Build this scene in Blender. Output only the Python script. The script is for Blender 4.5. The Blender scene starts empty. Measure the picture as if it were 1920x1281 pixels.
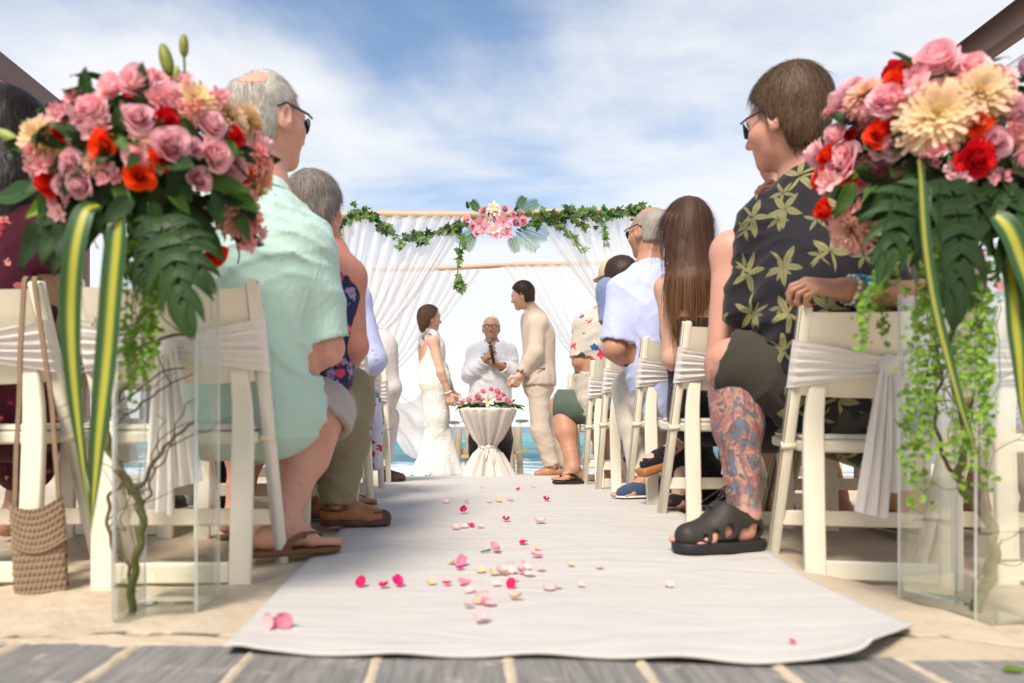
import bpy, math, random
import numpy as np
from mathutils import Vector, Matrix, noise as mnoise

SC = bpy.context.scene
COL = SC.collection
random.seed(7)
rng = np.random.default_rng(11)
R = math.radians
CZ, F, CX, HY = 0.43, 1300.0, 865.0, 800.0     # camera height, focal length in photo pixels, principal point


def P(px, py, Y):
    """the place at distance Y seen at (px, py) of the photograph, measured once for building"""
    return np.array([(px - CX) * Y / F, Y, CZ - (py - HY) * Y / F])


# ---------------------------------------------------------------- camera, sky, sun, exposure
cam_d = bpy.data.cameras.new('camera')
cam = bpy.data.objects.new('camera', cam_d)
COL.objects.link(cam)
cam.location = (0, 0, CZ)
cam.rotation_euler = (R(90), 0, 0)
cam_d.sensor_width = 36.0
cam_d.lens = 36.0 * F / 1920.0
cam_d.shift_x = (960.0 - CX) / 1920.0
cam_d.shift_y = (HY - 640.5) / 1920.0
cam_d.clip_start, cam_d.clip_end = 0.05, 9000.0
cam_d.dof.use_dof = True
cam_d.dof.focus_distance = 5.0
cam_d.dof.aperture_fstop = 2.3
SC.camera = cam

SUN_EL, SUN_AZ = 49.0, 203.0      # degrees; azimuth from +Y clockwise: behind the camera, a little left
world = bpy.data.worlds.new('World')
SC.world = world
world.use_nodes = True
wn, wl = world.node_tree.nodes, world.node_tree.links
wn.clear()
w_out = wn.new('ShaderNodeOutputWorld')
w_bg = wn.new('ShaderNodeBackground')
w_bg.inputs['Strength'].default_value = 0.125
sky = wn.new('ShaderNodeTexSky')
sky.sky_type = 'NISHITA'
sky.sun_disc = False
sky.sun_elevation = R(SUN_EL)
sky.sun_rotation = R(SUN_AZ)
sky.air_density = 1.15
sky.dust_density = 0.25
sky.ozone_density = 1.5
tc = wn.new('ShaderNodeTexCoord')
sep = wn.new('ShaderNodeSeparateXYZ')
wl.new(tc.outputs['Generated'], sep.inputs[0])


def wmath(op, a, b=None, c=None, clamp=False):
    n = wn.new('ShaderNodeMath')
    n.operation = op
    n.use_clamp = clamp
    for i, v in enumerate((a, b, c)):
        if v is None:
            continue
        if isinstance(v, (int, float)):
            n.inputs[i].default_value = v
        else:
            wl.new(v, n.inputs[i])
    return n.outputs[0]


# clouds lie on a flat layer overhead: direction divided by its height
zz = wmath('MAXIMUM', sep.outputs['Z'], 0.0)
zden = wmath('ADD', zz, 0.16)
cu = wmath('DIVIDE', sep.outputs['X'], zden)
cv = wmath('DIVIDE', sep.outputs['Y'], zden)
comb = wn.new('ShaderNodeCombineXYZ')
wl.new(cu, comb.inputs[0])
wl.new(cv, comb.inputs[1])


def wnoise(scale, sx, sy, off, detail, rough=0.55, dist=0.6):
    mp = wn.new('ShaderNodeMapping')
    mp.inputs['Scale'].default_value = (sx, sy, 1)
    mp.inputs['Location'].default_value = off
    wl.new(comb.outputs[0], mp.inputs[0])
    n = wn.new('ShaderNodeTexNoise')
    n.inputs['Scale'].default_value = scale
    n.inputs['Detail'].default_value = detail
    n.inputs['Roughness'].default_value = rough
    n.inputs['Distortion'].default_value = dist
    wl.new(mp.outputs[0], n.inputs['Vector'])
    return n.outputs['Fac']


n1 = wnoise(0.8, 0.85, 1.2, (3.1, 1.7, 0), 7, 0.5, 0.5)
n2 = wnoise(2.2, 0.8, 1.3, (0.4, 5.2, 0), 8, 0.6, 0.4)
nz = wmath('ADD', wmath('MULTIPLY', n1, 0.76), wmath('MULTIPLY', n2, 0.24))
# thin cloud piles up towards the horizon, as a layer seen edge-on does
horiz = wmath('POWER', wmath('SUBTRACT', 1.0, zz, clamp=True), 3.2)
cov = wmath('ADD', nz, wmath('MULTIPLY', horiz, 0.60))
mr = wn.new('ShaderNodeMapRange')
mr.interpolation_type = 'SMOOTHSTEP'
mr.inputs['From Min'].default_value = 0.46
mr.inputs['From Max'].default_value = 0.70
wl.new(cov, mr.inputs['Value'])
cmix = wn.new('ShaderNodeMix')
cmix.data_type = 'RGBA'
wl.new(wmath('MULTIPLY', mr.outputs[0], 0.93), cmix.inputs['Factor'])
wl.new(sky.outputs[0], cmix.inputs['A'])
cmix.inputs['B'].default_value = (5.3, 5.35, 5.45, 1)
wl.new(cmix.outputs['Result'], w_bg.inputs['Color'])
wl.new(w_bg.outputs[0], w_out.inputs['Surface'])

sun_d = bpy.data.lights.new('sun', 'SUN')
sun_d.energy = 3.5
sun_d.angle = R(17)
sun_d.color = (1.0, 0.91, 0.78)
sun = bpy.data.objects.new('sun', sun_d)
COL.objects.link(sun)
az = R(SUN_AZ)
to_sun = Vector((math.sin(az) * math.cos(R(SUN_EL)), math.cos(az) * math.cos(R(SUN_EL)), math.sin(R(SUN_EL))))
sun.rotation_euler = to_sun.to_track_quat('Z', 'Y').to_euler()
sun.location = (0, 0, 20)

SC.view_settings.view_transform = 'Standard'
SC.view_settings.look = 'None'
SC.view_settings.gamma = 1.0
SC.view_settings.exposure = 0.58
SC.view_settings.use_curve_mapping = False
SC.cycles.use_denoising = True
SC.cycles.max_bounces = 10
SC.cycles.transparent_max_bounces = 24
SC.cycles.transmission_bounces = 10
SC.cycles.caustics_reflective = False
SC.cycles.caustics_refractive = False


# ---------------------------------------------------------------- helpers: materials
def lin(r, g, b):
    f = lambda c: (c / 255.0) / 12.92 if c <= 10 else ((c / 255.0 + 0.055) / 1.055) ** 2.4
    return (f(r), f(g), f(b), 1.0)


class NT:
    def __init__(s, name):
        s.m = bpy.data.materials.new(name)
        s.m.use_nodes = True
        s.n, s.l = s.m.node_tree.nodes, s.m.node_tree.links
        s.n.clear()
        s.out = s.n.new('ShaderNodeOutputMaterial')
        s.tc = None

    def coord(s, kind='Object'):
        if s.tc is None:
            s.tc = s.n.new('ShaderNodeTexCoord')
        return s.tc.outputs[kind]

    def put(s, inp, v):
        if isinstance(v, (int, float, tuple, list)):
            inp.default_value = v
        else:
            s.l.new(v, inp)

    def math(s, op, a, b=None, c=None, clamp=False):
        n = s.n.new('ShaderNodeMath')
        n.operation = op
        n.use_clamp = clamp
        for i, v in enumerate((a, b, c)):
            if v is not None:
                s.put(n.inputs[i], v)
        return n.outputs[0]

    def map(s, vec, scale=(1, 1, 1), loc=(0, 0, 0), rot=(0, 0, 0)):
        n = s.n.new('ShaderNodeMapping')
        n.inputs['Scale'].default_value = scale
        n.inputs['Location'].default_value = loc
        n.inputs['Rotation'].default_value = rot
        s.l.new(vec, n.inputs[0])
        return n.outputs[0]

    def noise(s, vec, scale, detail=4, rough=0.55, dist=0.0, out='Fac'):
        n = s.n.new('ShaderNodeTexNoise')
        n.inputs['Scale'].default_value = scale
        n.inputs['Detail'].default_value = detail
        n.inputs['Roughness'].default_value = rough
        n.inputs['Distortion'].default_value = dist
        s.l.new(vec, n.inputs['Vector'])
        return n.outputs[out]

    def ramp(s, fac, stops, interp='LINEAR'):
        n = s.n.new('ShaderNodeValToRGB')
        n.color_ramp.interpolation = interp
        e = n.color_ramp.elements
        while len(e) < len(stops):
            e.new(0.5)
        for i, (p, c) in enumerate(stops):
            e[i].position = p
            e[i].color = c
        s.l.new(fac, n.inputs[0])
        return n.outputs[0]

    def mix(s, fac, a, b, mode='MIX'):
        n = s.n.new('ShaderNodeMix')
        n.data_type = 'RGBA'
        n.blend_type = mode
        s.put(n.inputs['Factor'], fac)
        s.put(n.inputs['A'], a)
        s.put(n.inputs['B'], b)
        return n.outputs['Result']

    def step(s, v, lo, hi):
        n = s.n.new('ShaderNodeMapRange')
        n.interpolation_type = 'SMOOTHSTEP'
        n.inputs['From Min'].default_value = lo
        n.inputs['From Max'].default_value = hi
        s.l.new(v, n.inputs['Value'])
        return n.outputs[0]

    def bump(s, h, strength=0.3, dist=0.01):
        n = s.n.new('ShaderNodeBump')
        n.inputs['Strength'].default_value = strength
        n.inputs['Distance'].default_value = dist
        s.l.new(h, n.inputs['Height'])
        return n.outputs[0]

    def princ(s, col, rough=0.6, spec=0.4, normal=None, sss=0.0, sheen=0.0, trans=0.0):
        n = s.n.new('ShaderNodeBsdfPrincipled')
        s.put(n.inputs['Base Color'], col)
        s.put(n.inputs['Roughness'], rough)
        n.inputs['Specular IOR Level'].default_value = spec
        if normal is not None:
            s.l.new(normal, n.inputs['Normal'])
        if sss:
            n.inputs['Subsurface Weight'].default_value = sss
            n.inputs['Subsurface Radius'].default_value = (1.0, 0.35, 0.2)
            n.inputs['Subsurface Scale'].default_value = 0.012
        if sheen:
            n.inputs['Sheen Weight'].default_value = sheen
        return n.outputs[0]

    def leafy(s, col, amount, rough=0.5, spec=0.3, normal=None):
        a = s.princ(col, rough, spec, normal)
        t = s.n.new('ShaderNodeBsdfTranslucent')
        s.put(t.inputs[0], col)
        m = s.n.new('ShaderNodeMixShader')
        m.inputs[0].default_value = amount
        s.l.new(a, m.inputs[1])
        s.l.new(t.outputs[0], m.inputs[2])
        return m.outputs[0]

    def done(s, sh):
        s.l.new(sh, s.out.inputs['Surface'])
        return s.m


def simple(name, col, rough=0.6, var=0.12, vscale=9.0, bscale=0.0, bstr=0.3, bdist=0.003, spec=0.4, sss=0.0, sheen=0.0,
           trans=0.0, stretch=(1, 1, 1)):
    t = NT(name)
    v = t.map(t.coord(), stretch)
    n = t.noise(v, vscale, 5, 0.6)
    lo = tuple(c * (1 - var) for c in col[:3]) + (1,)
    hi = tuple(min(1, c * (1 + var)) for c in col[:3]) + (1,)
    c = t.mix(n, lo, hi)
    nrm = None
    if bscale:
        nrm = t.bump(t.noise(v, bscale, 4, 0.6), bstr, bdist)
    if trans:
        return t.done(t.leafy(c, trans, rough, spec, nrm))
    return t.done(t.princ(c, rough, spec, nrm, sss, sheen))


def cloth_mat(name, col, weave=420.0, var=0.08, sheen=0.15, rough=0.85, trans=0.0):
    t = NT(name)
    v = t.coord()
    n = t.noise(v, 6, 5, 0.6)
    fine = t.noise(t.map(v, (1, 1, 0.35)), weave, 2, 0.5)
    c = t.mix(n, tuple(x * (1 - var) for x in col[:3]) + (1,), tuple(min(1, x * (1 + var)) for x in col[:3]) + (1,))
    c = t.mix(t.math('MULTIPLY', fine, 0.22), c, tuple(x * 0.72 for x in col[:3]) + (1,))
    soft = t.noise(t.map(v, (1, 1, 0.6), rot=(0.4, 0.2, 0.5)), 26, 3, 0.5, 1.2)
    h = t.math('ADD', t.math('MULTIPLY', soft, 1.0), t.math('MULTIPLY', fine, 0.12))
    nrm = t.bump(h, 0.6, 0.007)
    if trans:
        return t.done(t.leafy(c, trans, rough, 0.15, nrm))
    return t.done(t.princ(c, rough, 0.2, nrm, 0, sheen))


def skin_mat(name, col, red=0.35, rough=0.5):
    t = NT(name)
    v = t.coord()
    n = t.noise(v, 14, 4, 0.6)
    n2 = t.noise(v, 60, 3, 0.6)
    c = t.mix(t.math('MULTIPLY', n, red), col, (col[0] * 1.0, col[1] * 0.62, col[2] * 0.52, 1))
    c = t.mix(t.math('MULTIPLY', t.step(t.noise(v, 5, 4, 0.6), 0.45, 0.7), red * 0.8), c, (col[0] * 0.92, col[1] * 0.66, col[2] * 0.6, 1))
    c = t.mix(t.math('MULTIPLY', t.step(n2, 0.56, 0.72), 0.38), c, (col[0] * 0.6, col[1] * 0.45, col[2] * 0.38, 1))
    return t.done(t.princ(c, rough, 0.35, t.bump(t.math('ADD', t.noise(v, 260, 3, 0.6), t.math('MULTIPLY', t.noise(v, 34, 4, 0.6), 2.0)), 0.22, 0.0016), 0.12))


# ---------------------------------------------------------------- helpers: objects
def tag(o, label=None, cat=None, group=None, kind=None):
    for k, v in (('label', label), ('category', cat), ('group', group), ('kind', kind)):
        if v is not None:
            o[k] = v
    return o


BASE = {}


def thing(name, label, cat, loc=(0, 0, 0), group=None, rz=0.0):
    o = bpy.data.objects.new(name, None)
    o.empty_display_size = 0.1
    COL.objects.link(o)
    o.location = tuple(float(v) for v in loc)
    o.rotation_euler = (0, 0, rz)
    BASE[o.name] = np.array(loc, float) if rz == 0 else np.zeros(3)
    return tag(o, label, cat, group)


def base_of(parent):
    p = parent
    while p is not None and p.parent is not None:
        p = p.parent
    if p is None:
        return np.zeros(3)
    return BASE.get(p.name, np.array(p.location, float))


def link_mesh(name, me, parent=None):
    o = bpy.data.objects.new(name, me)
    COL.objects.link(o)
    if parent is not None:
        o.parent = parent
    return o


def copy_tree(o, parent=None):
    c = o.copy()
    COL.objects.link(c)
    if parent is not None:
        c.parent = parent
    for ch in list(o.children):
        copy_tree(ch, c)
    return c


def raw_mesh(name, V, faces, mats, smooth=True, midx=None, uv=None, off=None):
    """V (n,3); faces: list of index tuples or (m,4) array"""
    me = bpy.data.meshes.new(name)
    V = np.asarray(V, dtype=np.float64)
    if off is not None:
        V = V - off
    if isinstance(faces, np.ndarray):
        m, k = faces.shape
        me.vertices.add(len(V))
        me.vertices.foreach_set('co', V.astype(np.float32).ravel())
        me.loops.add(m * k)
        me.loops.foreach_set('vertex_index', faces.astype(np.int32).ravel())
        me.polygons.add(m)
        me.polygons.foreach_set('loop_start', np.arange(0, m * k, k, dtype=np.int32))
        me.update(calc_edges=True)
    else:
        me.from_pydata(V.tolist(), [], faces)
        me.update()
    for mt in (mats if isinstance(mats, (list, tuple)) else [mats]):
        me.materials.append(mt)
    if smooth:
        me.polygons.foreach_set('use_smooth', np.ones(len(me.polygons), dtype=bool))
    if midx is not None:
        me.polygons.foreach_set('material_index', np.asarray(midx, dtype=np.int32))
    if uv is not None:
        lay = me.uv_layers.new(name='UVMap')
        li = np.empty(len(me.loops), dtype=np.int32)
        me.loops.foreach_get('vertex_index', li)
        lay.data.foreach_set('uv', np.asarray(uv, dtype=np.float32)[li].ravel())
    return me


def norm(v):
    v = np.asarray(v, float)
    return v / max(np.linalg.norm(v), 1e-9)


def catmull(pts, n=6):
    p = np.asarray(pts, float)
    if len(p) < 3:
        t = np.linspace(0, 1, n + 1)[:, None]
        return p[0] * (1 - t) + p[-1] * t
    q = np.vstack([2 * p[0] - p[1], p, 2 * p[-1] - p[-2]])
    out = []
    for i in range(1, len(q) - 2):
        for j in range(n):
            t = j / n
            out.append(0.5 * ((2 * q[i]) + (-q[i - 1] + q[i + 1]) * t + (2 * q[i - 1] - 5 * q[i] + 4 * q[i + 1] - q[i + 2]) * t * t
                              + (-q[i - 1] + 3 * q[i] - 3 * q[i + 1] + q[i + 2]) * t ** 3))
    out.append(p[-1])
    return np.array(out)


class MB:
    """collects shapes into one mesh"""

    def __init__(s):
        s.v, s.f, s.m, s.uv, s.n = [], [], [], [], 0

    def add(s, V, faces, mi=0, uv=None):
        V = np.asarray(V, float)
        s.v.append(V)
        s.uv.append(np.zeros((len(V), 2)) if uv is None else np.asarray(uv, float))
        for f in faces:
            s.f.append(tuple(int(i) + s.n for i in f))
            s.m.append(mi)
        s.n += len(V)
        return s

    def box(s, c, size, rot=None, mi=0, bev=0.0):
        hx, hy, hz = [x / 2 for x in size]
        if bev <= 0:
            V = np.array([[x, y, z] for x in (-hx, hx) for y in (-hy, hy) for z in (-hz, hz)])
            Fc = [(0, 1, 3, 2), (4, 6, 7, 5), (0, 4, 5, 1), (2, 3, 7, 6), (0, 2, 6, 4), (1, 5, 7, 3)]
        else:
            V = []
            for sx in (-1, 1):
                for sy in (-1, 1):
                    for sz in (-1, 1):
                        for ax in range(3):
                            q = [sx * (hx - bev), sy * (hy - bev), sz * (hz - bev)]
                            q[ax] += (sx, sy, sz)[ax] * bev
                            V.append(q)
            V = np.array(V)
            idx = lambda a, b, c_, ax: ((a * 2 + b) * 2 + c_) * 3 + ax
            Fc = []
            Fc += [tuple(idx(0, b, c_, 0) for b, c_ in ((0, 0), (0, 1), (1, 1), (1, 0)))]
            Fc += [tuple(idx(1, b, c_, 0) for b, c_ in ((0, 0), (1, 0), (1, 1), (0, 1)))]
            Fc += [tuple(idx(a, 0, c_, 1) for a, c_ in ((0, 0), (1, 0), (1, 1), (0, 1)))]
            Fc += [tuple(idx(a, 1, c_, 1) for a, c_ in ((0, 0), (0, 1), (1, 1), (1, 0)))]
            Fc += [tuple(idx(a, b, 0, 2) for a, b in ((0, 0), (0, 1), (1, 1), (1, 0)))]
            Fc += [tuple(idx(a, b, 1, 2) for a, b in ((0, 0), (1, 0), (1, 1), (0, 1)))]
            for a in (0, 1):
                for b in (0, 1):
                    Fc.append((idx(a, b, 0, 0), idx(a, b, 1, 0), idx(a, b, 1, 1), idx(a, b, 0, 1)))
                    Fc.append((idx(a, 0, b, 0), idx(a, 1, b, 0), idx(a, 1, b, 2), idx(a, 0, b, 2)))
                    Fc.append((idx(0, a, b, 1), idx(1, a, b, 1), idx(1, a, b, 2), idx(0, a, b, 2)))
                    for c_ in (0, 1):
                        Fc.append((idx(a, b, c_, 0), idx(a, b, c_, 1), idx(a, b, c_, 2)))
        if rot is not None:
            V = V @ np.asarray(rot, float).T
        return s.add(V + np.asarray(c, float), Fc, mi)

    def bar(s, a, b, w, t, side=(1, 0, 0), mi=0, bev=0.0):
        """box between two points, w wide along `side`, t thick"""
        a, b = np.asarray(a, float), np.asarray(b, float)
        z = norm(b - a)
        x = np.asarray(side, float)
        x = norm(x - z * np.dot(x, z))
        y = np.cross(z, x)
        return s.box((a + b) / 2, (w, t, np.linalg.norm(b - a)), np.column_stack([x, y, z]), mi, bev)

    def tube(s, pts, rad, seg=7, mi=0, caps=True):
        p = np.asarray(pts, float)
        n = len(p)
        r = np.full(n, rad) if np.isscalar(rad) else np.interp(np.linspace(0, 1, n), np.linspace(0, 1, len(rad)), rad)
        t = np.gradient(p, axis=0)
        up = np.array([0.13, 0.21, 1.0]) if abs(norm(t[0])[2]) < 0.9 else np.array([1.0, 0.1, 0.05])
        V, uv = [], []
        a0 = None
        for i in range(n):
            d = norm(t[i])
            x = np.cross(d, up) if a0 is None else a0 - d * np.dot(a0, d)
            x = norm(x)
            a0 = x
            y = np.cross(d, x)
            for k in range(seg):
                an = 2 * math.pi * k / seg
                V.append(p[i] + r[i] * (math.cos(an) * x + math.sin(an) * y))
                uv.append((k / seg, i / max(1, n - 1)))
        Fc = [(i * seg + k, i * seg + (k + 1) % seg, (i + 1) * seg + (k + 1) % seg, (i + 1) * seg + k)
              for i in range(n - 1) for k in range(seg)]
        if caps:
            Fc += [tuple(range(seg - 1, -1, -1)), tuple(range((n - 1) * seg, n * seg))]
        return s.add(V, Fc, mi, uv)

    def grid(s, G, mi=0, flip=False):
        """G (nu,nv,3) sheet"""
        G = np.asarray(G, float)
        nu, nv = G.shape[:2]
        uu, vv = np.meshgrid(np.linspace(0, 1, nu), np.linspace(0, 1, nv), indexing='ij')
        Fc = []
        for i in range(nu - 1):
            for j in range(nv - 1):
                q = (i * nv + j, (i + 1) * nv + j, (i + 1) * nv + j + 1, i * nv + j + 1)
                Fc.append(q[::-1] if flip else q)
        return s.add(G.reshape(-1, 3), Fc, mi, np.stack([uu.ravel(), vv.ravel()], 1))

    def ball(s, c, r, seg=10, rings=6, mi=0, axes=None):
        V, Fc = [], []
        A = np.eye(3) if axes is None else np.asarray(axes, float)
        rr = np.array([r, r, r], float) if np.isscalar(r) else np.asarray(r, float)
        for i in range(rings + 1):
            th = math.pi * i / rings
            for k in range(seg):
                ph = 2 * math.pi * k / seg
                q = np.array([math.sin(th) * math.cos(ph), math.sin(th) * math.sin(ph), math.cos(th)]) * rr
                V.append(np.asarray(c, float) + A @ q)
        for i in range(rings):
            for k in range(seg):
                Fc.append((i * seg + k, (i + 1) * seg + k, (i + 1) * seg + (k + 1) % seg, i * seg + (k + 1) % seg))
        return s.add(V, Fc, mi)

    def lathe(s, c, prof, seg=20, mi=0):
        V, Fc = [], []
        for (r, z) in prof:
            for k in range(seg):
                a = 2 * math.pi * k / seg
                V.append((c[0] + r * math.cos(a), c[1] + r * math.sin(a), c[2] + z))
        n = len(prof)
        for i in range(n - 1):
            for k in range(seg):
                Fc.append((i * seg + k, i * seg + (k + 1) % seg, (i + 1) * seg + (k + 1) % seg, (i + 1) * seg + k))
        return s.add(V, Fc, mi)

    def mesh(s, name, mats, smooth=True, off=None):
        return raw_mesh(name, np.vstack(s.v), s.f, mats, smooth, s.m, np.vstack(s.uv), off)

    def build(s, name, mats, parent=None, smooth=True, abs_coords=True):
        off = base_of(parent) if (parent is not None and abs_coords) else None
        return link_mesh(name, s.mesh(name, mats, smooth, off), parent)


def frame_from(n, spin=0.0):
    z = norm(n)
    x = np.cross((0, 0, 1), z)
    if np.linalg.norm(x) < 1e-3:
        x = np.array([1.0, 0, 0])
    x = norm(x)
    y = np.cross(z, x)
    c, s_ = math.cos(spin), math.sin(spin)
    return np.column_stack([c * x + s_ * y, -s_ * x + c * y, z])


def place(me, name, parent, loc, n, spin=0.0, scale=1.0):
    """a part that shares mesh data, set at a place in the thing's own frame"""
    o = link_mesh(name, me, parent)
    A = frame_from(n, spin)
    M = Matrix(A.tolist()).to_4x4()
    sc = (scale,) * 3 if np.isscalar(scale) else scale
    o.matrix_local = Matrix.Translation(Vector((np.asarray(loc) - base_of(parent)).tolist())) @ M @ Matrix.Diagonal((*sc, 1))
    return o
# ---------------------------------------------------------------- signed-distance figures turned into meshes
class Field:
    def __init__(s, lo, hi, h):
        s.h = h
        s.lo = np.asarray(lo, float) - 3 * h
        n = np.ceil((np.asarray(hi) + 3 * h - s.lo) / h).astype(int) + 1
        s.n = n
        s.ax = [s.lo[i] + h * np.arange(n[i]) for i in range(3)]
        s.d = np.full(tuple(n), 0.5, dtype=np.float32)

    def window(s, lo, hi, pad):
        i0 = np.maximum(0, np.floor((lo - pad - s.lo) / s.h).astype(int))
        i1 = np.minimum(s.n, np.ceil((hi + pad - s.lo) / s.h).astype(int) + 1)
        if np.any(i1 <= i0):
            return None
        sl = tuple(slice(a, b) for a, b in zip(i0, i1))
        X = s.ax[0][sl[0]][:, None, None].astype(np.float32)
        Y = s.ax[1][sl[1]][None, :, None].astype(np.float32)
        Z = s.ax[2][sl[2]][None, None, :].astype(np.float32)
        return sl, X, Y, Z


def d_cone(X, Y, Z, a, b, ra, rb):
    ba = b - a
    l2 = max(float(ba @ ba), 1e-12)
    px, py, pz = X - a[0], Y - a[1], Z - a[2]
    t = np.clip((px * ba[0] + py * ba[1] + pz * ba[2]) / l2, 0, 1)
    return np.sqrt((px - ba[0] * t) ** 2 + (py - ba[1] * t) ** 2 + (pz - ba[2] * t) ** 2) - (ra + (rb - ra) * t)


def d_ell(X, Y, Z, c, A, r):
    px, py, pz = X - c[0], Y - c[1], Z - c[2]
    q = [(px * A[0, i] + py * A[1, i] + pz * A[2, i]) for i in range(3)]
    k0 = np.sqrt(sum((q[i] / r[i]) ** 2 for i in range(3)))
    k1 = np.sqrt(sum((q[i] / (r[i] * r[i])) ** 2 for i in range(3))) + 1e-9
    return k0 * (k0 - 1.0) / k1


def d_cyl(X, Y, Z, a, b, r):
    ba = b - a
    L = np.linalg.norm(ba)
    u = ba / L
    px, py, pz = X - a[0], Y - a[1], Z - a[2]
    t = px * u[0] + py * u[1] + pz * u[2]
    rad = np.sqrt(np.maximum(px * px + py * py + pz * pz - t * t, 0)) - r
    return np.maximum(rad, np.maximum(-t, t - L))


def d_box(X, Y, Z, c, A, r, rnd):
    px, py, pz = X - c[0], Y - c[1], Z - c[2]
    q = [np.abs(px * A[0, i] + py * A[1, i] + pz * A[2, i]) - (r[i] - rnd) for i in range(3)]
    out = np.sqrt(sum(np.maximum(v, 0) ** 2 for v in q))
    return out + np.minimum(np.maximum(np.maximum(q[0], q[1]), q[2]), 0) - rnd


# primitives: ('c',a,b,ra,rb,k) ('e',c,A,r,k) ('b',c,A,r,rnd,k); subtractive: same with leading '-'; ('-y',a,b,r)
def bounds(p):
    t = p[0].lstrip('-')
    if t == 'c':
        r = max(p[3], p[4])
        return np.minimum(p[1], p[2]) - r, np.maximum(p[1], p[2]) + r
    if t == 'y':
        return np.minimum(p[1], p[2]) - p[3], np.maximum(p[1], p[2]) + p[3]
    r = np.abs(p[2]) @ np.asarray(p[3])
    return p[1] - r, p[1] + r


def sdf_mesh(prims, h, disp=None, clips=(), smooth=1, lohi=None):
    if lohi is None:
        bs = [bounds(p) for p in prims if not p[0].startswith('-')]
        lo = np.min([b[0] for b in bs], axis=0) - 0.012
        hi = np.max([b[1] for b in bs], axis=0) + 0.012
    else:
        lo, hi = lohi
    fl = Field(lo, hi, h)
    for sub in (False, True):
        for p in prims:
            if p[0].startswith('-') != sub:
                continue
            t = p[0].lstrip('-')
            k = p[-1] if t != 'y' else 0.0
            bl, bh = bounds(p)
            w = fl.window(bl, bh, k + 3 * h)
            if w is None:
                continue
            sl, X, Y, Z = w
            if t == 'c':
                d = d_cone(X, Y, Z, p[1], p[2], p[3], p[4])
            elif t == 'e':
                d = d_ell(X, Y, Z, p[1], p[2], p[3])
            elif t == 'b':
                d = d_box(X, Y, Z, p[1], p[2], p[3], p[4])
            else:
                d = d_cyl(X, Y, Z, p[1], p[2], p[3])
            o = fl.d[sl]
            if not sub:
                if k > 0:
                    hh = np.maximum(k - np.abs(o - d), 0) / k
                    fl.d[sl] = np.minimum(o, d) - hh * hh * (k * 0.25)
                else:
                    fl.d[sl] = np.minimum(o, d)
            else:
                if k > 0:
                    hh = np.maximum(k - np.abs(o + d), 0) / k
                    fl.d[sl] = np.maximum(o, -d) + hh * hh * (k * 0.25)
                else:
                    fl.d[sl] = np.maximum(o, -d)
    X, Y, Z = np.meshgrid(*[a.astype(np.float32) for a in fl.ax], indexing='ij', sparse=True)
    if disp is not None:
        near = np.abs(fl.d) < 0.04
        ii = np.nonzero(near)
        pts = np.stack([fl.ax[0][ii[0]], fl.ax[1][ii[1]], fl.ax[2][ii[2]]], 1)
        fl.d[ii] += disp(pts).astype(np.float32)
    for c in clips:
        fl.d = np.maximum(fl.d, c(X, Y, Z).astype(np.float32))
    V, Q = surface_nets(fl.d, fl.lo, h)
    for _ in range(smooth):
        V = relax(V, Q)
    return V, Q


def surface_nets(d, lo, h):
    ins = d < 0
    nx, ny, nz = d.shape
    cnt = np.zeros((nx - 1, ny - 1, nz - 1), dtype=np.int8)
    for a in (0, 1):
        for b in (0, 1):
            for c in (0, 1):
                cnt += ins[a:nx - 1 + a, b:ny - 1 + b, c:nz - 1 + c]
    act = (cnt > 0) & (cnt < 8)
    ci = np.argwhere(act)
    if len(ci) == 0:
        return np.zeros((0, 3)), np.zeros((0, 4), int)
    ids = np.full(act.shape, -1, dtype=np.int64)
    ids[act] = np.arange(len(ci))
    acc = np.zeros((len(ci), 3))
    num = np.zeros(len(ci))
    cor = [(a, b, c) for a in (0, 1) for b in (0, 1) for c in (0, 1)]
    val = {q: d[ci[:, 0] + q[0], ci[:, 1] + q[1], ci[:, 2] + q[2]] for q in cor}
    for q in cor:
        for ax in range(3):
            if q[ax] == 0:
                q2 = list(q)
                q2[ax] = 1
                q2 = tuple(q2)
                a, b = val[q], val[q2]
                x = (a < 0) != (b < 0)
                t = np.where(x, a / np.where(x, a - b, 1), 0)
                pos = np.tile(np.array(q, float), (len(ci), 1))
                pos[:, ax] += t
                acc += pos * x[:, None]
                num += x
    V = lo + h * (ci + acc / num[:, None])
    quads = []
    for ax in range(3):
        u, v = (ax + 1) % 3, (ax + 2) % 3
        sl0 = [slice(None)] * 3
        sl1 = [slice(None)] * 3
        sl0[ax] = slice(0, -1)
        sl1[ax] = slice(1, None)
        x = ins[tuple(sl0)] != ins[tuple(sl1)]
        e = np.argwhere(x)
        ok = (e[:, u] > 0) & (e[:, v] > 0) & (e[:, u] < d.shape[u] - 1) & (e[:, v] < d.shape[v] - 1)
        e = e[ok]
        first = ins[e[:, 0], e[:, 1], e[:, 2]]
        c = []
        for (du, dv) in ((-1, -1), (0, -1), (0, 0), (-1, 0)):
            q = e.copy()
            q[:, u] += du
            q[:, v] += dv
            c.append(ids[q[:, 0], q[:, 1], q[:, 2]])
        c = np.stack(c, 1)
        c[~first] = c[~first][:, ::-1]
        quads.append(c)
    Q = np.vstack(quads)
    Q = Q[(Q >= 0).all(1)]
    return V, Q


def relax(V, Q):
    n = len(V)
    acc = np.zeros((n, 3))
    deg = np.zeros(n)
    for a, b in ((0, 1), (1, 2), (2, 3), (3, 0)):
        for c in range(3):
            acc[:, c] += np.bincount(Q[:, a], V[Q[:, b], c], n) + np.bincount(Q[:, b], V[Q[:, a], c], n)
        deg += np.bincount(Q[:, a], minlength=n) + np.bincount(Q[:, b], minlength=n)
    return 0.45 * V + 0.55 * acc / np.maximum(deg, 1)[:, None]


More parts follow.
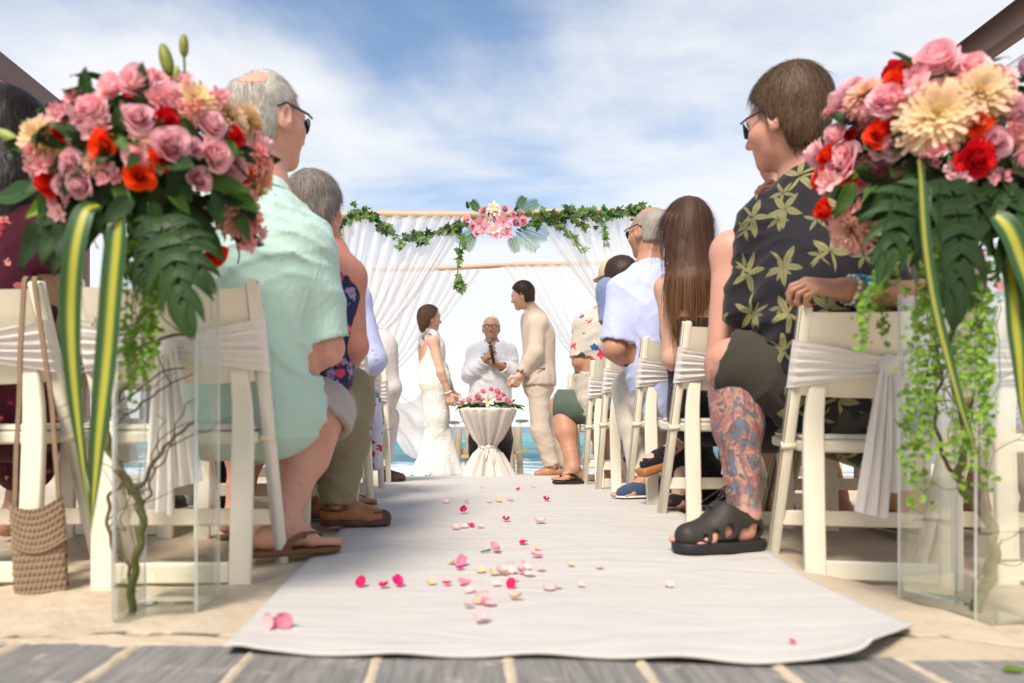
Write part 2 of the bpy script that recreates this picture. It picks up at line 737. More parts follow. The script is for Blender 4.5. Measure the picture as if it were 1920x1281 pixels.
def folds(amp, freq, seed, dirs=None, ridge=0.5):
    """long creases running across `dirs`, gathered in patches"""
    r = np.random.default_rng(seed)
    base = r.normal(size=(3, 3)) if dirs is None else np.array([norm(np.array(dirs[i % len(dirs)]) + 0.18 * r.normal(size=3)) for i in range(3)])
    base /= np.linalg.norm(base, axis=1)[:, None]
    ph = r.uniform(0, 6.28, 40)
    W = r.normal(size=(8, 3))
    W /= np.linalg.norm(W, axis=1)[:, None]

    def low(p, f, k):
        return (np.sin(p @ (W[k] * f) + ph[k]) + np.sin(p @ (W[(k + 3) % 8] * f * 1.37) + ph[k + 8] + 1.3 * np.sin(p @ (W[(k + 5) % 8] * f * 0.7) + ph[k + 16]))) * 0.5

    def f(p):
        out = 0
        for i in range(3):
            w = 1.5 * low(p, 9.0, i) + 0.7 * low(p, 21.0, i + 2)
            s_ = np.sin(p @ (base[i] * freq * (0.62 + 0.33 * i)) + 1.5 * w + ph[20 + i])
            cr = (1 - np.abs(s_)) ** 2 * 1.6 - 0.45                     # narrow raised folds between flat cloth
            sm = s_ * 0.5
            m = np.clip(0.5 + 0.95 * low(p, 7.5 + 2.5 * i, i + 4), 0, 1) ** 1.5
            out = out - (ridge * cr + (1 - ridge) * sm) * m * (1.0 - 0.2 * i)
        return amp * out - 0.35 * amp * low(p, 12.0, 1)
    return f


# ---------------------------------------------------------------- people
def hand_prims(w, d, nrm, size=0.185, curl=(0.35, 0.5, 0.4), thumb=1, spread=0.06, thumb_close=0.5):
    """w wrist, d along the palm, nrm where the palm faces; thumb=+1/-1 picks the side"""
    d = norm(d)
    nrm = norm(np.asarray(nrm, float) - d * np.dot(nrm, d))
    s_ = np.cross(nrm, d) * thumb           # towards the thumb
    L = size
    out = []
    kn = []
    for i, off in enumerate((0.36, 0.12, -0.12, -0.34)):
        b = w + d * L * (0.10) + s_ * L * off * 0.42
        t = w + d * L * (0.50 - 0.025 * abs(i - 1)) + s_ * L * off * 0.52
        out.append(('c', b, t, L * 0.085, L * 0.068, 0.012))
        kn.append(t)
    for i, ln in enumerate((0.42, 0.47, 0.43, 0.34)):
        a = kn[i]
        ang = 0.0
        dd = norm(d + s_ * spread * (1.5 - i))
        r = L * (0.052 - 0.004 * (i == 3))
        for j, fr in enumerate((0.45, 0.31, 0.24)):
            ang += curl[j] * (1 + 0.08 * i)
            q = dd * math.cos(ang) + nrm * math.sin(ang)
            b = a + q * L * ln * fr
            out.append(('c', a, b, r, r * 0.9, 0.003))
            a, r = b, r * 0.9
    a = w + d * L * 0.12 + s_ * L * 0.17
    q = norm(d * 0.55 + s_ * 0.75 + nrm * 0.25)
    b = a + q * L * 0.24
    out.append(('c', a, b, L * 0.075, L * 0.06, 0.01))
    q2 = norm(d * (0.85) + s_ * (0.35 - thumb_close) + nrm * (0.2 + 0.4 * thumb_close))
    c = b + q2 * L * 0.17
    out.append(('c', b, c, L * 0.058, L * 0.052, 0.003))
    out.append(('c', c, c + norm(q2 + nrm * 0.3) * L * 0.13, L * 0.052, L * 0.042, 0.003))
    return out


def foot_prims(an, toe, s=1.0, sole=None):
    """an ankle joint, toe tip of the big toe on the ground"""
    f = toe - an
    f[2] = 0
    L = 0.25 * s
    f = norm(f)
    r = np.array([f[1], -f[0], 0])
    g = toe[2]
    heel = toe - f * L
    z = lambda p, h_: np.array([p[0], p[1], g + h_])
    out = [('c', an, z(heel + f * 0.05 * s, 0.035 * s), 0.037 * s, 0.034 * s, 0.03),
           ('c', z(heel + f * 0.035 * s, 0.032 * s), z(heel + f * 0.12 * s, 0.032 * s), 0.031 * s, 0.03 * s, 0.02),
           ('c', an + f * 0.02 * s - np.array([0, 0, 0.012 * s]), z(toe - f * 0.085 * s, 0.028 * s), 0.034 * s, 0.024 * s, 0.03),
           ('c', z(toe - f * 0.08 * s + r * 0.022 * s, 0.022 * s), z(toe - f * 0.085 * s - r * 0.025 * s, 0.02 * s), 0.021 * s, 0.019 * s, 0.02)]
    for i in range(5):
        o = (0.028 - 0.0145 * i) * s
        b = toe - f * (0.07 + 0.002 * i) * s + r * o * 1.0
        t = toe - f * (0.004 + 0.008 * i + (0.006 if i > 2 else 0)) * s + r * o * 1.15
        rr = (0.0125 if i == 0 else 0.0088) * s
        out.append(('c', z(b, 0.018 * s), z(t, rr * 1.05), rr * 1.15, rr, 0.006))
    return out


def head_frame(fwd, up=(0, 0, 1)):
    f = norm(fwd)
    u = norm(np.asarray(up, float) - f * np.dot(up, f))
    r = np.cross(f, u)
    return r, f, u


def head_prims(c, fwd, up=(0, 0, 1), s=1.0, nose=1.0, jaw=1.0, smile=False):
    r, f, u = head_frame(fwd, up)
    A = np.column_stack([r, f, u])
    q = lambda a, b, d: c + s * (a * r + b * f + d * u)
    e = lambda ce, ra, k=0.02: ('e', ce, A, np.array(ra) * s, k * s)
    o = [e(q(0, -0.012, 0.03), (0.076, 0.097, 0.092)),
         e(q(0, 0.03, 0.0), (0.066, 0.064, 0.085), 0.03),
         e(q(0, 0.032, -0.055), (0.056 * jaw, 0.06, 0.055), 0.03),
         e(q(0, 0.068, -0.095), (0.024 * jaw, 0.02, 0.018), 0.03),
         e(q(0.045, 0.055, -0.02), (0.024, 0.028, 0.024), 0.03),
         e(q(-0.045, 0.055, -0.02), (0.024, 0.028, 0.024), 0.03),
         e(q(0, 0.08, 0.03), (0.05, 0.016, 0.014), 0.025),
         ('c', q(0, 0.088, 0.018), q(0, 0.108, -0.022 * nose), 0.008 * s, 0.0125 * s, 0.012 * s),
         ('c', q(0.012, 0.09, -0.03), q(-0.012, 0.09, -0.03), 0.009 * s, 0.009 * s, 0.01 * s),
         ('c', q(0.018, 0.083, -0.058), q(-0.018, 0.083, -0.058), 0.006 * s, 0.006 * s, 0.007 * s),
         ('c', q(0.015, 0.082, -0.069), q(-0.015, 0.082, -0.069), 0.006 * s, 0.006 * s, 0.007 * s),
         ('-e', q(0.031, 0.1, 0.013), A, np.array((0.015, 0.017, 0.010)) * s, 0.012 * s),
         ('-e', q(-0.031, 0.1, 0.013), A, np.array((0.015, 0.017, 0.010)) * s, 0.012 * s)]
    for sg in (1, -1):
        er = norm(r * sg * 0.9 - f * 0.45)
        ef = norm(f + r * sg * 0.45)
        B = np.column_stack([er, ef, np.cross(er, ef)])
        o.append(('e', q(sg * 0.081, -0.008, -0.004), B, np.array((0.010, 0.024, 0.037)) * s, 0.008 * s))
        o.append(('-e', q(sg * 0.092, 0.0, -0.002), B, np.array((0.007, 0.011, 0.018)) * s, 0.006 * s))
        o.append(('e', q(sg * 0.079, 0.004, -0.032), B, np.array((0.008, 0.01, 0.011)) * s, 0.008 * s))
    return o


def lerp(a, b, t):
    return a * (1 - t) + b * t


class Person:
    def __init__(s, label, J, skin, group=None, sh=0.055, el=0.042, wr=0.029, hip=0.085, kn=0.058, calf=0.056, an=0.038,
                 W=None, head_s=1.0, neck_r=0.052, name='person', seed=0):
        s.J = {k: np.asarray(v, float) for k, v in J.items()}
        s.rad = dict(sh=sh, el=el, wr=wr, hip=hip, kn=kn, calf=calf, an=an, neck=neck_r)
        s.W = dict(pelvis=(0.165, 0.115), belly=(0.15, 0.115), chest=(0.165, 0.115), sho=(0.15, 0.075))
        s.W.update(W or {})
        s.hs = head_s
        s.skin = skin
        s.seed = seed
        base = s.J['pelvis'].copy()
        ff = [s.J[k] for k in ('toL', 'toR') if k in s.J]
        base[2] = min([q[2] for q in ff]) if ff else base[2] - 0.45
        s.root = thing(name, label, 'person', base, group)

    def torso(s, off=0.0, t0=0.0, t1=4.0, k=0.05, belly=0.0, n=4):
        J = s.J
        sc = (J['shL'] + J['shR']) / 2
        hip = norm(J['hiR'] - J['hiL'])
        sho = norm(J['shR'] - J['shL'])
        W = dict(s.W)
        C = [J['pelvis'], J['belly'], J['chest'], sc, J['neck']]
        ws = [W['pelvis'], W['belly'], W['chest'], W['sho'], (0.05, s.rad['neck'])]
        out = []
        for i in range(4):
            for j in range(n + (1 if i == 3 else 0)):
                t = i + j / n
                if t < t0 - 1e-6 or t > t1 + 1e-6:
                    continue
                f = j / n
                f = f * f * (3 - 2 * f) if i in (2, 3) else f
                c = lerp(C[i], C[i + 1], j / n)
                w = lerp(ws[i][0], ws[i + 1][0], f)
                d = lerp(ws[i][1], ws[i + 1][1], f)
                ax = norm(lerp(hip, sho, min(1, t / 3)))
                h_ = max(w - d, 0.002)
                o = off + (belly * math.exp(-((t - 0.8) / 0.7) ** 2) if belly else 0)
                out.append(('c', c - ax * h_, c + ax * h_, d + o, d + o, k))
        return out

    def limb(s, kind, side):
        J, r = s.J, s.rad
        if kind == 'arm':
            return [J['sh' + side], J['el' + side], J['wr' + side]], [r['sh'], r['el'], r['wr']]
        return [J['hi' + side], J['kn' + side], J['an' + side]], [r['hip'], r['kn'], r['an']]

    def limb_prims(s, kind, side, off=0.0, frac=2.0, endoff=None, k=0.02, start=0.0):
        p, r = s.limb(kind, side)
        out = []
        e = off if endoff is None else endoff
        oo = lambda t: off + (e - off) * min(1, t / max(frac, 1e-3))
        for i in range(2):
            a0, a1 = max(start, i), min(frac, i + 1)
            if a1 <= a0:
                continue
            A, B = lerp(p[i], p[i + 1], a0 - i), lerp(p[i], p[i + 1], a1 - i)
            out.append(('c', A, B, lerp(r[i], r[i + 1], a0 - i) + oo(a0), lerp(r[i], r[i + 1], a1 - i) + oo(a1), k))
        if kind == 'leg' and frac > 1.1:
            c0 = lerp(p[1], p[2], 0.12)
            c1 = lerp(p[1], p[2], min(0.42, frac - 1))
            out.append(('c', c0, c1, s.rad['kn'] * 0.95 + oo(1.2), s.rad['calf'] + oo(1.4), k))
        if kind == 'arm' and frac > 1.2:
            out.append(('c', p[1], lerp(p[1], p[2], 0.3), r[1] * 1.0 + oo(1), r[1] * 0.97 + oo(1.3), k))
        return out

    def hem(s, kind, side, frac, off, shift=0.0):
        """opens a sleeve or trouser leg and cuts it straight"""
        p, r = s.limb(kind, side)
        at = lambda t: lerp(p[int(min(t, 1.999))], p[int(min(t, 1.999)) + 1], t - int(min(t, 1.999)))
        ra = lambda t: lerp(r[int(min(t, 1.999))], r[int(min(t, 1.999)) + 1], t - int(min(t, 1.999)))
        c = at(frac)
        d = norm(p[2] - p[1]) if frac > 1 else norm(p[1] - p[0])
        c = c + d * shift
        rr = max(ra(frac), s.rad['calf'] * 0.8 if (kind == 'leg' and 1 < frac < 1.7) else 0)
        return [('-y', c, c + d * 0.09, rr + off + 0.03), ('-c', c - d * 0.035, c + d * 0.05, rr + off * 0.22, rr + off * 0.4, 0.0)]

    def body(s, h=0.009, hand=(), feet='LR', head=True, arms='LR', legs='LR', fine=0.0045, extra=(), mats=None):
        J = s.J
        pr = s.torso(-0.004)
        for a in arms:
            pr += s.limb_prims('arm', a)
            pr.append(('c', lerp(J['sh' + a], J['chest'], 0.3), J['sh' + a], s.rad['sh'] * 1.05, s.rad['sh'] * 1.02, 0.05))
        for a in legs:
            pr += s.limb_prims('leg', a, k=0.03)
            pr.append(('c', J['pelvis'], J['hi' + a], s.rad['hip'] * 1.1, s.rad['hip'], 0.05))
        pr += list(extra)
        pieces = []
        if head:
            r, f, u = head_frame(J['fwd'], J.get('up', (0, 0, 1)))
            c = J['head']
            nk = [('c', c + s.hs * (-0.02 * f - 0.03 * u), J['neck'], s.rad['neck'], s.rad['neck'] * 1.08, 0.03)]
            pr += nk
            pieces.append(sdf_mesh(head_prims(c, J['fwd'], J.get('up', (0, 0, 1)), s.hs) + nk, fine, smooth=1))
        pieces.insert(0, sdf_mesh(pr, h))
        for hp in hand:
            side = hp.pop('side')
            w = J['wr' + side]
            ps = hand_prims(w, **hp)
            e = J['el' + side]
            ps.append(('c', lerp(e, w, 0.7), w, lerp(s.rad['el'], s.rad['wr'], 0.7), s.rad['wr'], 0.015))
            pieces.append(sdf_mesh(ps, 0.0035))
        for a in feet:
            if 'to' + a in J:
                ps = foot_prims(J['an' + a], J['to' + a], J.get('foot_s', np.array(1.0)).item())
                ps.append(('c', lerp(J['kn' + a], J['an' + a], 0.75), J['an' + a], lerp(s.rad['calf'], s.rad['an'], 0.7), s.rad['an'], 0.02))
                pieces.append(sdf_mesh(ps, 0.006))
        V, Q, n = [], [], 0
        for v, q in pieces:
            V.append(v)
            Q.append(q + n)
            n += len(v)
        me = raw_mesh('body', np.vstack(V), np.vstack(Q), mats or [s.skin], off=base_of(s.root))
        s.body_o = link_mesh('body', me, s.root)
        return s.body_o

    def part(s, name, prims, mat, h=0.009, disp=None, clips=(), parent=None, smooth=1, label=None):
        V, Q = sdf_mesh(prims, h, disp, clips, smooth)
        me = raw_mesh(name, V, Q, mat, off=base_of(s.root))
        o = link_mesh(name, me, parent or s.root)
        if label:
            o['label'] = label
        return o

    def shirt(s, mat, frac=(0.75, 0.75), off=0.018, endoff=0.03, t0=0.0, t1=3.55, belly=0.0, h=0.009, name='shirt', amp=0.004, freq=38,
              extra=(), arms='LR', hem=True, dirs=None, k=0.045, neck_cut=True, seed=None):
        pr = s.torso(off, t0, t1, k, belly)
        for i, a in enumerate(arms):
            fr = frac[i] if len(frac) > 1 else frac[0]
            if fr > 0:
                pr += s.limb_prims('arm', a, off, fr, endoff, 0.03)
                pr.append(('c', lerp(s.J['sh' + a], s.J['chest'], 0.35), s.J['sh' + a], s.rad['sh'] + off, s.rad['sh'] + off, 0.05))
                if hem:
                    pr += s.hem('arm', a, fr, endoff)
        if neck_cut:
            n = s.J['neck']
            u = norm(n - s.J['chest'])
            pr.append(('-y', n + u * 0.008, n + u * 0.15, 0.11))
        pr += list(extra)
        sd = s.seed + 3 if seed is None else seed
        return s.part(name, pr, mat, h, folds(amp, freq, sd, dirs, 0.55))

    def trousers(s, mat, frac=1.9, off=0.014, endoff=0.02, t1=0.7, h=0.01, name='trousers', amp=0.004, freq=34, legs='LR', extra=(), toff=0.012,
                 dirs=None, shift=0.0):
        pr = s.torso(toff, 0, t1, 0.05)
        for a in legs:
            pr += s.limb_prims('leg', a, off, frac, endoff, 0.035)
            pr.append(('c', s.J['pelvis'], s.J['hi' + a], s.rad['hip'] * 1.1 + off, s.rad['hip'] + off, 0.05))
            pr += s.hem('leg', a, frac, endoff, shift)
            if shift:
                k_, h_ = s.J['kn' + a], s.J['hi' + a]
                rk = s.rad['kn'] + endoff
                pr.append(('c', lerp(h_, k_, 0.6), k_ + norm(k_ - h_) * shift, rk + 0.008, rk, 0.03))
        pr += list(extra)
        return s.part(name, pr, mat, h, folds(amp, freq, s.seed + 8, dirs, 0.5))

    def hair(s, mat, thick=0.013, h=0.0055, nape=-0.085, front=0.06, lift=0.0, strands=0, slen=0.05, amp=0.004, extra=(), bald=None, mats=None,
             sw=0.0016, down=0.3, name='hair', side=0.0, mess=0.16):
        J = s.J
        r, f, u = head_frame(J['fwd'], J.get('up', (0, 0, 1)))
        c, hs = J['head'], s.hs
        A = np.column_stack([r, f, u])
        q = lambda a, b, d: c + hs * (a * r + b * f + d * u)
        pr = [('e', q(0, -0.014, 0.032 + lift * 0.5), A, np.array((0.077, 0.097, 0.092 + lift * 0.5)) * hs + thick, 0.02),
              ('e', q(0, -0.038, -0.035), A, np.array((0.067 + side, 0.057, 0.07)) * hs + thick * 0.6, 0.03)]
        pr += [x for x in extra]
        if bald is not None:
            pr.append(('-e', q(*bald[:3]), A, np.array(bald[3:6]) * hs, 0.03))

        def clip(X, Y, Z):
            px, py, pz = X - c[0], Y - c[1], Z - c[2]
            ff = (px * f[0] + py * f[1] + pz * f[2]) / hs
            uu = (px * u[0] + py * u[1] + pz * u[2]) / hs
            fm = np.interp(uu.ravel(), [-0.13, -0.085, -0.03, 0.0, 0.03, 0.055, 0.09, 0.14],
                           [-0.05, -0.024, -0.018, 0.012, 0.03, front * 0.75, front + 0.012, front + 0.05]).reshape(uu.shape)
            return np.maximum(ff - fm, nape - uu) * hs
        dd = folds(amp, 190, s.seed + 5, [tuple(r), tuple(r + 0.4 * f)], 0.4)
        V, Q = sdf_mesh(pr, h, dd, [clip], 1)
        me = raw_mesh(name, V, Q, mats or [mat], off=base_of(s.root))
        o = link_mesh(name, me, s.root)
        if strands:
            crown = q(0, -0.05, 0.20)
            add_strands(o, V, Q, mats or [mat], strands, slen, crown, down, sw, s.seed, base_of(s.root), mess)
        return o

    def glasses(s, mat, lens=None, gap=0.0):
        J = s.J
        r, f, u = head_frame(J['fwd'], J.get('up', (0, 0, 1)))
        c, hs = J['head'], s.hs
        q = lambda a, b, d: c + hs * (a * r + b * f + d * u)
        m = MB()
        for sg in (1, -1):
            m.tube([q(sg * 0.07, 0.095, 0.022), q(sg * 0.084, 0.07, 0.022), q(sg * 0.088, -0.005, 0.028), q(sg * 0.086, -0.03, 0.012)], 0.0032 * hs, 6)
            ring = [q(sg * (0.036 + 0.028 * math.cos(a)), 0.103 - 0.012 * max(0, math.cos(a)), 0.010 + 0.019 * math.sin(a)) for a in np.linspace(0, 6.283, 15)]
            m.tube(ring, 0.0024 * hs, 5)
        m.tube([q(0.009, 0.106, 0.016), q(-0.009, 0.106, 0.016)], 0.0024 * hs, 5)
        o = m.build('glasses', mat, s.root)
        if lens is not None:
            for sg in (1, -1):
                l = MB()
                pts = [q(sg * (0.036 + 0.027 * math.cos(a)), 0.102 - 0.012 * max(0, math.cos(a)), 0.010 + 0.018 * math.sin(a)) for a in np.linspace(0, 6.283, 15)[:-1]]
                l.add(pts, [tuple(range(14))])
                l.build('lens', lens, o, smooth=False)
        return o

    def face(s, iris, brow, lip):
        J = s.J
        r, f, u = head_frame(J['fwd'], J.get('up', (0, 0, 1)))
        c, hs = J['head'], s.hs
        A = np.column_stack([r, f, u])
        q = lambda a, b, d: c + hs * (a * r + b * f + d * u)
        for sg in (1, -1):
            e = MB()
            e.ball(q(sg * 0.031, 0.079, 0.012), 0.0125 * hs, 12, 8, 0)
            e.ball(q(sg * 0.031, 0.0868, 0.012), (0.006 * hs, 0.0055 * hs, 0.006 * hs), 10, 6, 1, A)
            e.build('eye', [MAT['eye_white'], iris], s.root)
            b = MB()
            b.tube([q(sg * 0.014, 0.094, 0.031), q(sg * 0.03, 0.094, 0.036), q(sg * 0.05, 0.08, 0.031)], [0.003 * hs, 0.0038 * hs, 0.0018 * hs], 6)
            b.build('eyebrow', brow, s.root)
        l = MB()
        l.tube([q(0.022, 0.080, -0.060), q(0.01, 0.089, -0.060), q(0, 0.091, -0.061), q(-0.01, 0.089, -0.060), q(-0.022, 0.080, -0.060)],
               [0.002 * hs, 0.0048 * hs, 0.0045 * hs, 0.0048 * hs, 0.002 * hs], 6)
        l.tube([q(0.02, 0.080, -0.066), q(0, 0.0895, -0.069), q(-0.02, 0.080, -0.066)], [0.002 * hs, 0.0055 * hs, 0.002 * hs], 6)
        l.build('lips', lip, s.root)


def add_strands(o, V, Q, mats, n, length, crown, down, width, seed, off, mess=0.16):
    r = np.random.default_rng(seed + 77)
    a, b, c = V[Q[:, 0]], V[Q[:, 1]], V[Q[:, 2]]
    nr = np.cross(b - a, c - a)
    nr /= np.linalg.norm(nr, axis=1)[:, None] + 1e-12
    pick = r.integers(0, len(Q), n)
    p = (a[pick] + c[pick]) / 2
    nn = nr[pick]
    fl = p - crown
    fl = fl / (np.linalg.norm(fl, axis=1)[:, None] + 1e-6) + np.array([0, 0, -down]) + mess * r.normal(size=(n, 3))
    fl -= nn * np.sum(fl * nn, 1)[:, None]
    fl /= np.linalg.norm(fl, axis=1)[:, None] + 1e-9
    sd = np.cross(fl, nn)
    L = length * r.uniform(0.55, 1.2, n)[:, None]
    seg = 4
    rows = []
    for i in range(seg + 1):
        t = i / seg
        q = p + fl * L * t - np.array([0, 0, 0.45 * max(0, down - 0.3)]) * L * t * t + nn * (0.0012 + 0.004 * math.sin(t * 2.2) - 0.010 * t * t * (L / 0.05)) 
        w = width * (1 - 0.85 * t) * r.uniform(0.7, 1.3, n)[:, None]
        rows.append((q - sd * w * 0.5, q + sd * w * 0.5))
    S = np.stack([np.stack(x, 1) for x in rows], 1)      # n, seg+1, 2, 3
    idx = np.arange(n * (seg + 1) * 2).reshape(n, seg + 1, 2)
    fc = np.stack([idx[:, :-1, 0], idx[:, :-1, 1], idx[:, 1:, 1], idx[:, 1:, 0]], -1).reshape(-1, 4)
    mi = np.repeat(r.integers(0, len(mats), n), seg)
    me = raw_mesh('strands', S.reshape(-1, 3), fc, mats, True, mi, off=off)
    s_o = link_mesh('strands', me, o)
    s_o['kind'] = 'stuff'
    return s_o
# ---------------------------------------------------------------- materials
MAT = {}
MAT['white_paint'] = simple('white_paint', (0.78, 0.71, 0.57, 1), 0.45, 0.05, 6, 40, 0.12, 0.002, stretch=(1, 1, 0.2))
MAT['sash'] = cloth_mat('sash_cloth', (0.85, 0.80, 0.76, 1), 500, 0.04, 0.2, 0.8, 0.12)
MAT['sheer'] = None
MAT['eye_white'] = simple('eye_white', (0.8, 0.78, 0.75, 1), 0.25, 0.02)
MAT['black'] = simple('black_rubber', (0.018, 0.017, 0.017, 1), 0.55, 0.2, 30, 90, 0.2, 0.001)
MAT['dark_metal'] = simple('dark_frame', (0.02, 0.025, 0.04, 1), 0.3, 0.1)
MAT['lens'] = simple('dark_lens', (0.03, 0.06, 0.09, 1), 0.08, 0.1, spec=0.7)
MAT['skin_fair'] = skin_mat('skin_fair', (0.62, 0.39, 0.29, 1), 0.35)
MAT['skin_tan'] = skin_mat('skin_tan', (0.46, 0.25, 0.16, 1), 0.35)
MAT['skin_pink'] = skin_mat('skin_pink', (0.60, 0.34, 0.255, 1), 0.42)
MAT['skin_red'] = skin_mat('skin_sunburnt', (0.51, 0.245, 0.175, 1), 0.45)
MAT['lip'] = simple('lip', (0.45, 0.16, 0.14, 1), 0.4, 0.1)


def sheer_mat():
    t = NT('sheer_voile')
    v = t.coord()
    fine = t.noise(t.map(v, (1, 1, 1)), 700, 2)
    p = t.princ((0.93, 0.93, 0.94, 1), 0.9, 0.05, t.bump(t.noise(v, 30, 3), 0.15, 0.004))
    tr = t.n.new('ShaderNodeBsdfTranslucent')
    tr.inputs[0].default_value = (0.95, 0.95, 0.96, 1)
    m = t.n.new('ShaderNodeMixShader')
    m.inputs[0].default_value = 0.62
    t.l.new(p, m.inputs[1])
    t.l.new(tr.outputs[0], m.inputs[2])
    lw = t.n.new('ShaderNodeLayerWeight')
    lw.inputs['Blend'].default_value = 0.4
    tp = t.n.new('ShaderNodeBsdfTransparent')
    m2 = t.n.new('ShaderNodeMixShader')
    f = t.math('ADD', t.math('MULTIPLY', lw.outputs['Facing'], 0.5), t.math('MULTIPLY', fine, 0.25))
    t.l.new(t.math('ADD', f, 0.46, clamp=True), m2.inputs[0])
    t.l.new(tp.outputs[0], m2.inputs[1])
    t.l.new(m.outputs[0], m2.inputs[2])
    return t.done(m2.outputs[0])


MAT['sheer'] = sheer_mat()


def sand_mat():
    t = NT('beach_sand')
    v = t.coord()
    big = t.noise(v, 1.3, 5, 0.6)
    mid = t.noise(v, 14, 5, 0.65)
    gr = t.noise(v, 420, 2, 0.7)
    c = t.mix(big, (0.60, 0.485, 0.345, 1), (0.69, 0.575, 0.43, 1))
    c = t.mix(t.math('MULTIPLY', t.step(mid, 0.5, 0.7), 0.45), c, (0.50, 0.385, 0.26, 1))
    c = t.mix(t.math('MULTIPLY', t.step(gr, 0.55, 0.8), 0.5), c, (0.36, 0.27, 0.18, 1))
    h = t.math('ADD', t.math('MULTIPLY', mid, 1.0), t.math('MULTIPLY', gr, 0.25))
    return t.done(t.princ(c, 0.95, 0.1, t.bump(h, 0.8, 0.016)))


MAT['sand'] = sand_mat()


def plank_mat():
    t = NT('weathered_plank')
    oi = t.n.new('ShaderNodeObjectInfo')
    v = t.coord()
    vv = t.n.new('ShaderNodeVectorMath')
    vv.operation = 'ADD'
    t.l.new(v, vv.inputs[0])
    cb = t.n.new('ShaderNodeCombineXYZ')
    t.l.new(t.math('MULTIPLY', oi.outputs['Random'], 37.0), cb.inputs[0])
    t.l.new(t.math('MULTIPLY', oi.outputs['Random'], 11.0), cb.inputs[1])
    t.l.new(cb.outputs[0], vv.inputs[1])
    g = t.noise(t.map(vv.outputs[0], (28, 2.2, 6)), 2.2, 6, 0.65, 0.6)
    b = t.noise(vv.outputs[0], 5, 4, 0.6)
    c = t.ramp(g, [(0.25, (0.115, 0.105, 0.095, 1)), (0.5, (0.225, 0.21, 0.195, 1)), (0.78, (0.34, 0.32, 0.295, 1))])
    c = t.mix(t.math('MULTIPLY', oi.outputs['Random'], 0.25), c, (0.17, 0.165, 0.165, 1))
    sandy = t.step(t.noise(vv.outputs[0], 9, 6, 0.7), 0.56, 0.68)
    c = t.mix(t.math('MULTIPLY', sandy, 0.55), c, (0.55, 0.46, 0.34, 1))
    c = t.mix(t.math('MULTIPLY', t.step(b, 0.5, 0.8), 0.3), c, (0.12, 0.12, 0.125, 1))
    return t.done(t.princ(c, 0.8, 0.25, t.bump(g, 0.5, 0.004)))


MAT['plank'] = plank_mat()


def carpet_mat():
    t = NT('white_aisle_cloth')
    v = t.coord()
    a = t.noise(v, 2.2, 6, 0.65)
    b = t.noise(t.map(v, (3, 0.6, 1)), 7, 5, 0.6)
    f = t.noise(v, 900, 2, 0.7)
    s_ = t.noise(v, 4.5, 8, 0.78, 0.4)
    crease = t.noise(t.map(v, (0.7, 2.6, 1), rot=(0, 0, 0.3)), 3.1, 3, 0.5, 1.5)
    c = t.mix(a, (0.50, 0.465, 0.42, 1), (0.58, 0.55, 0.51, 1))
    c = t.mix(t.math('MULTIPLY', t.step(s_, 0.55, 0.72), 0.6), c, (0.66, 0.575, 0.46, 1))
    c = t.mix(t.math('MULTIPLY', f, 0.18), c, (0.52, 0.50, 0.48, 1))
    h = t.math('ADD', t.math('ADD', t.math('MULTIPLY', b, 1.0), t.math('MULTIPLY', t.step(crease, 0.4, 0.6), 1.2)), t.math('MULTIPLY', f, 0.3))
    return t.done(t.princ(c, 0.95, 0.1, t.bump(h, 0.45, 0.006), 0, 0.2))


MAT['carpet'] = carpet_mat()
MAT['carpet_back'] = simple('carpet_backing', (0.05, 0.045, 0.05, 1), 0.9, 0.2, 40)


def sea_mat():
    t = NT('sea_water')
    v = t.coord()
    sp = t.n.new('ShaderNodeSeparateXYZ')
    t.l.new(v, sp.inputs[0])
    warp = t.noise(t.map(v, (0.02, 0.05, 1)), 1.0, 3)
    ly = t.math('LOGARITHM', t.math('ADD', sp.outputs['Y'], t.math('MULTIPLY', t.math('SUBTRACT', warp, 0.5), 24.0)), 10.0)
    fac = t.math('DIVIDE', t.math('SUBTRACT', ly, 1.25), 2.0, clamp=True)      # 18 m .. 1800 m
    c = t.ramp(fac, [(0.0, (0.20, 0.36, 0.36, 1)), (0.11, (0.055, 0.17, 0.22, 1)), (0.19, (0.05, 0.18, 0.23, 1)), (0.26, (0.035, 0.36, 0.38, 1)),
                     (0.38, (0.03, 0.34, 0.38, 1)), (0.50, (0.015, 0.17, 0.28, 1)), (0.8, (0.01, 0.10, 0.22, 1))])
    rip = t.noise(t.map(v, (0.55, 1.6, 1)), 1.3, 5, 0.65, 0.5)
    c = t.mix(t.math('MULTIPLY', t.step(rip, 0.45, 0.7), 0.4), c, (0.03, 0.13, 0.17, 1))
    # surf near the shore and streaks of broken crest further out
    fn = t.noise(t.map(v, (0.16, 0.9, 1)), 1.4, 7, 0.7, 0.8)
    near = t.math('SUBTRACT', 1.0, t.step(sp.outputs['Y'], 24.0, 33.0))
    fo = t.step(t.math('ADD', fn, t.math('MULTIPLY', near, 0.22)), 0.60, 0.70)
    fs = t.noise(t.map(v, (0.05, 0.16, 1), (3, 9, 0)), 1.0, 6, 0.6, 0.5)
    fo2 = t.math('MULTIPLY', t.step(fs, 0.60, 0.66), t.step(sp.outputs['Y'], 38.0, 60.0))
    foam = t.math('MAXIMUM', fo, t.math('MULTIPLY', fo2, 0.7))
    c = t.mix(t.math('MULTIPLY', foam, 0.9), c, (0.80, 0.84, 0.85, 1))
    n = t.bump(t.math('ADD', rip, t.math('MULTIPLY', t.noise(v, 3, 5, 0.65), 0.4)), 0.9, 0.5)
    return t.done(t.princ(c, 0.22, 0.25, n))


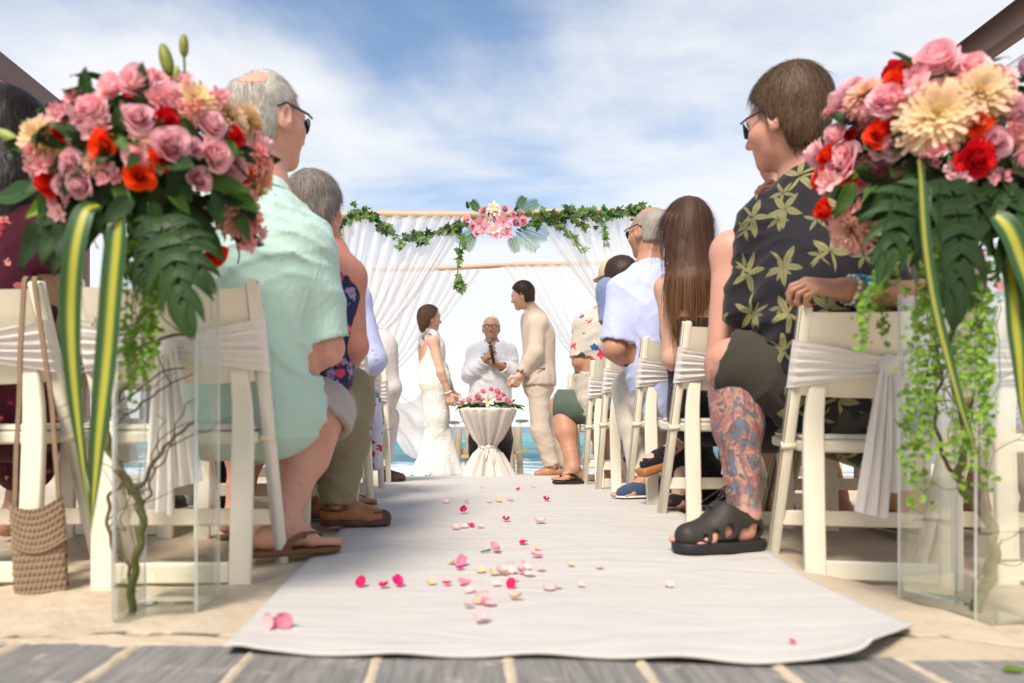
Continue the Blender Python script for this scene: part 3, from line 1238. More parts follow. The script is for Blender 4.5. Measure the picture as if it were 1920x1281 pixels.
MAT['sea'] = sea_mat()
MAT['drift'] = simple('weathered_post', (0.33, 0.25, 0.16, 1), 0.85, 0.35, 9, 40, 0.5, 0.01, stretch=(1, 1, 0.15))
MAT['bamboo'] = simple('pale_bamboo', (0.50, 0.36, 0.24, 1), 0.5, 0.25, 7, 30, 0.2, 0.003, stretch=(0.15, 1, 1))
MAT['beam'] = simple('dark_beam', (0.10, 0.062, 0.06, 1), 0.6, 0.3, 8, 60, 0.3, 0.004, stretch=(1, 0.1, 1))
MAT['beam_pale'] = simple('brown_beam', (0.17, 0.10, 0.085, 1), 0.6, 0.3, 8, 60, 0.3, 0.004, stretch=(1, 0.1, 1))

# ---------------------------------------------------------------- ground
GY = [-60, 0, 1.5, 1.9, 2.45, 2.75, 3.3, 3.8, 4.6, 5.5, 6.2, 6.7, 7.2, 9, 15, 22, 40]
GZ = [0.005, 0.005, 0.005, 0.0, 0.02, 0.028, 0.045, 0.05, 0.03, 0.0, -0.02, -0.035, -0.09, -0.35, -0.85, -1.3, -3]


def gz(x, y):
    z = np.interp(y, GY, GZ)
    sx = np.clip((np.asarray(x) - 0.95) / 0.25, 0, 1)
    sy = np.clip((2.75 - np.asarray(y)) / 0.5, 0, 1) * np.clip((np.asarray(y) - 1.2) / 0.2, 0, 1)
    return z - 0.035 * sx * sx * (3 - 2 * sx) * sy


def axis(fine_lo, fine_hi, step, lo, hi, grow=1.18):
    a = list(np.arange(fine_lo, fine_hi + 1e-6, step))
    s_ = step
    while a[-1] < hi:
        s_ *= grow
        a.append(a[-1] + s_)
    s_ = step
    b = []
    x = a[0]
    while x > lo:
        s_ *= grow
        x -= s_
        b.append(x)
    return np.array(b[::-1] + a)


def hnoise(x, y, f, seed):
    r = np.random.default_rng(seed)
    out = 0
    for i in range(9):
        a = r.uniform(0, 6.28)
        k = f * r.uniform(0.6, 1.7)
        out = out + np.sin((x * math.cos(a) + y * math.sin(a)) * k + r.uniform(0, 6.28) + 1.1 * np.sin((x * math.sin(a) - y * math.cos(a)) * k * 0.6 + i))
    return out / 9


def sheet(name, xs, ys, zf, mat):
    X, Y = np.meshgrid(xs, ys, indexing='ij')
    V = np.stack([X, Y, zf(X, Y)], -1).reshape(-1, 3)
    n, m = X.shape
    i = np.arange(n * m).reshape(n, m)
    Q = np.stack([i[:-1, :-1], i[1:, :-1], i[1:, 1:], i[:-1, 1:]], -1).reshape(-1, 4)
    return link_mesh(name, raw_mesh(name, V, Q, mat))


def sand_z(x, y):
    z = gz(x, y)
    on = np.clip((y - 1.34) / 0.12, 0, 1)
    under = np.clip(1.3 - np.abs(x - 0.25) / 0.72, 0, 1) ** 0.3          # flat below the carpet
    bumps = 0.011 * hnoise(x, y, 9, 3) + 0.013 * hnoise(x, y, 23, 4) + 0.008 * hnoise(x, y, 55, 5)
    near = np.clip((30 - y) / 20, 0, 1)
    z = z + on * near * bumps * (1 - 0.93 * under * (y < 6.4))
    # thinning out over the plank ends, running further in at the joints
    e = 1.312 - 0.063 * x
    jt = np.abs(((x + 1.585) / 0.2385 + 0.5) % 1.0 - 0.5) * 0.2385
    spill = 0.020 * np.exp(-(jt / 0.014) ** 2) + 0.016 * hnoise(x, y, 19, 31) + 0.014 * hnoise(x, y, 48, 32) + 0.010 * hnoise(x, y, 110, 33) + 0.026 * np.exp(-((x - 0.52) / 0.2) ** 2)
    inn = np.clip((e + 0.004 + spill - y) / 0.07, -1, 1)
    z = np.where(y < e + 0.05, np.where(inn > 0, 0.0075 - 0.02 * np.maximum(inn, 0) - 0.016 * (y < 1.0), np.minimum(z, 0.0075 + 0.03 * np.maximum(-inn, 0))), z)
    # a low ridge of sand heaped along the right edge of the carpet and round the vases
    z = z + on * (0.009 * np.exp(-((y - (1.312 - 0.063 * x)) / 0.03) ** 2) * np.clip(0.5 + hnoise(x, y, 13, 61), 0, 1) + 0.022 * np.exp(-((x - 1.16) / 0.10) ** 2 - ((y - 1.62) / 0.35) ** 2) + 0.012 * np.exp(-((x + 0.62) / 0.1) ** 2 - ((y - 1.6) / 0.3) ** 2))
    return z


tag(sheet('sand', axis(-1.5, 1.7, 0.011, -400, 400), np.concatenate([axis(1.13, 1.40, 0.006, -60, 1.40, 1.15), axis(1.42, 4.2, 0.022, 1.41, 42, 1.1)]), sand_z, MAT['sand']), kind='structure')


def sea_z(x, y):
    near = np.clip((140 - y) / 100, 0, 1) * np.clip((y - 15) / 8, 0, 1)
    w = 0.16 * np.sin(y * 0.75 + 1.3 * np.sin(x * 0.13) + 0.6 * np.sin(x * 0.31 + y * 0.1))
    w = w + 0.10 * np.sin(y * 1.55 + 0.9 * np.sin(x * 0.37 + 1)) + 0.05 * hnoise(x, y, 2.2, 9)
    sw = 0.30 * np.exp(-((y - 33 - 1.6 * np.sin(x * 0.11)) / 2.0) ** 2) + 0.22 * np.exp(-((y - 52 - 3 * np.sin(x * 0.07 + 2)) / 3.2) ** 2)
    return -1.17 + near * (w + sw)


tag(sheet('sea', axis(-22, 24, 0.4, -4500, 4500, 1.25), axis(16, 95, 0.35, 14, 8000, 1.2), sea_z, MAT['sea']), kind='structure')

# ---------------------------------------------------------------- boardwalk of single planks
walk = thing('boardwalk', None, None, (0, 0, 0))
del_keys = [k for k in walk.keys() if k in ('label', 'category')]
for k in del_keys:
    del walk[k]
walk['kind'] = 'structure'
PW = 0.2385
for i in range(14):
    xc = -1.585 + PW * (i + 0.5)
    if xc > 1.75:
        break
    m = MB()
    ye = 1.312 - 0.063 * xc + random.uniform(-0.006, 0.006)
    y0 = 0.35
    n = 8
    for (a, b) in ((0, 1),):
        ys = np.linspace(y0, ye, n)
        hw = PW / 2 - 0.006 - random.uniform(0, 0.003)
        prof = [(-hw, -0.02), (-hw, -0.004), (-hw + 0.005, 0.0), (0, 0.0008), (hw - 0.005, 0.0), (hw, -0.004), (hw, -0.02)]
        dz = random.uniform(-0.002, 0.002)
        tl = random.uniform(-0.006, 0.006)
        G = np.array([[(xc + px + 0.0015 * math.sin(y * 9 + i), y, 0.006 + pz + dz + tl * px + 0.0012 * math.sin(7 * y + 2 * i)) for px, pz in prof] for y in ys])
        m.grid(G, flip=True)
        k = len(prof)
        m.add(G[-1], [tuple(range(k))])
        m.add(G[0], [tuple(range(k - 1, -1, -1))])
    m.build('plank', MAT['plank'], walk, smooth=False)
# sand packed into the plank joints
m = MB()
for j in range(15):
    xj = -1.585 + PW * j
    if xj > 1.6:
        break
    ys = np.linspace(0.5, 1.30 - 0.063 * xj, 90)
    G = []
    for y in ys:
        k = np.clip((y - 0.9) / 0.4, 0, 1)
        wv = 0.007 + 0.006 * k * (1 + float(hnoise(np.array(xj * 9.0), np.array(y), 60, 41))) + 0.005 * k * float(hnoise(np.array(xj * 5.0), np.array(y), 140, 42))
        ox = 0.003 * float(hnoise(np.array(xj * 3.0), np.array(y), 40, 43))
        G.append([(xj + ox - wv, y, 0.003), (xj + ox - wv * 0.5, y, 0.0072 + 0.0012 * k), (xj + ox, y, 0.0078 + 0.002 * k), (xj + ox + wv * 0.5, y, 0.0072 + 0.0012 * k), (xj + ox + wv, y, 0.003)])
    m.grid(np.array(G), flip=True)
tag(m.build('drifted_sand', MAT['sand']), kind='stuff')

# ---------------------------------------------------------------- aisle carpet
def carpet():
    nx, ny = 64, 170
    ys = 1.29 + (6.55 - 1.29) * np.linspace(0, 1, ny) ** 1.35
    G = np.zeros((nx, ny, 3))
    for j, y in enumerate(ys):
        xl = -0.455 - 0.02 * (y - 1.3) - 0.014 * math.sin(y * 4.1) - 0.012 * math.sin(y * 1.7 + 1)
        xr = 0.955 + 0.008 * (y - 1.3) + 0.02 * math.sin(y * 2.9 + 0.5) - 0.95 * max(0, 1.46 - y) + 0.02 * math.exp(-((y - 2.2) / 0.2) ** 2)
        u = np.linspace(0, 1, nx)
        x = xl + (xr - xl) * u
        yy = y - (0.012 + 0.058 * u) * max(0, 1 - (y - 1.29) / 0.35) + 0.008 * np.sin(x * 9)
        z = gz(np.minimum(x, 0.9), yy) + 0.0145 + 0.0025 * hnoise(x, yy, 11, 21) + 0.0018 * hnoise(x, yy, 31, 22)
        # right front corner curls up
        cu = np.clip((u - 0.86) / 0.14, 0, 1) ** 1.6 * max(0, 1 - (y - 1.29) / 0.22) ** 1.2
        z = z + 0.04 * cu
        x = x - 0.055 * cu ** 1.5
        fr = np.exp(-((u - 0.02) / 0.03) ** 2) * max(0, 1 - (y - 1.29) / 0.1)
        z = z + 0.008 * fr + 0.004 * np.sin(u * 30) * max(0, 1 - (y - 1.29) / 0.06)
        G[:, j] = np.stack([x, yy, z], 1)
    m = MB()
    m.grid(G, 0)
    o = m.build('aisle_carpet', [MAT['carpet'], MAT['carpet_back']])
    sd = o.modifiers.new('thick', 'SOLIDIFY')
    sd.thickness = 0.006
    sd.offset = -1
    sd.material_offset = 1
    sd.material_offset_rim = 0
    tag(o, 'long white aisle carpet running over the sand with its right front corner curled up', 'carpet')


carpet()

# ---------------------------------------------------------------- old pier posts in the surf, seabirds on them
MAT['gull_dark'] = simple('gull_grey', (0.10, 0.11, 0.12, 1), 0.7, 0.2)
MAT['gull_white'] = simple('gull_white', (0.72, 0.73, 0.74, 1), 0.7, 0.05)
pier = thing('wooden_pier', 'low weathered wooden pier frame standing in the surf behind the officiant', 'pier', (0.5, 21, -1.3))
YP = 20.0
posts = [(845, 812, 20.0), (858, 803, 20.0), (876, 801, 21.5), (956, 803, 20.0), (974, 800, 20.6), (963, 806, 22.0)]
for k, (px, py, yy) in enumerate(posts):
    t = P(px, py, yy)
    m = MB()
    w = 0.10 if k in (1, 2, 3, 4) else 0.07
    pts = [(t[0] + 0.03 * math.sin(k + z * 1.7), yy, z) for z in np.linspace(-1.7, t[2], 7)]
    m.tube(pts, [w * 1.05, w, w * 0.95, w * 0.97, w * 0.9], 8)
    m.build('post', MAT['drift'], pier)
for (a, b, w) in (((835, 848, 20), (885, 846, 20.2), 0.16), ((946, 851, 20.2), (990, 846, 20.2), 0.09), ((838, 856, 21.4), (980, 856, 21.4), 0.12)):
    m = MB()
    m.bar(P(*a), P(*b), 0.12, w, (0, 1, 0), bev=0.01)
    m.build('beam', MAT['drift'], pier)
for (px, py, yy, d) in ((853, 800, 20.0, 1), (975, 797, 20.6, -1)):
    b = P(px, py, yy)
    g = thing('seabird', 'small dark seabird perched on the pier post ' + ('left of the wrapped table' if d == 1 else 'between the wrapped table and the groom'), 'bird', b, 'seabirds on the pier posts')
    m = MB()
    m.ball(b + (0, 0, 0.10), (0.15, 0.065, 0.055), 10, 7)
    m.ball(b + (0.15 * d, 0, 0.15), (0.05, 0.04, 0.04), 8, 6)
    m.build('body', MAT['gull_white'], g)
    m = MB()
    for sy in (-1, 1):
        m.ball(b + (-0.06 * d, sy * 0.05, 0.12), (0.20, 0.025, 0.045), 8, 6)
    m.build('wing', MAT['gull_dark'], g)
    m = MB()
    for sy in (-1, 1):
        m.tube([b + (0, sy * 0.02, 0.06), b + (0.0, sy * 0.02, -0.01)], 0.008, 5)
    m.build('leg', MAT['gull_dark'], g)
    m = MB()
    m.tube([b + (0.19 * d, 0, 0.15), b + (0.26 * d, 0, 0.14)], [0.014, 0.004], 5)
    m.build('beak', MAT['gull_dark'], g)

# ---------------------------------------------------------------- timber shade frames over the guests
for sd_, x, yb, mat, lab in ((1, 2.67, 4.6, MAT['beam'], 'dark wooden shade frame with white cloth above the guests right of the aisle'),
                             (-1, -2.53, 4.6, MAT['beam_pale'], 'brown wooden shade frame above the dark haired woman left of the aisle')):
    f = thing('shade_frame', lab, 'shade frame', (x, yb, gz(x, yb)), 'wooden shade frames beside the aisle')
    zt = CZ + 1.95
    m = MB()
    m.bar((x, -3.0, zt), (x, yb + 0.1, zt), 0.10, 0.15, (1, 0, 0), bev=0.008)
    m.build('beam', mat, f)
    for yy in (yb, 1.0 if sd_ > 0 else 0.9):
        m = MB()
        m.bar((x, yy, float(gz(x, yy)) - 0.2), (x, yy, zt - 0.077), 0.09, 0.09, (1, 0, 0), bev=0.006)
        m.build('post', mat, f)
    for yy in (0.2, 2.2, 4.2):
        m = MB()
        m.bar((x + sd_ * 0.06, yy, zt - 0.02), (x + sd_ * 2.6, yy, zt - 0.02), 0.08, 0.1, (0, 1, 0), bev=0.006)
        m.build('rafter', mat, f)
    m = MB()
    m.bar((x + sd_ * 2.65, -3.0, zt), (x + sd_ * 2.65, yb + 0.1, zt), 0.10, 0.15, (1, 0, 0), bev=0.008)
    m.build('beam', mat, f)
    for yy in (yb, 0.6):
        m = MB()
        m.bar((x + sd_ * 2.65, yy, float(gz(x, yy)) - 0.2), (x + sd_ * 2.65, yy, zt - 0.077), 0.09, 0.09, (1, 0, 0), bev=0.006)
        m.build('post', mat, f)
    if sd_ > 0:
        G = np.array([[(x + 0.07 + 2.5 * u, -2.8 + 7.2 * v, zt - 0.13 - 0.30 * (math.sin(math.pi * u)) * (0.6 + 0.4 * math.cos(v * 22)) - 0.02 * math.sin(u * 80 + 3 * math.sin(v * 9)))
                       for v in np.linspace(0, 1, 90)] for u in np.linspace(0, 1, 70)])
        m = MB()
        m.grid(G)
        m.build('roof_cloth', MAT['sheer'], f)

# ---------------------------------------------------------------- wedding arch
YF, YR = 6.0, 7.95
XL, XR = -1.05, 1.66
ZB = CZ + 1.823
arch = thing('wedding_arch', 'bamboo wedding arch hung with sheer white curtains behind the couple', 'wedding arch', (0.3, YF, float(gz(0, YF))))


def pole(name, a, b, r, mat=None):
    a, b = np.asarray(a, float), np.asarray(b, float)
    t = np.linspace(0, 1, 25)
    pts = a + (b - a) * t[:, None] + 0.006 * np.stack([np.sin(t * 9 + a[0]), np.sin(t * 7), np.sin(t * 11 + a[1])], 1)
    rad = [r * (1.0 + (0.14 if i % 4 == 0 else 0.0) - 0.1 * tt) for i, tt in enumerate(t)]
    m = MB()
    m.tube(pts, rad, 10)
    return m.build(name, mat or MAT['bamboo'], arch)


pole('beam', (XL - 0.12, YF, ZB), (XR + 0.12, YF, ZB + 0.03), 0.036)
pole('beam', (XL - 0.10, YR, ZB - 0.03), (XR + 0.1, YR, ZB + 0.06), 0.030)
for x in (XL, XR):
    pole('pole', (x, YF + 0.03, float(gz(x, YF)) - 0.2), (x, YF + 0.03, ZB + 0.02), 0.035)
    pole('wrapped_pole', (x, YR - 0.03, float(gz(x, YR)) - 0.3), (x, YR - 0.03, ZB + 0.02), 0.032, MAT['sash'])


def swag(top_a, top_b, tie, nf, amp, bunch, sag=0.0, bulge=0.0, nu=70, nv=46):
    """cloth from a line on the beam gathered towards one point"""
    a, b, tie = (np.asarray(q, float) for q in (top_a, top_b, tie))
    u = np.linspace(0, 1, nu)[:, None, None]
    v = np.linspace(0, 1, nv)[None, :, None]
    top = a + (b - a) * u
    bun = tie + np.array([(u[:, 0, 0] - 0.5) * bunch, np.sin(u[:, 0, 0] * nf * 5) * bunch * 0.4, 0 * u[:, 0, 0]]).T[:, None, :]
    w = v ** 0.92
    G = top * (1 - w) + bun * w
    f = np.sin(u * nf * 2 * math.pi + 2.0 * np.sin(u * 7) + 0.8 * np.sin(v * 3)) + 0.45 * np.sin(u * nf * 4.7 * math.pi + 1)
    G[..., 1] += (amp * f * (0.25 + 0.75 * (1 - w)) + bulge * np.sin(v * math.pi))[..., 0]
    G[..., 2] += (-sag * np.sin(v * math.pi) * np.sin(u * math.pi * 0.5 + 0.3))[..., 0] + (0.35 * amp * f * np.sin(v * math.pi))[..., 0]
    m = MB()
    m.grid(G)
    return m.build('curtain', MAT['sheer'], arch)


swag((XL + 0.02, YF - 0.05, ZB - 0.02), (0.08, YF - 0.05, ZB - 0.02), (XL + 0.04, YF - 0.06, 1.02), 11, 0.030, 0.16, 0.16)
swag((0.62, YF - 0.05, ZB - 0.02), (XR - 0.02, YF - 0.05, ZB), (XR - 0.03, YF - 0.06, 1.05), 11, 0.030, 0.16, 0.16)
swag((XL + 0.02, YR - 0.06, ZB - 0.05), (0.22, YR - 0.06, ZB - 0.04), (XL + 0.10, YR - 0.1, 0.93), 10, 0.028, 0.16, 0.10)
swag((0.45, YR - 0.06, ZB), (XR - 0.02, YR - 0.06, ZB + 0.03), (XR - 0.08, YR - 0.1, 0.95), 10, 0.028, 0.16, 0.10)


def tail(tie, pts_bottom, nf, amp, billow=0.0):
    tie = np.asarray(tie, float)
    B = catmull(pts_bottom, 10)
    nu, nv = len(B), 30
    G = np.zeros((nu, nv, 3))
    for i in range(nu):
        uu = i / (nu - 1)
        st = tie + np.array([(uu - 0.5) * 0.12, 0.02 * math.sin(uu * 12), 0])
        for j in range(nv):
            v = j / (nv - 1)
            w = v ** 1.15
            G[i, j] = st * (1 - w) + B[i] * w
            G[i, j, 1] += amp * math.sin(uu * nf * 6.28 + 1.5 * v) * (0.3 + v)
            G[i, j, 2] += billow * math.sin(v * math.pi) * math.sin(uu * math.pi)
    m = MB()
    m.grid(G)
    return m.build('curtain_tail', MAT['sheer'], arch)


tail((XL + 0.04, YF - 0.06, 1.02), [(XL - 0.12, YF, 0.02), (XL + 0.05, YF - 0.1, 0.0), (XL + 0.25, YF, 0.03)], 4, 0.03)
tail((XR - 0.03, YF - 0.06, 1.05), [(XR - 0.25, YF, 0.02), (XR - 0.05, YF - 0.1, 0.0), (XR + 0.12, YF, 0.03)], 4, 0.03)
tail((XL + 0.10, YR - 0.1, 0.93), [P(716, 775, 7.6), P(760, 850, 7.5), P(800, 858, 7.4), P(822, 830, 7.3)], 5, 0.03, 0.05)
tail((XL + 0.10, YR - 0.1, 0.93), [P(712, 800, 7.7), P(735, 800, 7.6), P(790, 800, 7.5), P(826, 775, 7.4)], 4, 0.04, 0.06)
tail((XR - 0.08, YR - 0.1, 0.95), [(XR - 0.3, YR, -0.1), (XR - 0.05, YR - 0.1, -0.15), (XR + 0.15, YR, -0.1)], 4, 0.03)
# narrow tie bands round the gathered curtains
for q in ((XL + 0.04, YF - 0.06, 1.02), (XR - 0.03, YF - 0.06, 1.05), (XL + 0.10, YR - 0.1, 0.93), (XR - 0.08, YR - 0.1, 0.95)):
    m = MB()
    m.tube([(q[0] + 0.085 * math.cos(a), q[1] + 0.075 * math.sin(a), q[2]) for a in np.linspace(0, 6.283, 17)], 0.016, 7)
    m.build('tie_band', MAT['sash'], arch)
# ---------------------------------------------------------------- folding chairs with sashes
CH, CW = 0.82, 0.245


def frame_y(z):
    return 0.30 - 0.335 * z / CH


def make_chair():
    t = thing('folding_chair', 'white folding chair', 'chair')
    wp = MAT['white_paint']
    for s in (-1, 1):
        m = MB()
        x = s * (CW - 0.018)
        m.bar((x, frame_y(0), 0), (x, frame_y(CH), CH), 0.036, 0.030, (1, 0, 0), bev=0.005)
        m.build('front_leg', wp, t)
        m = MB()
        xr = s * (CW - 0.064)
        zs = np.linspace(0, 0.60, 12)
        for a, b in zip(zs[:-1], zs[1:]):
            pass
        cx = lambda z: xr + s * 0.002 * math.sin(z * 5) - s * 0.014 * max(0, (z - 0.42) / 0.18) ** 2
        cy = lambda z: 0.0 + 0.045 * (z / 0.60) ** 1.2
        G = []
        for z in zs:
            w = 0.029 - 0.006 * max(0, (z - 0.4) / 0.2)
            d = 0.012
            r_ = 0.004
            prof = [(-w, -d + r_), (-w + r_, -d), (w - r_, -d), (w, -d + r_), (w, d - r_), (w - r_, d), (-w + r_, d), (-w, d - r_), (-w, -d + r_)]
            G.append([(cx(z) + a, cy(z) + b, z) for a, b in prof])
        m.grid(np.array(G), flip=True)
        m.add(np.array(G[-1])[:-1], [tuple(range(8))])
        m.add(np.array(G[0])[:-1], [tuple(range(7, -1, -1))])
        m.build('rear_leg', wp, t, smooth=False)

    def slat(name, z0, z1, dip, bow, th=0.013):
        m = MB()
        xs = np.linspace(-CW + 0.034, CW - 0.034, 15)
        G = []
        for x in xs:
            u = x / CW
            zt = z1 - 0.012 * (1 - abs(u)) * 0 + 0.010 * abs(u) ** 2 - 0.008
            zb = z0 - dip * (1 - u * u)
            row = []
            for (z, o) in ((zb, -th / 2), ((zb + zt) / 2, -th / 2 - 0.002), (zt, -th / 2), (zt, th / 2), ((zb + zt) / 2, th / 2), (zb, th / 2), (zb, -th / 2)):
                row.append((x, frame_y(z) - bow * (1 - u * u) + o, z))
            G.append(row)
        m.grid(np.array(G))
        return m.build(name, wp, t, smooth=False)
    slat('top_slat', 0.665, 0.80, 0.0, 0.022)
    slat('lower_slat', 0.565, 0.625, 0.014, 0.022)
    # seat: frame with an inset pad
    m = MB()
    m.box((0, 0.235, 0.405), (2 * CW - 0.085, 0.36, 0.034), bev=0.006)
    st = m.build('seat', wp, t, smooth=False)
    m = MB()
    m.box((0, 0.235, 0.430), (2 * CW - 0.10, 0.345, 0.024), bev=0.009)
    m.build('seat_pad', MAT['seat_pad'], st)
    for (yy, zz, w, h_, d) in ((0.006, 0.045, CW - 0.093, 0.055, 0.018), (frame_y(0.16), 0.16, CW - 0.036, 0.05, 0.018), (0.005 + 0.012, 0.30, CW - 0.093, 0.03, 0.016)):
        if zz > 0.2:
            continue
        m = MB()
        m.box((0, yy, zz), (2 * w, d, h_), bev=0.004)
        m.build('stretcher', wp, t, smooth=False)
    for s in (-1, 1):
        m = MB()
        m.tube([(s * (CW - 0.04), 0.127, 0.405), (s * (CW + 0.002), 0.127, 0.405)], 0.013, 10)
        m.build('pivot_bolt', wp, t)
    # sash: a folded band round both posts, pinched at the middle of the back
    m = MB()
    us = np.linspace(-1, 1, 61)
    vs = np.linspace(0, 1, 29)
    for side in (-1, 1):
        G = np.zeros((len(us), len(vs), 3))
        for i, u in enumerate(us):
            H = 0.052 + 0.088 * min(1, abs(u)) ** 1.1
            for j, v in enumerate(vs):
                z = 0.642 + 0.012 * abs(u) + (v - 0.5) * H
                f = 0.5 * math.sin(v * 31 + 2.2 * u + 1.4 * math.sin(3 * u)) + 0.35 * math.sin(v * 55 - 3 * u) + 0.5 * abs(math.sin(v * 18 + u * 1.3))
                xx = u * (CW + 0.006)
                bow = 0.020 * (1 - u * u)
                wrap = max(0, abs(u) - 0.93) / 0.07
                y = frame_y(z) - bow + side * (0.0215 * (1 - 0.92 * wrap ** 2)) + side * 0.0055 * f * (1 - wrap)
                if side < 0:
                    y -= 0.006 * math.exp(-(u / 0.12) ** 2)
                G[i, j] = (xx, y, z)
        m.grid(G, flip=side > 0)
    m.build('sash', MAT['sash'], t)
    m = MB()
    zk = 0.642
    yk = frame_y(zk) - 0.055
    m.ball((0, yk, zk), (0.026, 0.02, 0.036), 12, 8)
    for sx, L, sp in ((-1, 0.42, 0.02), (1, 0.35, 0.03)):
        G = np.zeros((13, 22, 3))
        for i in range(13):
            u = i / 12 - 0.5
            for j in range(22):
                v = j / 21
                w = 0.03 + 0.055 * v ** 0.8
                G[i, j] = (sx * (0.012 + sp * v) + u * w, yk - 0.012 - 0.012 * math.sin(u * 17 + sx + v * 2) * (0.4 + v) + 0.02 * v, zk - 0.01 - L * v + 0.02 * u * sx)
        m.grid(G)
    m.build('sash_tail', MAT['sash'], t)
    return t


MAT['seat_pad'] = simple('seat_pad', (0.76, 0.70, 0.57, 1), 0.5, 0.04, 12, 60, 0.15, 0.002)
chair0 = make_chair()
CHAIRS = [
    # x, rear y, yaw (deg), label
    (-0.774, 1.854, 2, 'white folding chair carrying the man in the mint green shirt'),
    (-1.345, 1.86, 3, 'white folding chair with the crochet bag hanging from its back'),
    (-0.76, 2.52, 0, 'white folding chair of the grey haired guest in khaki trousers'),
    (-1.27, 2.55, 0, 'white folding chair of the guest in dark trousers behind the curly willow vase'),
    (-0.69, 3.25, 0, 'white folding chair of the guest in pale blue shirt and floral skirt'),
    (-1.2, 3.3, 0, 'empty white folding chair next to the pale blue shirted guest'),
    (-0.715, 3.95, 0, 'white folding chair in front of the floral skirted guest, left of the aisle'),
    (-0.75, 4.7, 0, 'white folding chair of the beige dressed guest nearest the bride'),
    (1.225, 2.02, -10, 'white folding chair the tattooed man in the leaf print shirt sits on'),
    (1.775, 2.0, -8, 'white folding chair seen through the glass vase on the right'),
    (1.105, 2.75, 0, 'white folding chair of the woman with long brown hair'),
    (1.63, 2.72, 0, 'white folding chair of the bare shouldered guest beside the long haired woman'),
    (1.10, 3.33, 0, 'white folding chair of the bald man in the pale blue shirt'),
    (1.62, 3.33, 0, 'white folding chair beside the bald man in pale blue'),
    (1.055, 3.9, 0, 'white folding chair of the dark haired guest in denim blue'),
    (1.57, 3.95, 0, 'white folding chair beside the guest in denim blue'),
    (1.06, 4.4, 0, 'white folding chair of the man in green shorts'),
    (1.03, 5.1, 0, 'white folding chair closest to the groom on the right of the aisle'),
]
for i, (x, y, yaw, lab) in enumerate(CHAIRS):
    c = chair0 if i == 0 else copy_tree(chair0)
    c['label'] = lab
    c['group'] = 'white folding chairs in rows along the aisle'
    fx, fy = x - 0.3 * math.sin(R(yaw)), y + 0.3 * math.cos(R(yaw))
    z0, z1 = float(gz(x, y)), float(gz(fx, fy))
    c.location = (x, y, z0 - 0.008)
    c.rotation_euler = (math.atan2(z1 - z0, 0.3) * 0.8, 0, R(yaw))

# ---------------------------------------------------------------- crochet bag hanging from a chair back
def crochet_bag():
    mt = NT('crochet_yarn')
    v = mt.coord()
    n = mt.noise(v, 60, 4)
    c = mt.mix(n, (0.20, 0.135, 0.08, 1), (0.32, 0.225, 0.145, 1))
    mat = mt.done(mt.princ(c, 0.9, 0.1, mt.bump(mt.noise(v, 500, 3), 0.5, 0.002), 0, 0.2))
    c0 = P(75, 1045, 1.80)
    t = thing('crochet_bag', 'beige crochet shoulder bag with a flap hanging from the chair back', 'bag', (c0[0], c0[1], 0.0))
    W, H, D = 0.138, 0.235, 0.035

    def panel(w, h, zc, yc, nx, nz, cell, flapcurve=False, yoff=0.0):
        G = np.zeros((nx, nz, 3))
        for i in range(nx):
            u = i / (nx - 1) - 0.5
            for j in range(nz):
                q = j / (nz - 1)
                puff = D * (1 - (2 * u) ** 4) ** 0.5 * (math.sin(math.pi * min(1, max(0, q))) ** 0.35 if not flapcurve else 1) * 0.5
                kx, kz = u * w / cell, q * h / cell * 0.7
                st = 0.0055 * abs(math.sin(math.pi * (kx + 0.5 * (int(kz) % 2)))) * abs(math.sin(math.pi * kz))
                z = zc + (q - 0.5) * h
                if flapcurve:
                    z = zc + h / 2 - (1 - q) * h * (1 - 0.25 * (2 * u) ** 2) + 0.03 * (2 * u) ** 2 * q
                G[i, j] = (c0[0] + u * w + 0.01 * (0.5 - q) , yc - puff - st - yoff, z + 0.012 * u)
        return G
    m = MB()
    zc = c0[2]
    m.grid(panel(W, H, zc, c0[1], 90, 130, 0.0125), flip=True)
    Gb = panel(W, H, zc, c0[1], 30, 40, 0.0085)
    Gb[..., 1] = 2 * c0[1] - Gb[..., 1]
    m.grid(Gb)
    m.build('pouch', mat, t)
    m = MB()
    G = panel(W * 1.02, 0.11, zc + H / 2 - 0.045, c0[1], 90, 70, 0.0115, True, 0.006)
    m.grid(G, flip=True)
    m.tube(G[:, 0], 0.0045, 6)
    m.build('flap', mat, t)
    m = MB()
    top = np.array([-1.10, 1.80, 0.79])
    a, b = np.array([c0[0] - W * 0.5, c0[1], zc + H / 2 - 0.01]), np.array([c0[0] + W * 0.36, c0[1], zc + H / 2])
    for q, s in ((a, -1), (b, 1)):
        pts = catmull([q, q * 0.5 + top * 0.5 + np.array([0.012 * s, -0.01, 0]), top + np.array([0.014 * s - 0.01, -0.02, 0]), top + np.array([0.012 * s, 0.0, 0.018])], 8)
        G = np.array([[p + np.array([w, 0.0015 * math.sin(i), 0]) for w in (-0.006, 0, 0.006)] for i, p in enumerate(pts)])
        m.grid(G)
        G2 = G + np.array([0, 0.004, 0])
        m.grid(G2, flip=True)
    m.build('strap', mat, t)


crochet_bag()
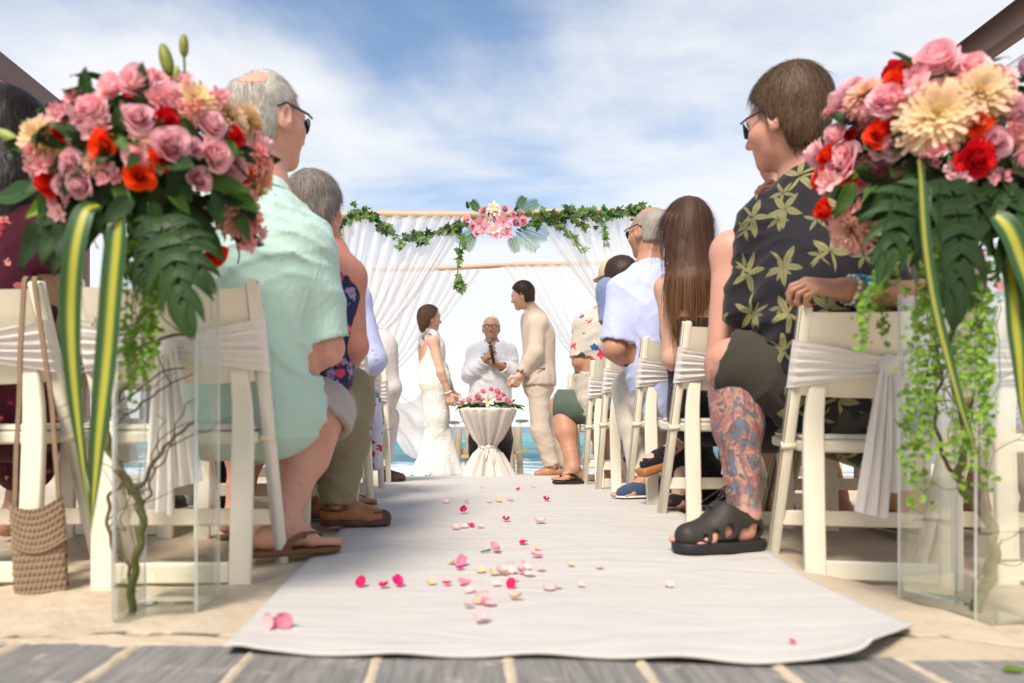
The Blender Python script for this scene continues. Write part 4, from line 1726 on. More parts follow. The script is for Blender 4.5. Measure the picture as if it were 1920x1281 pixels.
# ---------------------------------------------------------------- flowers and leaves: shared meshes
def petal_mat(name, base, tip, trans=0.25, rad=0.035, mid=None):
    t = NT(name)
    v = t.coord()
    ln = t.n.new('ShaderNodeVectorMath')
    ln.operation = 'LENGTH'
    t.l.new(v, ln.inputs[0])
    f = t.math('DIVIDE', ln.outputs['Value'], rad, clamp=True)
    st = [(0.0, base), (1.0, tip)] if mid is None else [(0.0, base), (0.5, mid), (1.0, tip)]
    c = t.ramp(f, st)
    n = t.noise(v, 60, 4, 0.6)
    oi = t.n.new('ShaderNodeObjectInfo')
    c = t.mix(t.math('MULTIPLY', n, 0.2), c, tuple(x * 0.8 for x in tip[:3]) + (1,))
    hs = t.n.new('ShaderNodeHueSaturation')
    t.l.new(c, hs.inputs['Color'])
    t.l.new(t.math('ADD', t.math('MULTIPLY', oi.outputs['Random'], 0.02), 0.49), hs.inputs['Hue'])
    t.l.new(t.math('ADD', t.math('MULTIPLY', oi.outputs['Random'], 0.3), 0.85), hs.inputs['Value'])
    return t.done(t.leafy(hs.outputs['Color'], trans, 0.55, 0.25, t.bump(t.noise(v, 150, 3), 0.15, 0.001)))


MAT['rose_pink'] = petal_mat('rose_pink', (0.94, 0.34, 0.45, 1), (0.96, 0.62, 0.67, 1), 0.35)
MAT['rose_red'] = petal_mat('rose_red', (0.70, 0.012, 0.010, 1), (0.90, 0.045, 0.014, 1), 0.3)
MAT['rose_crimson'] = petal_mat('rose_crimson', (0.55, 0.006, 0.010, 1), (0.78, 0.012, 0.02, 1), 0.3)
MAT['mum_cream'] = petal_mat('mum_cream', (0.88, 0.62, 0.12, 1), (0.90, 0.66, 0.50, 1), 0.35, 0.058, (0.92, 0.74, 0.42, 1))
MAT['mum_peach'] = petal_mat('mum_peach', (0.88, 0.58, 0.26, 1), (0.90, 0.50, 0.43, 1), 0.35, 0.052, (0.92, 0.66, 0.44, 1))
MAT['alstro'] = petal_mat('alstroemeria_pink', (0.90, 0.56, 0.42, 1), (0.88, 0.30, 0.42, 1), 0.3, 0.03)
MAT['alstro_pale'] = petal_mat('alstroemeria_pale', (0.90, 0.66, 0.52, 1), (0.90, 0.47, 0.56, 1), 0.3, 0.03)
MAT['lily_white'] = petal_mat('lily_white', (0.80, 0.78, 0.25, 1), (0.92, 0.86, 0.74, 1), 0.3, 0.06)


def leaf_mat(name, a, b, trans=0.2, rough=0.42, veins=0.25):
    t = NT(name)
    v = t.coord()
    oi = t.n.new('ShaderNodeObjectInfo')
    n = t.noise(v, 18, 4, 0.6)
    c = t.mix(n, a, b)
    uv = t.n.new('ShaderNodeSeparateXYZ')
    t.l.new(t.coord('UV'), uv.inputs[0])
    mid = t.math('SUBTRACT', 1.0, t.step(t.math('ABSOLUTE', t.math('SUBTRACT', uv.outputs['X'], 0.5)), 0.015, 0.06))
    c = t.mix(t.math('MULTIPLY', mid, veins), c, (min(1, b[0] * 2.2 + 0.03), min(1, b[1] * 1.8 + 0.03), b[2] * 1.4, 1))
    hs = t.n.new('ShaderNodeHueSaturation')
    t.l.new(c, hs.inputs['Color'])
    t.l.new(t.math('ADD', t.math('MULTIPLY', oi.outputs['Random'], 0.7), 0.65), hs.inputs['Value'])
    return t.done(t.leafy(hs.outputs['Color'], trans, rough, 0.25, t.bump(t.noise(v, 90, 3), 0.2, 0.002)))


MAT['leaf_dark'] = leaf_mat('leaf_dark', (0.014, 0.038, 0.010, 1), (0.030, 0.072, 0.017, 1), 0.2, 0.5)
MAT['leaf_mid'] = leaf_mat('leaf_mid', (0.05, 0.12, 0.02, 1), (0.09, 0.19, 0.035, 1), 0.3, 0.55)
MAT['leaf_lime'] = leaf_mat('leaf_lime', (0.15, 0.27, 0.03, 1), (0.24, 0.36, 0.06, 1), 0.35)
MAT['leaf_ivy'] = leaf_mat('leaf_ivy', (0.07, 0.14, 0.03, 1), (0.16, 0.25, 0.065, 1), 0.3)
MAT['bead_green'] = leaf_mat('bead_green', (0.20, 0.38, 0.04, 1), (0.33, 0.50, 0.09, 1), 0.4, 0.5, 0.0)
MAT['bud'] = simple('lily_bud', (0.22, 0.26, 0.035, 1), 0.5, 0.3, 30, trans=0.2)
MAT['bud_lime'] = simple('pale_bud', (0.38, 0.46, 0.10, 1), 0.5, 0.3, 30, trans=0.2)
MAT['stem'] = simple('green_stem', (0.08, 0.14, 0.025, 1), 0.5, 0.3, 20)
MAT['willow'] = simple('curly_willow', (0.125, 0.125, 0.028, 1), 0.5, 0.4, 14, 60, 0.3, 0.002)
MAT['willow_thin'] = simple('thin_willow', (0.13, 0.085, 0.045, 1), 0.6, 0.35, 14)


def dracaena_mat():
    t = NT('striped_leaf')
    uv = t.n.new('ShaderNodeSeparateXYZ')
    t.l.new(t.coord('UV'), uv.inputs[0])
    n = t.noise(t.map(t.coord('UV'), (26, 0.8, 1)), 2.0, 3)
    x = t.math('ADD', t.math('ABSOLUTE', t.math('SUBTRACT', uv.outputs['X'], 0.5)), t.math('MULTIPLY', t.math('SUBTRACT', n, 0.5), 0.10))
    c = t.ramp(x, [(0.0, (0.50, 0.46, 0.05, 1)), (0.11, (0.46, 0.44, 0.05, 1)), (0.17, (0.16, 0.25, 0.05, 1)), (0.28, (0.03, 0.085, 0.02, 1)), (0.5, (0.04, 0.11, 0.035, 1))])
    return t.done(t.leafy(c, 0.25, 0.35, 0.45, t.bump(n, 0.25, 0.002)))


MAT['dracaena'] = dracaena_mat()


def rose_mesh(name, mat, seed, rad=0.034, H=0.045, n=30, openness=1.0):
    r = random.Random(seed)
    m = MB()
    for k in range(n):
        q = k / (n - 1)
        r0 = rad * (0.06 + 0.90 * q ** 0.9)
        ang = k * 2.399 + r.uniform(-0.2, 0.2)
        hw = 1.7 - 0.95 * q
        nu, nv = 7, 5
        hh = H * (1.0 - 0.50 * q ** 1.4 * openness) * r.uniform(0.93, 1.05)
        G = np.zeros((nu, nv, 3))
        curl = 0.28 * q * openness
        tw = r.uniform(-0.1, 0.1)
        for i in range(nu):
            u = i / (nu - 1) * 2 - 1
            edge = (1 - abs(u) ** 2.6)
            for j in range(nv):
                v = j / (nv - 1)
                top = 0.72 + 0.28 * edge
                z = hh * v * top - H * 0.1
                rr = min(0.006, r0) + (r0 - min(0.006, r0)) * (v ** 0.55) + curl * rad * max(0, v - 0.6) * 1.6
                z -= curl * rad * max(0, v - 0.7) * 2.2
                rr += 0.0025 * math.sin(3 * u + k) * v
                a = ang + u * hw * (0.55 + 0.45 * v) + tw * v
                G[i, j] = (rr * math.cos(a), rr * math.sin(a), z)
        m.grid(G)
    return m.mesh(name, mat)


def mum_mesh(name, mat, seed, rad=0.058):
    r = random.Random(seed)
    m = MB()
    lay = [(12, 0.26, 84), (16, 0.40, 74), (22, 0.54, 62), (27, 0.67, 50), (31, 0.79, 38), (34, 0.88, 26), (36, 0.95, 14), (36, 1.0, 2), (34, 1.0, -12), (30, 0.95, -28)]
    for li, (n, ln, el) in enumerate(lay):
        for k in range(n):
            a = 2 * math.pi * (k + 0.5 * (li % 2)) / n + r.uniform(-0.1, 0.1)
            e = R(el + r.uniform(-8, 8))
            L = rad * ln * r.uniform(0.85, 1.08)
            w = rad * 0.078 * r.uniform(0.85, 1.2)
            d = np.array([math.cos(a) * math.cos(e), math.sin(a) * math.cos(e), math.sin(e)])
            sd = np.array([-math.sin(a), math.cos(a), 0])
            nn = np.cross(d, sd)
            G = []
            for j in range(4):
                t = j / 3
                c = d * L * t + nn * (-0.22 * L * t * t) + np.array([0, 0, 0.014 - 0.0016 * li])
                ww = w * (0.5 + 1.1 * t - 0.95 * t ** 3)
                G.append([c - sd * ww - nn * 0 , c + nn * (-0.35 * ww), c + sd * ww])
            m.grid(np.array(G))
    return m.mesh(name, mat)


def star_mesh(name, mat, seed, rad=0.03, n=6, width=0.32, droop=0.25):
    r = random.Random(seed)
    m = MB()
    for k in range(n):
        a = 2 * math.pi * k / n + r.uniform(-0.12, 0.12)
        e0 = R(62 if k % 2 else 50)
        L = rad * r.uniform(0.92, 1.1)
        sd = np.array([-math.sin(a), math.cos(a), 0])
        G = []
        p = np.zeros(3)
        nv = 6
        for j in range(nv):
            t = j / (nv - 1)
            e = e0 - t * R(75) * (0.6 + droop)
            d = np.array([math.cos(a) * math.cos(e), math.sin(a) * math.cos(e), math.sin(e)])
            nn = np.cross(d, sd)
            ww = L * width * (0.12 + math.sin(min(1, t * 1.02) * math.pi) ** 0.8 * (0.55 + 0.45 * t))
            G.append([p - sd * ww, p - sd * ww * 0.5 - nn * ww * 0.2, p - nn * ww * 0.32, p + sd * ww * 0.5 - nn * ww * 0.2, p + sd * ww])
            p = p + d * L / (nv - 1)
        m.grid(np.array(G))
    for k in range(5):
        a = r.uniform(0, 6.28)
        m.tube([(0, 0, 0), (0.1 * rad * math.cos(a), 0.1 * rad * math.sin(a), 0.5 * rad), (0.22 * rad * math.cos(a), 0.22 * rad * math.sin(a), 0.85 * rad)], [0.0009, 0.0009, 0.0016], 4)
    return m.mesh(name, mat)


def leaf_mesh(name, mat, L=0.085, w=0.5, droop=0.35, fold=0.25, tip=1.0):
    """along +z from the origin, face towards +y of its frame"""
    m = MB()
    nv, G = 9, []
    for i in range(5):
        u = i / 4 * 2 - 1
        row = []
        for j in range(nv):
            t = j / (nv - 1)
            ww = L * w * 0.5 * (math.sin(math.pi * min(1, t ** (0.8))) ** 0.75) * (1 - 0.25 * t * tip)
            row.append((u * ww, -droop * L * t * t + fold * abs(u) * ww + 0.03 * L * math.sin(t * 9 + u), L * t))
        G.append(row)
    m.grid(np.array(G))
    return m.mesh(name, mat)


def lobed_mesh(name, mat, L=0.24, lobes=5, wide=0.11):
    """split-leaf philodendron: lobes curving out from a midrib"""
    m = MB()
    mid = lambda t: np.array([0.012 * math.sin(t * 4), -0.10 * L * t * t, L * t])
    # the web along the midrib
    G = []
    for i in range(5):
        u = i / 4 * 2 - 1
        G.append([mid(t) + np.array([u * wide * 0.42 * math.sin(math.pi * min(1, 0.12 + 0.85 * t)) ** 0.7, 0.012 * abs(u), 0]) for t in np.linspace(0, 1, 14)])
    m.grid(np.array(G))
    for sd in (-1, 1):
        for k in range(lobes):
            t0 = 0.06 + 0.78 * k / (lobes - 1)
            a = R(112 - 82 * k / (lobes - 1))
            ln = wide * (1.25 - 0.55 * abs(k - 1.6) / lobes) * (1.0 if k else 0.8)
            hw = L * 0.064
            G = []
            for i in range(4):
                u = i / 3 * 2 - 1
                row = []
                for j in range(8):
                    v = j / 7
                    dirx, dirz = math.sin(a - 0.5 * v), math.cos(a - 0.5 * v)
                    ctr = mid(t0) + np.array([sd * dirx * ln * v, -0.28 * ln * v * v + 0.01, dirz * ln * v])
                    ww = hw * (1.0 + 0.1 * v - 0.3 * v * v) * (1 - v ** 3.6) + 0.001
                    row.append(ctr + np.array([-sd * dirz * u * ww, 0.004 * abs(u), dirx * u * ww]))
                G.append(row)
            m.grid(np.array(G))
    m.tube([mid(t) + np.array([0, 0.003, 0]) for t in np.linspace(0, 1, 10)], [0.0035, 0.001], 5)
    return m.mesh(name, mat)


def ivy_mesh(name, mat, s=0.055):
    m = MB()
    out = [(0, -0.02), (0.30, -0.16), (0.62, 0.05), (0.36, 0.28), (0.52, 0.58), (0.2, 0.52), (0, 1.0), (-0.2, 0.52), (-0.52, 0.58), (-0.36, 0.28), (-0.62, 0.05), (-0.30, -0.16)]
    V = [(x * s, 0.10 * s * abs(x) - 0.22 * s * y * y, y * s) for x, y in out] + [(0, -0.03 * s, 0.3 * s)]
    m.add(V, [(i, (i + 1) % 12, 12) for i in range(12)], 0, [(0.5 + x * 0.5, y) for x, y in out] + [(0.5, 0.3)])
    return m.mesh(name, mat, smooth=False)


ROSE = {c: [rose_mesh('rose', MAT['rose_' + c], s, H=0.047, openness=o) for s, o in ((1, 0.7), (5, 1.0), (9, 1.15))] for c in ('pink', 'red', 'crimson')}
MUM = {c: [mum_mesh('chrysanthemum', MAT['mum_' + c], s) for s in (2, 3)] for c in ('cream', 'peach')}
ALS = [star_mesh('alstroemeria', MAT['alstro'], 4), star_mesh('alstroemeria', MAT['alstro_pale'], 6), star_mesh('alstroemeria', MAT['alstro'], 8, droop=0.0)]
LIL = [star_mesh('lily', MAT['lily_white'], 14, 0.085, 6, 0.26, 0.4)]
LEAF = {'dark': [leaf_mesh('leaf', MAT['leaf_dark'], 0.085, 0.55), leaf_mesh('leaf', MAT['leaf_dark'], 0.10, 0.45, 0.2)],
        'mid': [leaf_mesh('leaf', MAT['leaf_mid'], 0.075, 0.5)], 'lime': [leaf_mesh('leaf', MAT['leaf_lime'], 0.06, 0.6, 0.2)]}
LOBED = [lobed_mesh('lobed_leaf', MAT['leaf_dark'], 0.24, 5, 0.10), lobed_mesh('lobed_leaf', MAT['leaf_dark'], 0.30, 6, 0.12)]
IVY = [ivy_mesh('ivy_leaf', MAT['leaf_ivy'], 0.075), ivy_mesh('ivy_leaf', MAT['leaf_mid'], 0.062), ivy_mesh('ivy_leaf', MAT['leaf_dark'], 0.07)]


def set_leaf(me, name, parent, p, d, face, scale=1.0):
    """leaf from p growing along d with its upper face turned towards `face`"""
    z = norm(d)
    y = np.asarray(face, float)
    y = norm(y - z * np.dot(y, z))
    x = np.cross(y, z)
    o = link_mesh(name, me, parent)
    M = Matrix(np.column_stack([x, y, z]).tolist()).to_4x4()
    o.matrix_local = Matrix.Translation(Vector((np.asarray(p) - base_of(parent)).tolist())) @ M @ Matrix.Scale(scale, 4)
    return o


def strap_leaf(parent, pts, width, face, name='striped_leaf'):
    p = catmull(pts, 7)
    n = len(p)
    t = np.gradient(p, axis=0)
    G = np.zeros((7, n, 3))
    for j in range(n):
        d = norm(t[j])
        f = np.asarray(face, float)
        f = norm(f - d * np.dot(f, d))
        s_ = np.cross(d, f)
        q = j / (n - 1)
        w = width * (0.45 + 0.55 * min(1, q * 4)) * (1 - max(0, (q - 0.55) / 0.45) ** 1.7 * 0.97)
        for i in range(7):
            u = i / 6 * 2 - 1
            G[i, j] = p[j] + s_ * u * w * 0.5 + f * (0.12 * w * (abs(u)) + 0.02 * w * math.sin(q * 20))
    m = MB()
    m.grid(G)
    return m.build(name, MAT['dracaena'], parent)


def bead_strand(parent, pts, seed, spread=0.016, n=80, size=0.0075):
    """a hanging strand of small round bright leaves"""
    r = np.random.default_rng(seed)
    p = catmull(pts, 10)
    m = MB()
    m.tube(p, [0.0012, 0.0006], 4, 1, caps=False)
    for i in range(n):
        k = r.uniform(0, len(p) - 1.001)
        a = int(k)
        q = p[a] * (1 - (k - a)) + p[a + 1] * (k - a)
        tip = k / len(p)
        c = q + r.normal(size=3) * spread * (0.9 - 0.45 * tip)
        s_ = size * r.uniform(0.6, 1.3)
        A = frame_from(r.normal(size=3) + np.array([0, -1.2, 0.2]), r.uniform(0, 6.28))
        V = [c + A @ (np.array([math.cos(w) * 0.8, math.sin(w), 0.25 * math.cos(2 * w)]) * s_) for w in np.linspace(0, 6.283, 8)[:-1]] + [c + A @ np.array([0, 0, -0.25 * s_])]
        m.add(V, [(j, (j + 1) % 7, 7) for j in range(7)], 0)
    return m.build('trailing_strand', [MAT['bead_green'], MAT['stem']], parent, smooth=False)


def curl_branch(parent, pts, rad, seed, mat='willow', twigs=0, name='willow_branch'):
    r = np.random.default_rng(seed)
    p = catmull(pts, 8)
    p = p + 0.003 * np.stack([np.sin(np.arange(len(p)) * 0.9), np.cos(np.arange(len(p)) * 0.7), 0 * p[:, 0]], 1)
    m = MB()
    m.tube(p, rad, 8)
    o = m.build(name, MAT[mat], parent)
    for k in range(twigs):
        a = p[int(r.uniform(0.15, 0.9) * len(p))]
        d = np.array([r.normal(), r.normal() * 0.5, abs(r.normal()) + 0.5])
        d = norm(d)
        q = [a]
        for j in range(5):
            d = norm(d + 0.55 * r.normal(size=3) + np.array([0, 0, 0.1]))
            q.append(q[-1] + d * 0.035)
        m = MB()
        m.tube(catmull(q, 5), [0.002, 0.0007], 5)
        m.build('twig', MAT['willow_thin'], o)
    return o


def glass_mat(thick):
    t = NT('clear_glass' if not thick else 'thick_glass_base')
    tr = t.n.new('ShaderNodeBsdfTransparent')
    tr.inputs[0].default_value = (0.985, 0.992, 0.988, 1) if not thick else (0.955, 0.97, 0.955, 1)
    g = t.n.new('ShaderNodeBsdfGlossy')
    g.inputs['Roughness'].default_value = 0.02
    g.inputs['Color'].default_value = (0.95, 0.98, 0.97, 1)
    fr = t.n.new('ShaderNodeFresnel')
    fr.inputs['IOR'].default_value = 1.3
    m = t.n.new('ShaderNodeMixShader')
    t.l.new(t.math('MULTIPLY', fr.outputs[0], 0.42, clamp=True), m.inputs[0])
    t.l.new(tr.outputs[0], m.inputs[1])
    t.l.new(g.outputs[0], m.inputs[2])
    return t.done(m.outputs[0])


MAT['glass'] = glass_mat(False)
MAT['glass_base'] = glass_mat(True)
t = NT('edge_highlight')  # half clear white, colour standing in for highlights on the vase corners
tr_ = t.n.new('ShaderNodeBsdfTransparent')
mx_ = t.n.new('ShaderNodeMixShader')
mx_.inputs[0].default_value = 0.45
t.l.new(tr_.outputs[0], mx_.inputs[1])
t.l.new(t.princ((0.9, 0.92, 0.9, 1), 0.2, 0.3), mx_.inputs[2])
MAT['edge_highlight'] = t.done(mx_.outputs[0])


def glass_vase(label, c, a, H, yaw):
    t = thing('glass_vase', label, 'vase', c, 'tall glass vases at the start of the aisle')
    m = MB()
    A = Matrix.Rotation(yaw, 3, 'Z')
    w = 0.008

    def ring(h, z, r_):
        q = []
        for sx, sy in ((1, 1), (-1, 1), (-1, -1), (1, -1)):
            for k in range(4):
                an = math.atan2(sy, sx) - math.pi / 4 + (math.pi / 2) * k / 3
                q.append(((h - r_) * sx + r_ * math.cos(an), (h - r_) * sy + r_ * math.sin(an), z))
        return [np.array(A @ Vector(v)) + c for v in q]
    h0, h1 = a / 2, a / 2 - w
    rings = [ring(h0 * 0.98, 0.0, 0.012), ring(h0, 0.004, 0.012), ring(h0, H, 0.012), ring(h1, H, 0.008), ring(h1, 0.012, 0.008)]
    V = [p for r_ in rings for p in r_]
    n = 16
    Fc = [(i * n + k, i * n + (k + 1) % n, (i + 1) * n + (k + 1) % n, (i + 1) * n + k) for i in range(4) for k in range(n)]
    Fc += [tuple(range(n - 1, -1, -1)), tuple(range(4 * n, 5 * n))]
    m.add(V, Fc)
    m.build('glass_walls', MAT['glass'], t, smooth=False)
    m = MB()
    h2 = h1 - 0.002
    ra, rb = ring(h2, 0.0135, 0.008), ring(h2, 0.085, 0.008)
    m.add(ra + rb, [(k, (k + 1) % n, n + (k + 1) % n, n + k) for k in range(n)] + [tuple(range(n - 1, -1, -1)), tuple(range(n, 2 * n))])
    m.build('glass_base', MAT['glass_base'], t, smooth=False)
    # whitish rods added as painted highlights down the four corners
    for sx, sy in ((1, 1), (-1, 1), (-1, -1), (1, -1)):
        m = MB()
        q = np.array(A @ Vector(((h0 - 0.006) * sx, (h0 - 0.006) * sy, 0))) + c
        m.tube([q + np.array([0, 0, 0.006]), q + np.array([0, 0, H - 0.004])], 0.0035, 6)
        m.build('corner_highlight', MAT['edge_highlight'], t)
    return t


def fill_bouquet(t, ctr, rad, items, leaves, seed, back=26, dome=1.0):
    """items: (px, py, kind, size px); the depth follows the round outline of the bouquet"""
    r = random.Random(seed)
    taken = []
    Y0 = ctr[1]
    ALSN = 0

    def surf(px, py, out=1.0):
        Y = Y0
        for _ in range(4):
            q = P(px, py, Y)
            dx, dz = q[0] - ctr[0], q[2] - ctr[2]
            rr = rad * rad - dx * dx - dz * dz * 1.15
            Y = Y0 - math.sqrt(max(rr, 0.0)) * 0.82 * out
        return P(px, py, Y)
    for (px, py, kind, sz) in items:
        q = surf(px, py)
        if len(taken) > 36 and min(np.linalg.norm(q - o_) for o_ in taken) < 0.034:      # cull fillers that would sit inside another bloom
            continue
        taken.append(q)
        wid = 1.0 * sz * q[1] / F
        nrm = norm(q - ctr + np.array([0, -0.08, 0.02]))
        nrm = norm(nrm + np.array([r.uniform(-0.2, 0.2), 0, r.uniform(-0.15, 0.2)]))
        spin = r.uniform(0, 6.28)
        if kind[0] == 'r':
            col = {'rp': 'pink', 'rr': 'red', 'rc': 'crimson'}[kind]
            place(r.choice(ROSE[col]), 'rose', t, q - nrm * 0.02, nrm, spin, wid / 0.082)
        elif kind[0] == 'm':
            place(r.choice(MUM['cream' if kind == 'mc' else 'peach']), 'chrysanthemum', t, q - nrm * 0.02, nrm, spin, wid / 0.112)
        elif kind == 'a':
            for k in range(3):
                o = np.array([r.uniform(-1, 1), r.uniform(-0.5, 0.5), r.uniform(-1, 1)]) * wid * 0.3
                nn = norm(nrm + np.array([r.uniform(-0.7, 0.7), r.uniform(-0.3, 0.3), r.uniform(-0.5, 0.7)]))
                place(r.choice(ALS), 'alstroemeria', t, q + o - nn * 0.012, nn, r.uniform(0, 6.28), wid / 0.05 * r.uniform(0.55, 0.8))
    # flowers on the far side
    kinds = ['rp', 'rp', 'rr', 'a', 'a', 'mp', 'rc', 'a', 'mc']
    for i in range(back):
        th, ph = r.uniform(0.05, math.pi - 0.05), math.acos(r.uniform(-0.15, 0.95))
        n = np.array([math.cos(th) * math.sin(ph), math.sin(th) * math.sin(ph), math.cos(ph)])
        q = ctr + n * rad * np.array([0.92, 0.9, 0.85])
        k = kinds[i % len(kinds)]
        if k[0] == 'r':
            place(r.choice(ROSE[{'rp': 'pink', 'rr': 'red', 'rc': 'crimson'}[k]]), 'rose', t, q, n, 0.7 * i, 1.0)
        elif k[0] == 'm':
            place(r.choice(MUM['cream' if k == 'mc' else 'peach']), 'chrysanthemum', t, q, n, 0.7 * i, 0.9)
        else:
            place(r.choice(ALS), 'alstroemeria', t, q, n, 0.7 * i, 1.2)
    # foliage inside and between the flowers
    for i in range(280):
        th, ph = r.uniform(0, 2 * math.pi), math.acos(r.uniform(-0.75, 0.98))
        n = np.array([math.cos(th) * math.sin(ph), math.sin(th) * math.sin(ph), math.cos(ph)])
        q = ctr + n * rad * (r.uniform(0.5, 0.86) if n[2] < 0.1 else r.uniform(0.40, 0.62))
        d = norm(n + np.array([r.uniform(-0.9, 0.9), r.uniform(-0.9, 0.9), r.uniform(-0.8, 0.6)]))
        kind = 'dark' if r.random() < 0.72 else 'mid'
        if n[2] > 0.3:
            d = norm(0.5 * d + np.array([n[0], n[1], -0.5 * n[2]]))
        set_leaf(r.choice(LEAF[kind]), 'leaf', t, q, d, n + np.array([0, -0.2, 0.3]), r.uniform(0.7, 1.1))
    for (px, py, ex, ey, kind, sc) in leaves:
        a = surf(px, py, 0.98)
        b = P(ex, ey, a[1] - 0.02)
        a = a * 0.8 + (ctr + np.array([0, -0.12, -0.03])) * 0.2
        d = b - a
        set_leaf(r.choice(LEAF[kind]), 'leaf', t, a, d, np.array([0.1, -1, 0.35]), max(0.7, min(1.35, np.linalg.norm(d) / 0.085 * sc)))
    for i in range(46):
        a = r.uniform(math.pi, 2 * math.pi)
        q = ctr + np.array([math.cos(a) * rad * r.uniform(0.1, 0.85), math.sin(a) * rad * 0.5, -rad * r.uniform(0.25, 0.62)])
        set_leaf(r.choice(LEAF[r.choice(['dark', 'dark', 'mid'])]), 'leaf', t, q, (0.8 * math.cos(a) + r.uniform(-0.5, 0.5), -0.3, -0.9 + r.uniform(-0.4, 0.6)), (0.1, -1, 0.3), r.uniform(0.8, 1.2))
    # stems gathered into the vase neck
    m = MB()
    for i in range(26):
        a = r.uniform(0, 6.28)
        q = ctr + np.array([math.cos(a), math.sin(a), 0.2]) * rad * r.uniform(0.2, 0.6)
        b = ctr + np.array([0.05 * math.cos(a), 0.05 * math.sin(a), -rad * 1.0])
        m.tube(catmull([q, (q + b) / 2 + np.array([0, 0, -0.02]), b], 4), 0.0035, 5)
    st = m.build('flower_stems', MAT['stem'], t)
    st['kind'] = 'stuff'


# ---------------------------------------------------------------- left arrangement
YV = 1.514
vL = P(281, 1165, YV)
vL[2] = float(gz(vL[0], YV)) - 0.004
vL[1] = YV + 0.10
glass_vase('tall square glass vase left of the aisle holding curly willow', vL, 0.188, 0.80, R(4))
cL = P(272, 300, YV + 0.02)
bL = thing('flower_arrangement', 'round arrangement of pink and red roses in the vase left of the aisle', 'flower arrangement', (vL[0], vL[1], vL[2] + 0.06), 'flower arrangements at the start of the aisle')
itemsL = [(258, 217, 'rp', 78), (322, 270, 'rp', 86), (397, 228, 'rp', 76), (407, 290, 'rp', 78), (140, 345, 'rp', 70), (165, 197, 'rp', 78), (256, 150, 'rp', 80), (205, 158, 'rp', 66),
          (320, 168, 'rp', 68), (189, 270, 'rr', 64), (262, 328, 'rr', 68), (312, 213, 'rr', 54), (441, 248, 'rr', 60), (458, 325, 'rc', 64), (78, 345, 'rc', 64), (405, 487, 'rr', 62),
          (102, 240, 'rc', 44), (207, 157, 'rc', 36), (62, 258, 'mc', 100), (372, 182, 'mc', 92), (436, 212, 'mc', 78), (455, 400, 'mp', 104),
          (352, 205, 'a', 64), (150, 232, 'a', 60), (205, 326, 'a', 48), (105, 388, 'a', 54), (480, 282, 'a', 50), (490, 428, 'a', 56), (462, 462, 'a', 50), (185, 218, 'a', 58),
          (300, 190, 'a', 56), (132, 168, 'a', 50), (278, 130, 'a', 54), (60, 320, 'a', 46), (440, 362, 'a', 60), (230, 400, 'a', 40), (110, 205, 'a', 46), (345, 150, 'a', 44)]
leavesL = [(150, 165, 152, 128, 'dark', 1.0), (278, 180, 262, 135, 'dark', 1.1), (140, 255, 95, 222, 'dark', 1.0), (100, 275, 65, 250, 'dark', 1.0), (225, 250, 215, 215, 'dark', 1.0), (390, 345, 400, 300, 'dark', 1.1),
           (410, 355, 455, 340, 'mid', 1.2), (40, 375, -10, 365, 'dark', 1.2), (60, 400, 20, 415, 'lime', 1.0), (75, 418, 55, 440, 'lime', 1.0), (110, 425, 100, 450, 'lime', 1.0), (300, 400, 300, 432, 'mid', 1.0),
           (220, 360, 240, 395, 'mid', 1.0), (340, 370, 360, 400, 'mid', 0.9), (370, 335, 345, 310, 'dark', 1.0), (210, 245, 235, 270, 'mid', 1.0), (465, 290, 475, 270, 'dark', 1), (60, 440, 30, 490, 'dark', 1.1),
           (110, 460, 80, 505, 'dark', 1.1), (160, 420, 150, 455, 'mid', 1), (250, 420, 262, 450, 'mid', 1.0), (330, 300, 300, 305, 'dark', 1.0)]
rl_ = random.Random(77)
itemsL += [(270 + 200 * q_ * math.cos(w_), 290 + 165 * q_ * math.sin(w_), rl_.choice(['a', 'a', 'rp', 'rp', 'rp', 'mp', 'rr']), rl_.uniform(46, 62)) for q_, w_ in [(rl_.random() ** 0.5, rl_.uniform(2.6, 6.8)) for _ in range(60)]]
fill_bouquet(bL, cL, 0.262, itemsL, leavesL, 5)


def bud(t, px, py, ang, L, Y, mat='bud', stem_to=None):
    q = P(px, py, Y)
    d = np.array([math.sin(R(ang)), 0, math.cos(R(ang))])
    m = MB()
    m.ball(q, (L * 0.20, L * 0.20, L * 0.5), 9, 8, axes=frame_from(d))
    o = m.build('flower_bud', MAT[mat], t)
    if stem_to is not None:
        m = MB()
        m.tube(catmull([q - d * L * 0.45, (q + P(*stem_to, Y)) / 2 + np.array([0.004, 0, 0]), P(*stem_to, Y)], 5), 0.0028, 5)
        m.build('bud_stem', MAT['stem'], o)


bud(bL, 312, 113, -14, 0.072, YV - 0.05, 'bud', (322, 180))
bud(bL, 345, 86, 0, 0.05, YV - 0.05, 'bud', (340, 180))
bud(bL, 331, 136, 6, 0.03, YV - 0.06, 'bud_lime', (330, 180))
bud(bL, 16, 256, -62, 0.055, YV - 0.08, 'bud_lime', (70, 270))
for (p0, d0, sc, me) in (((300, 415), (0.30, -0.12, -1.0), 0.66, 1), ((322, 425), (0.62, -0.1, -0.9), 0.52, 0), ((285, 410), (-0.2, -0.1, -1.0), 0.50, 0)):
    set_leaf(LOBED[me], 'lobed_leaf', bL, P(*p0, YV - 0.16), np.array(d0), np.array([0, -1, 0.3]), sc)
strap_leaf(bL, [P(185, 385, YV - 0.16), P(158, 400, YV - 0.19), P(140, 480, YV - 0.2), P(133, 600, YV - 0.18), P(143, 760, YV - 0.16), P(166, 960, YV - 0.15)], 0.042, (0.1, -1, 0))
strap_leaf(bL, [P(222, 400, YV - 0.15), P(221, 430, YV - 0.17), P(212, 540, YV - 0.17), P(198, 700, YV - 0.16), P(182, 860, YV - 0.15), P(170, 1000, YV - 0.14)], 0.047, (-0.1, -1, 0))
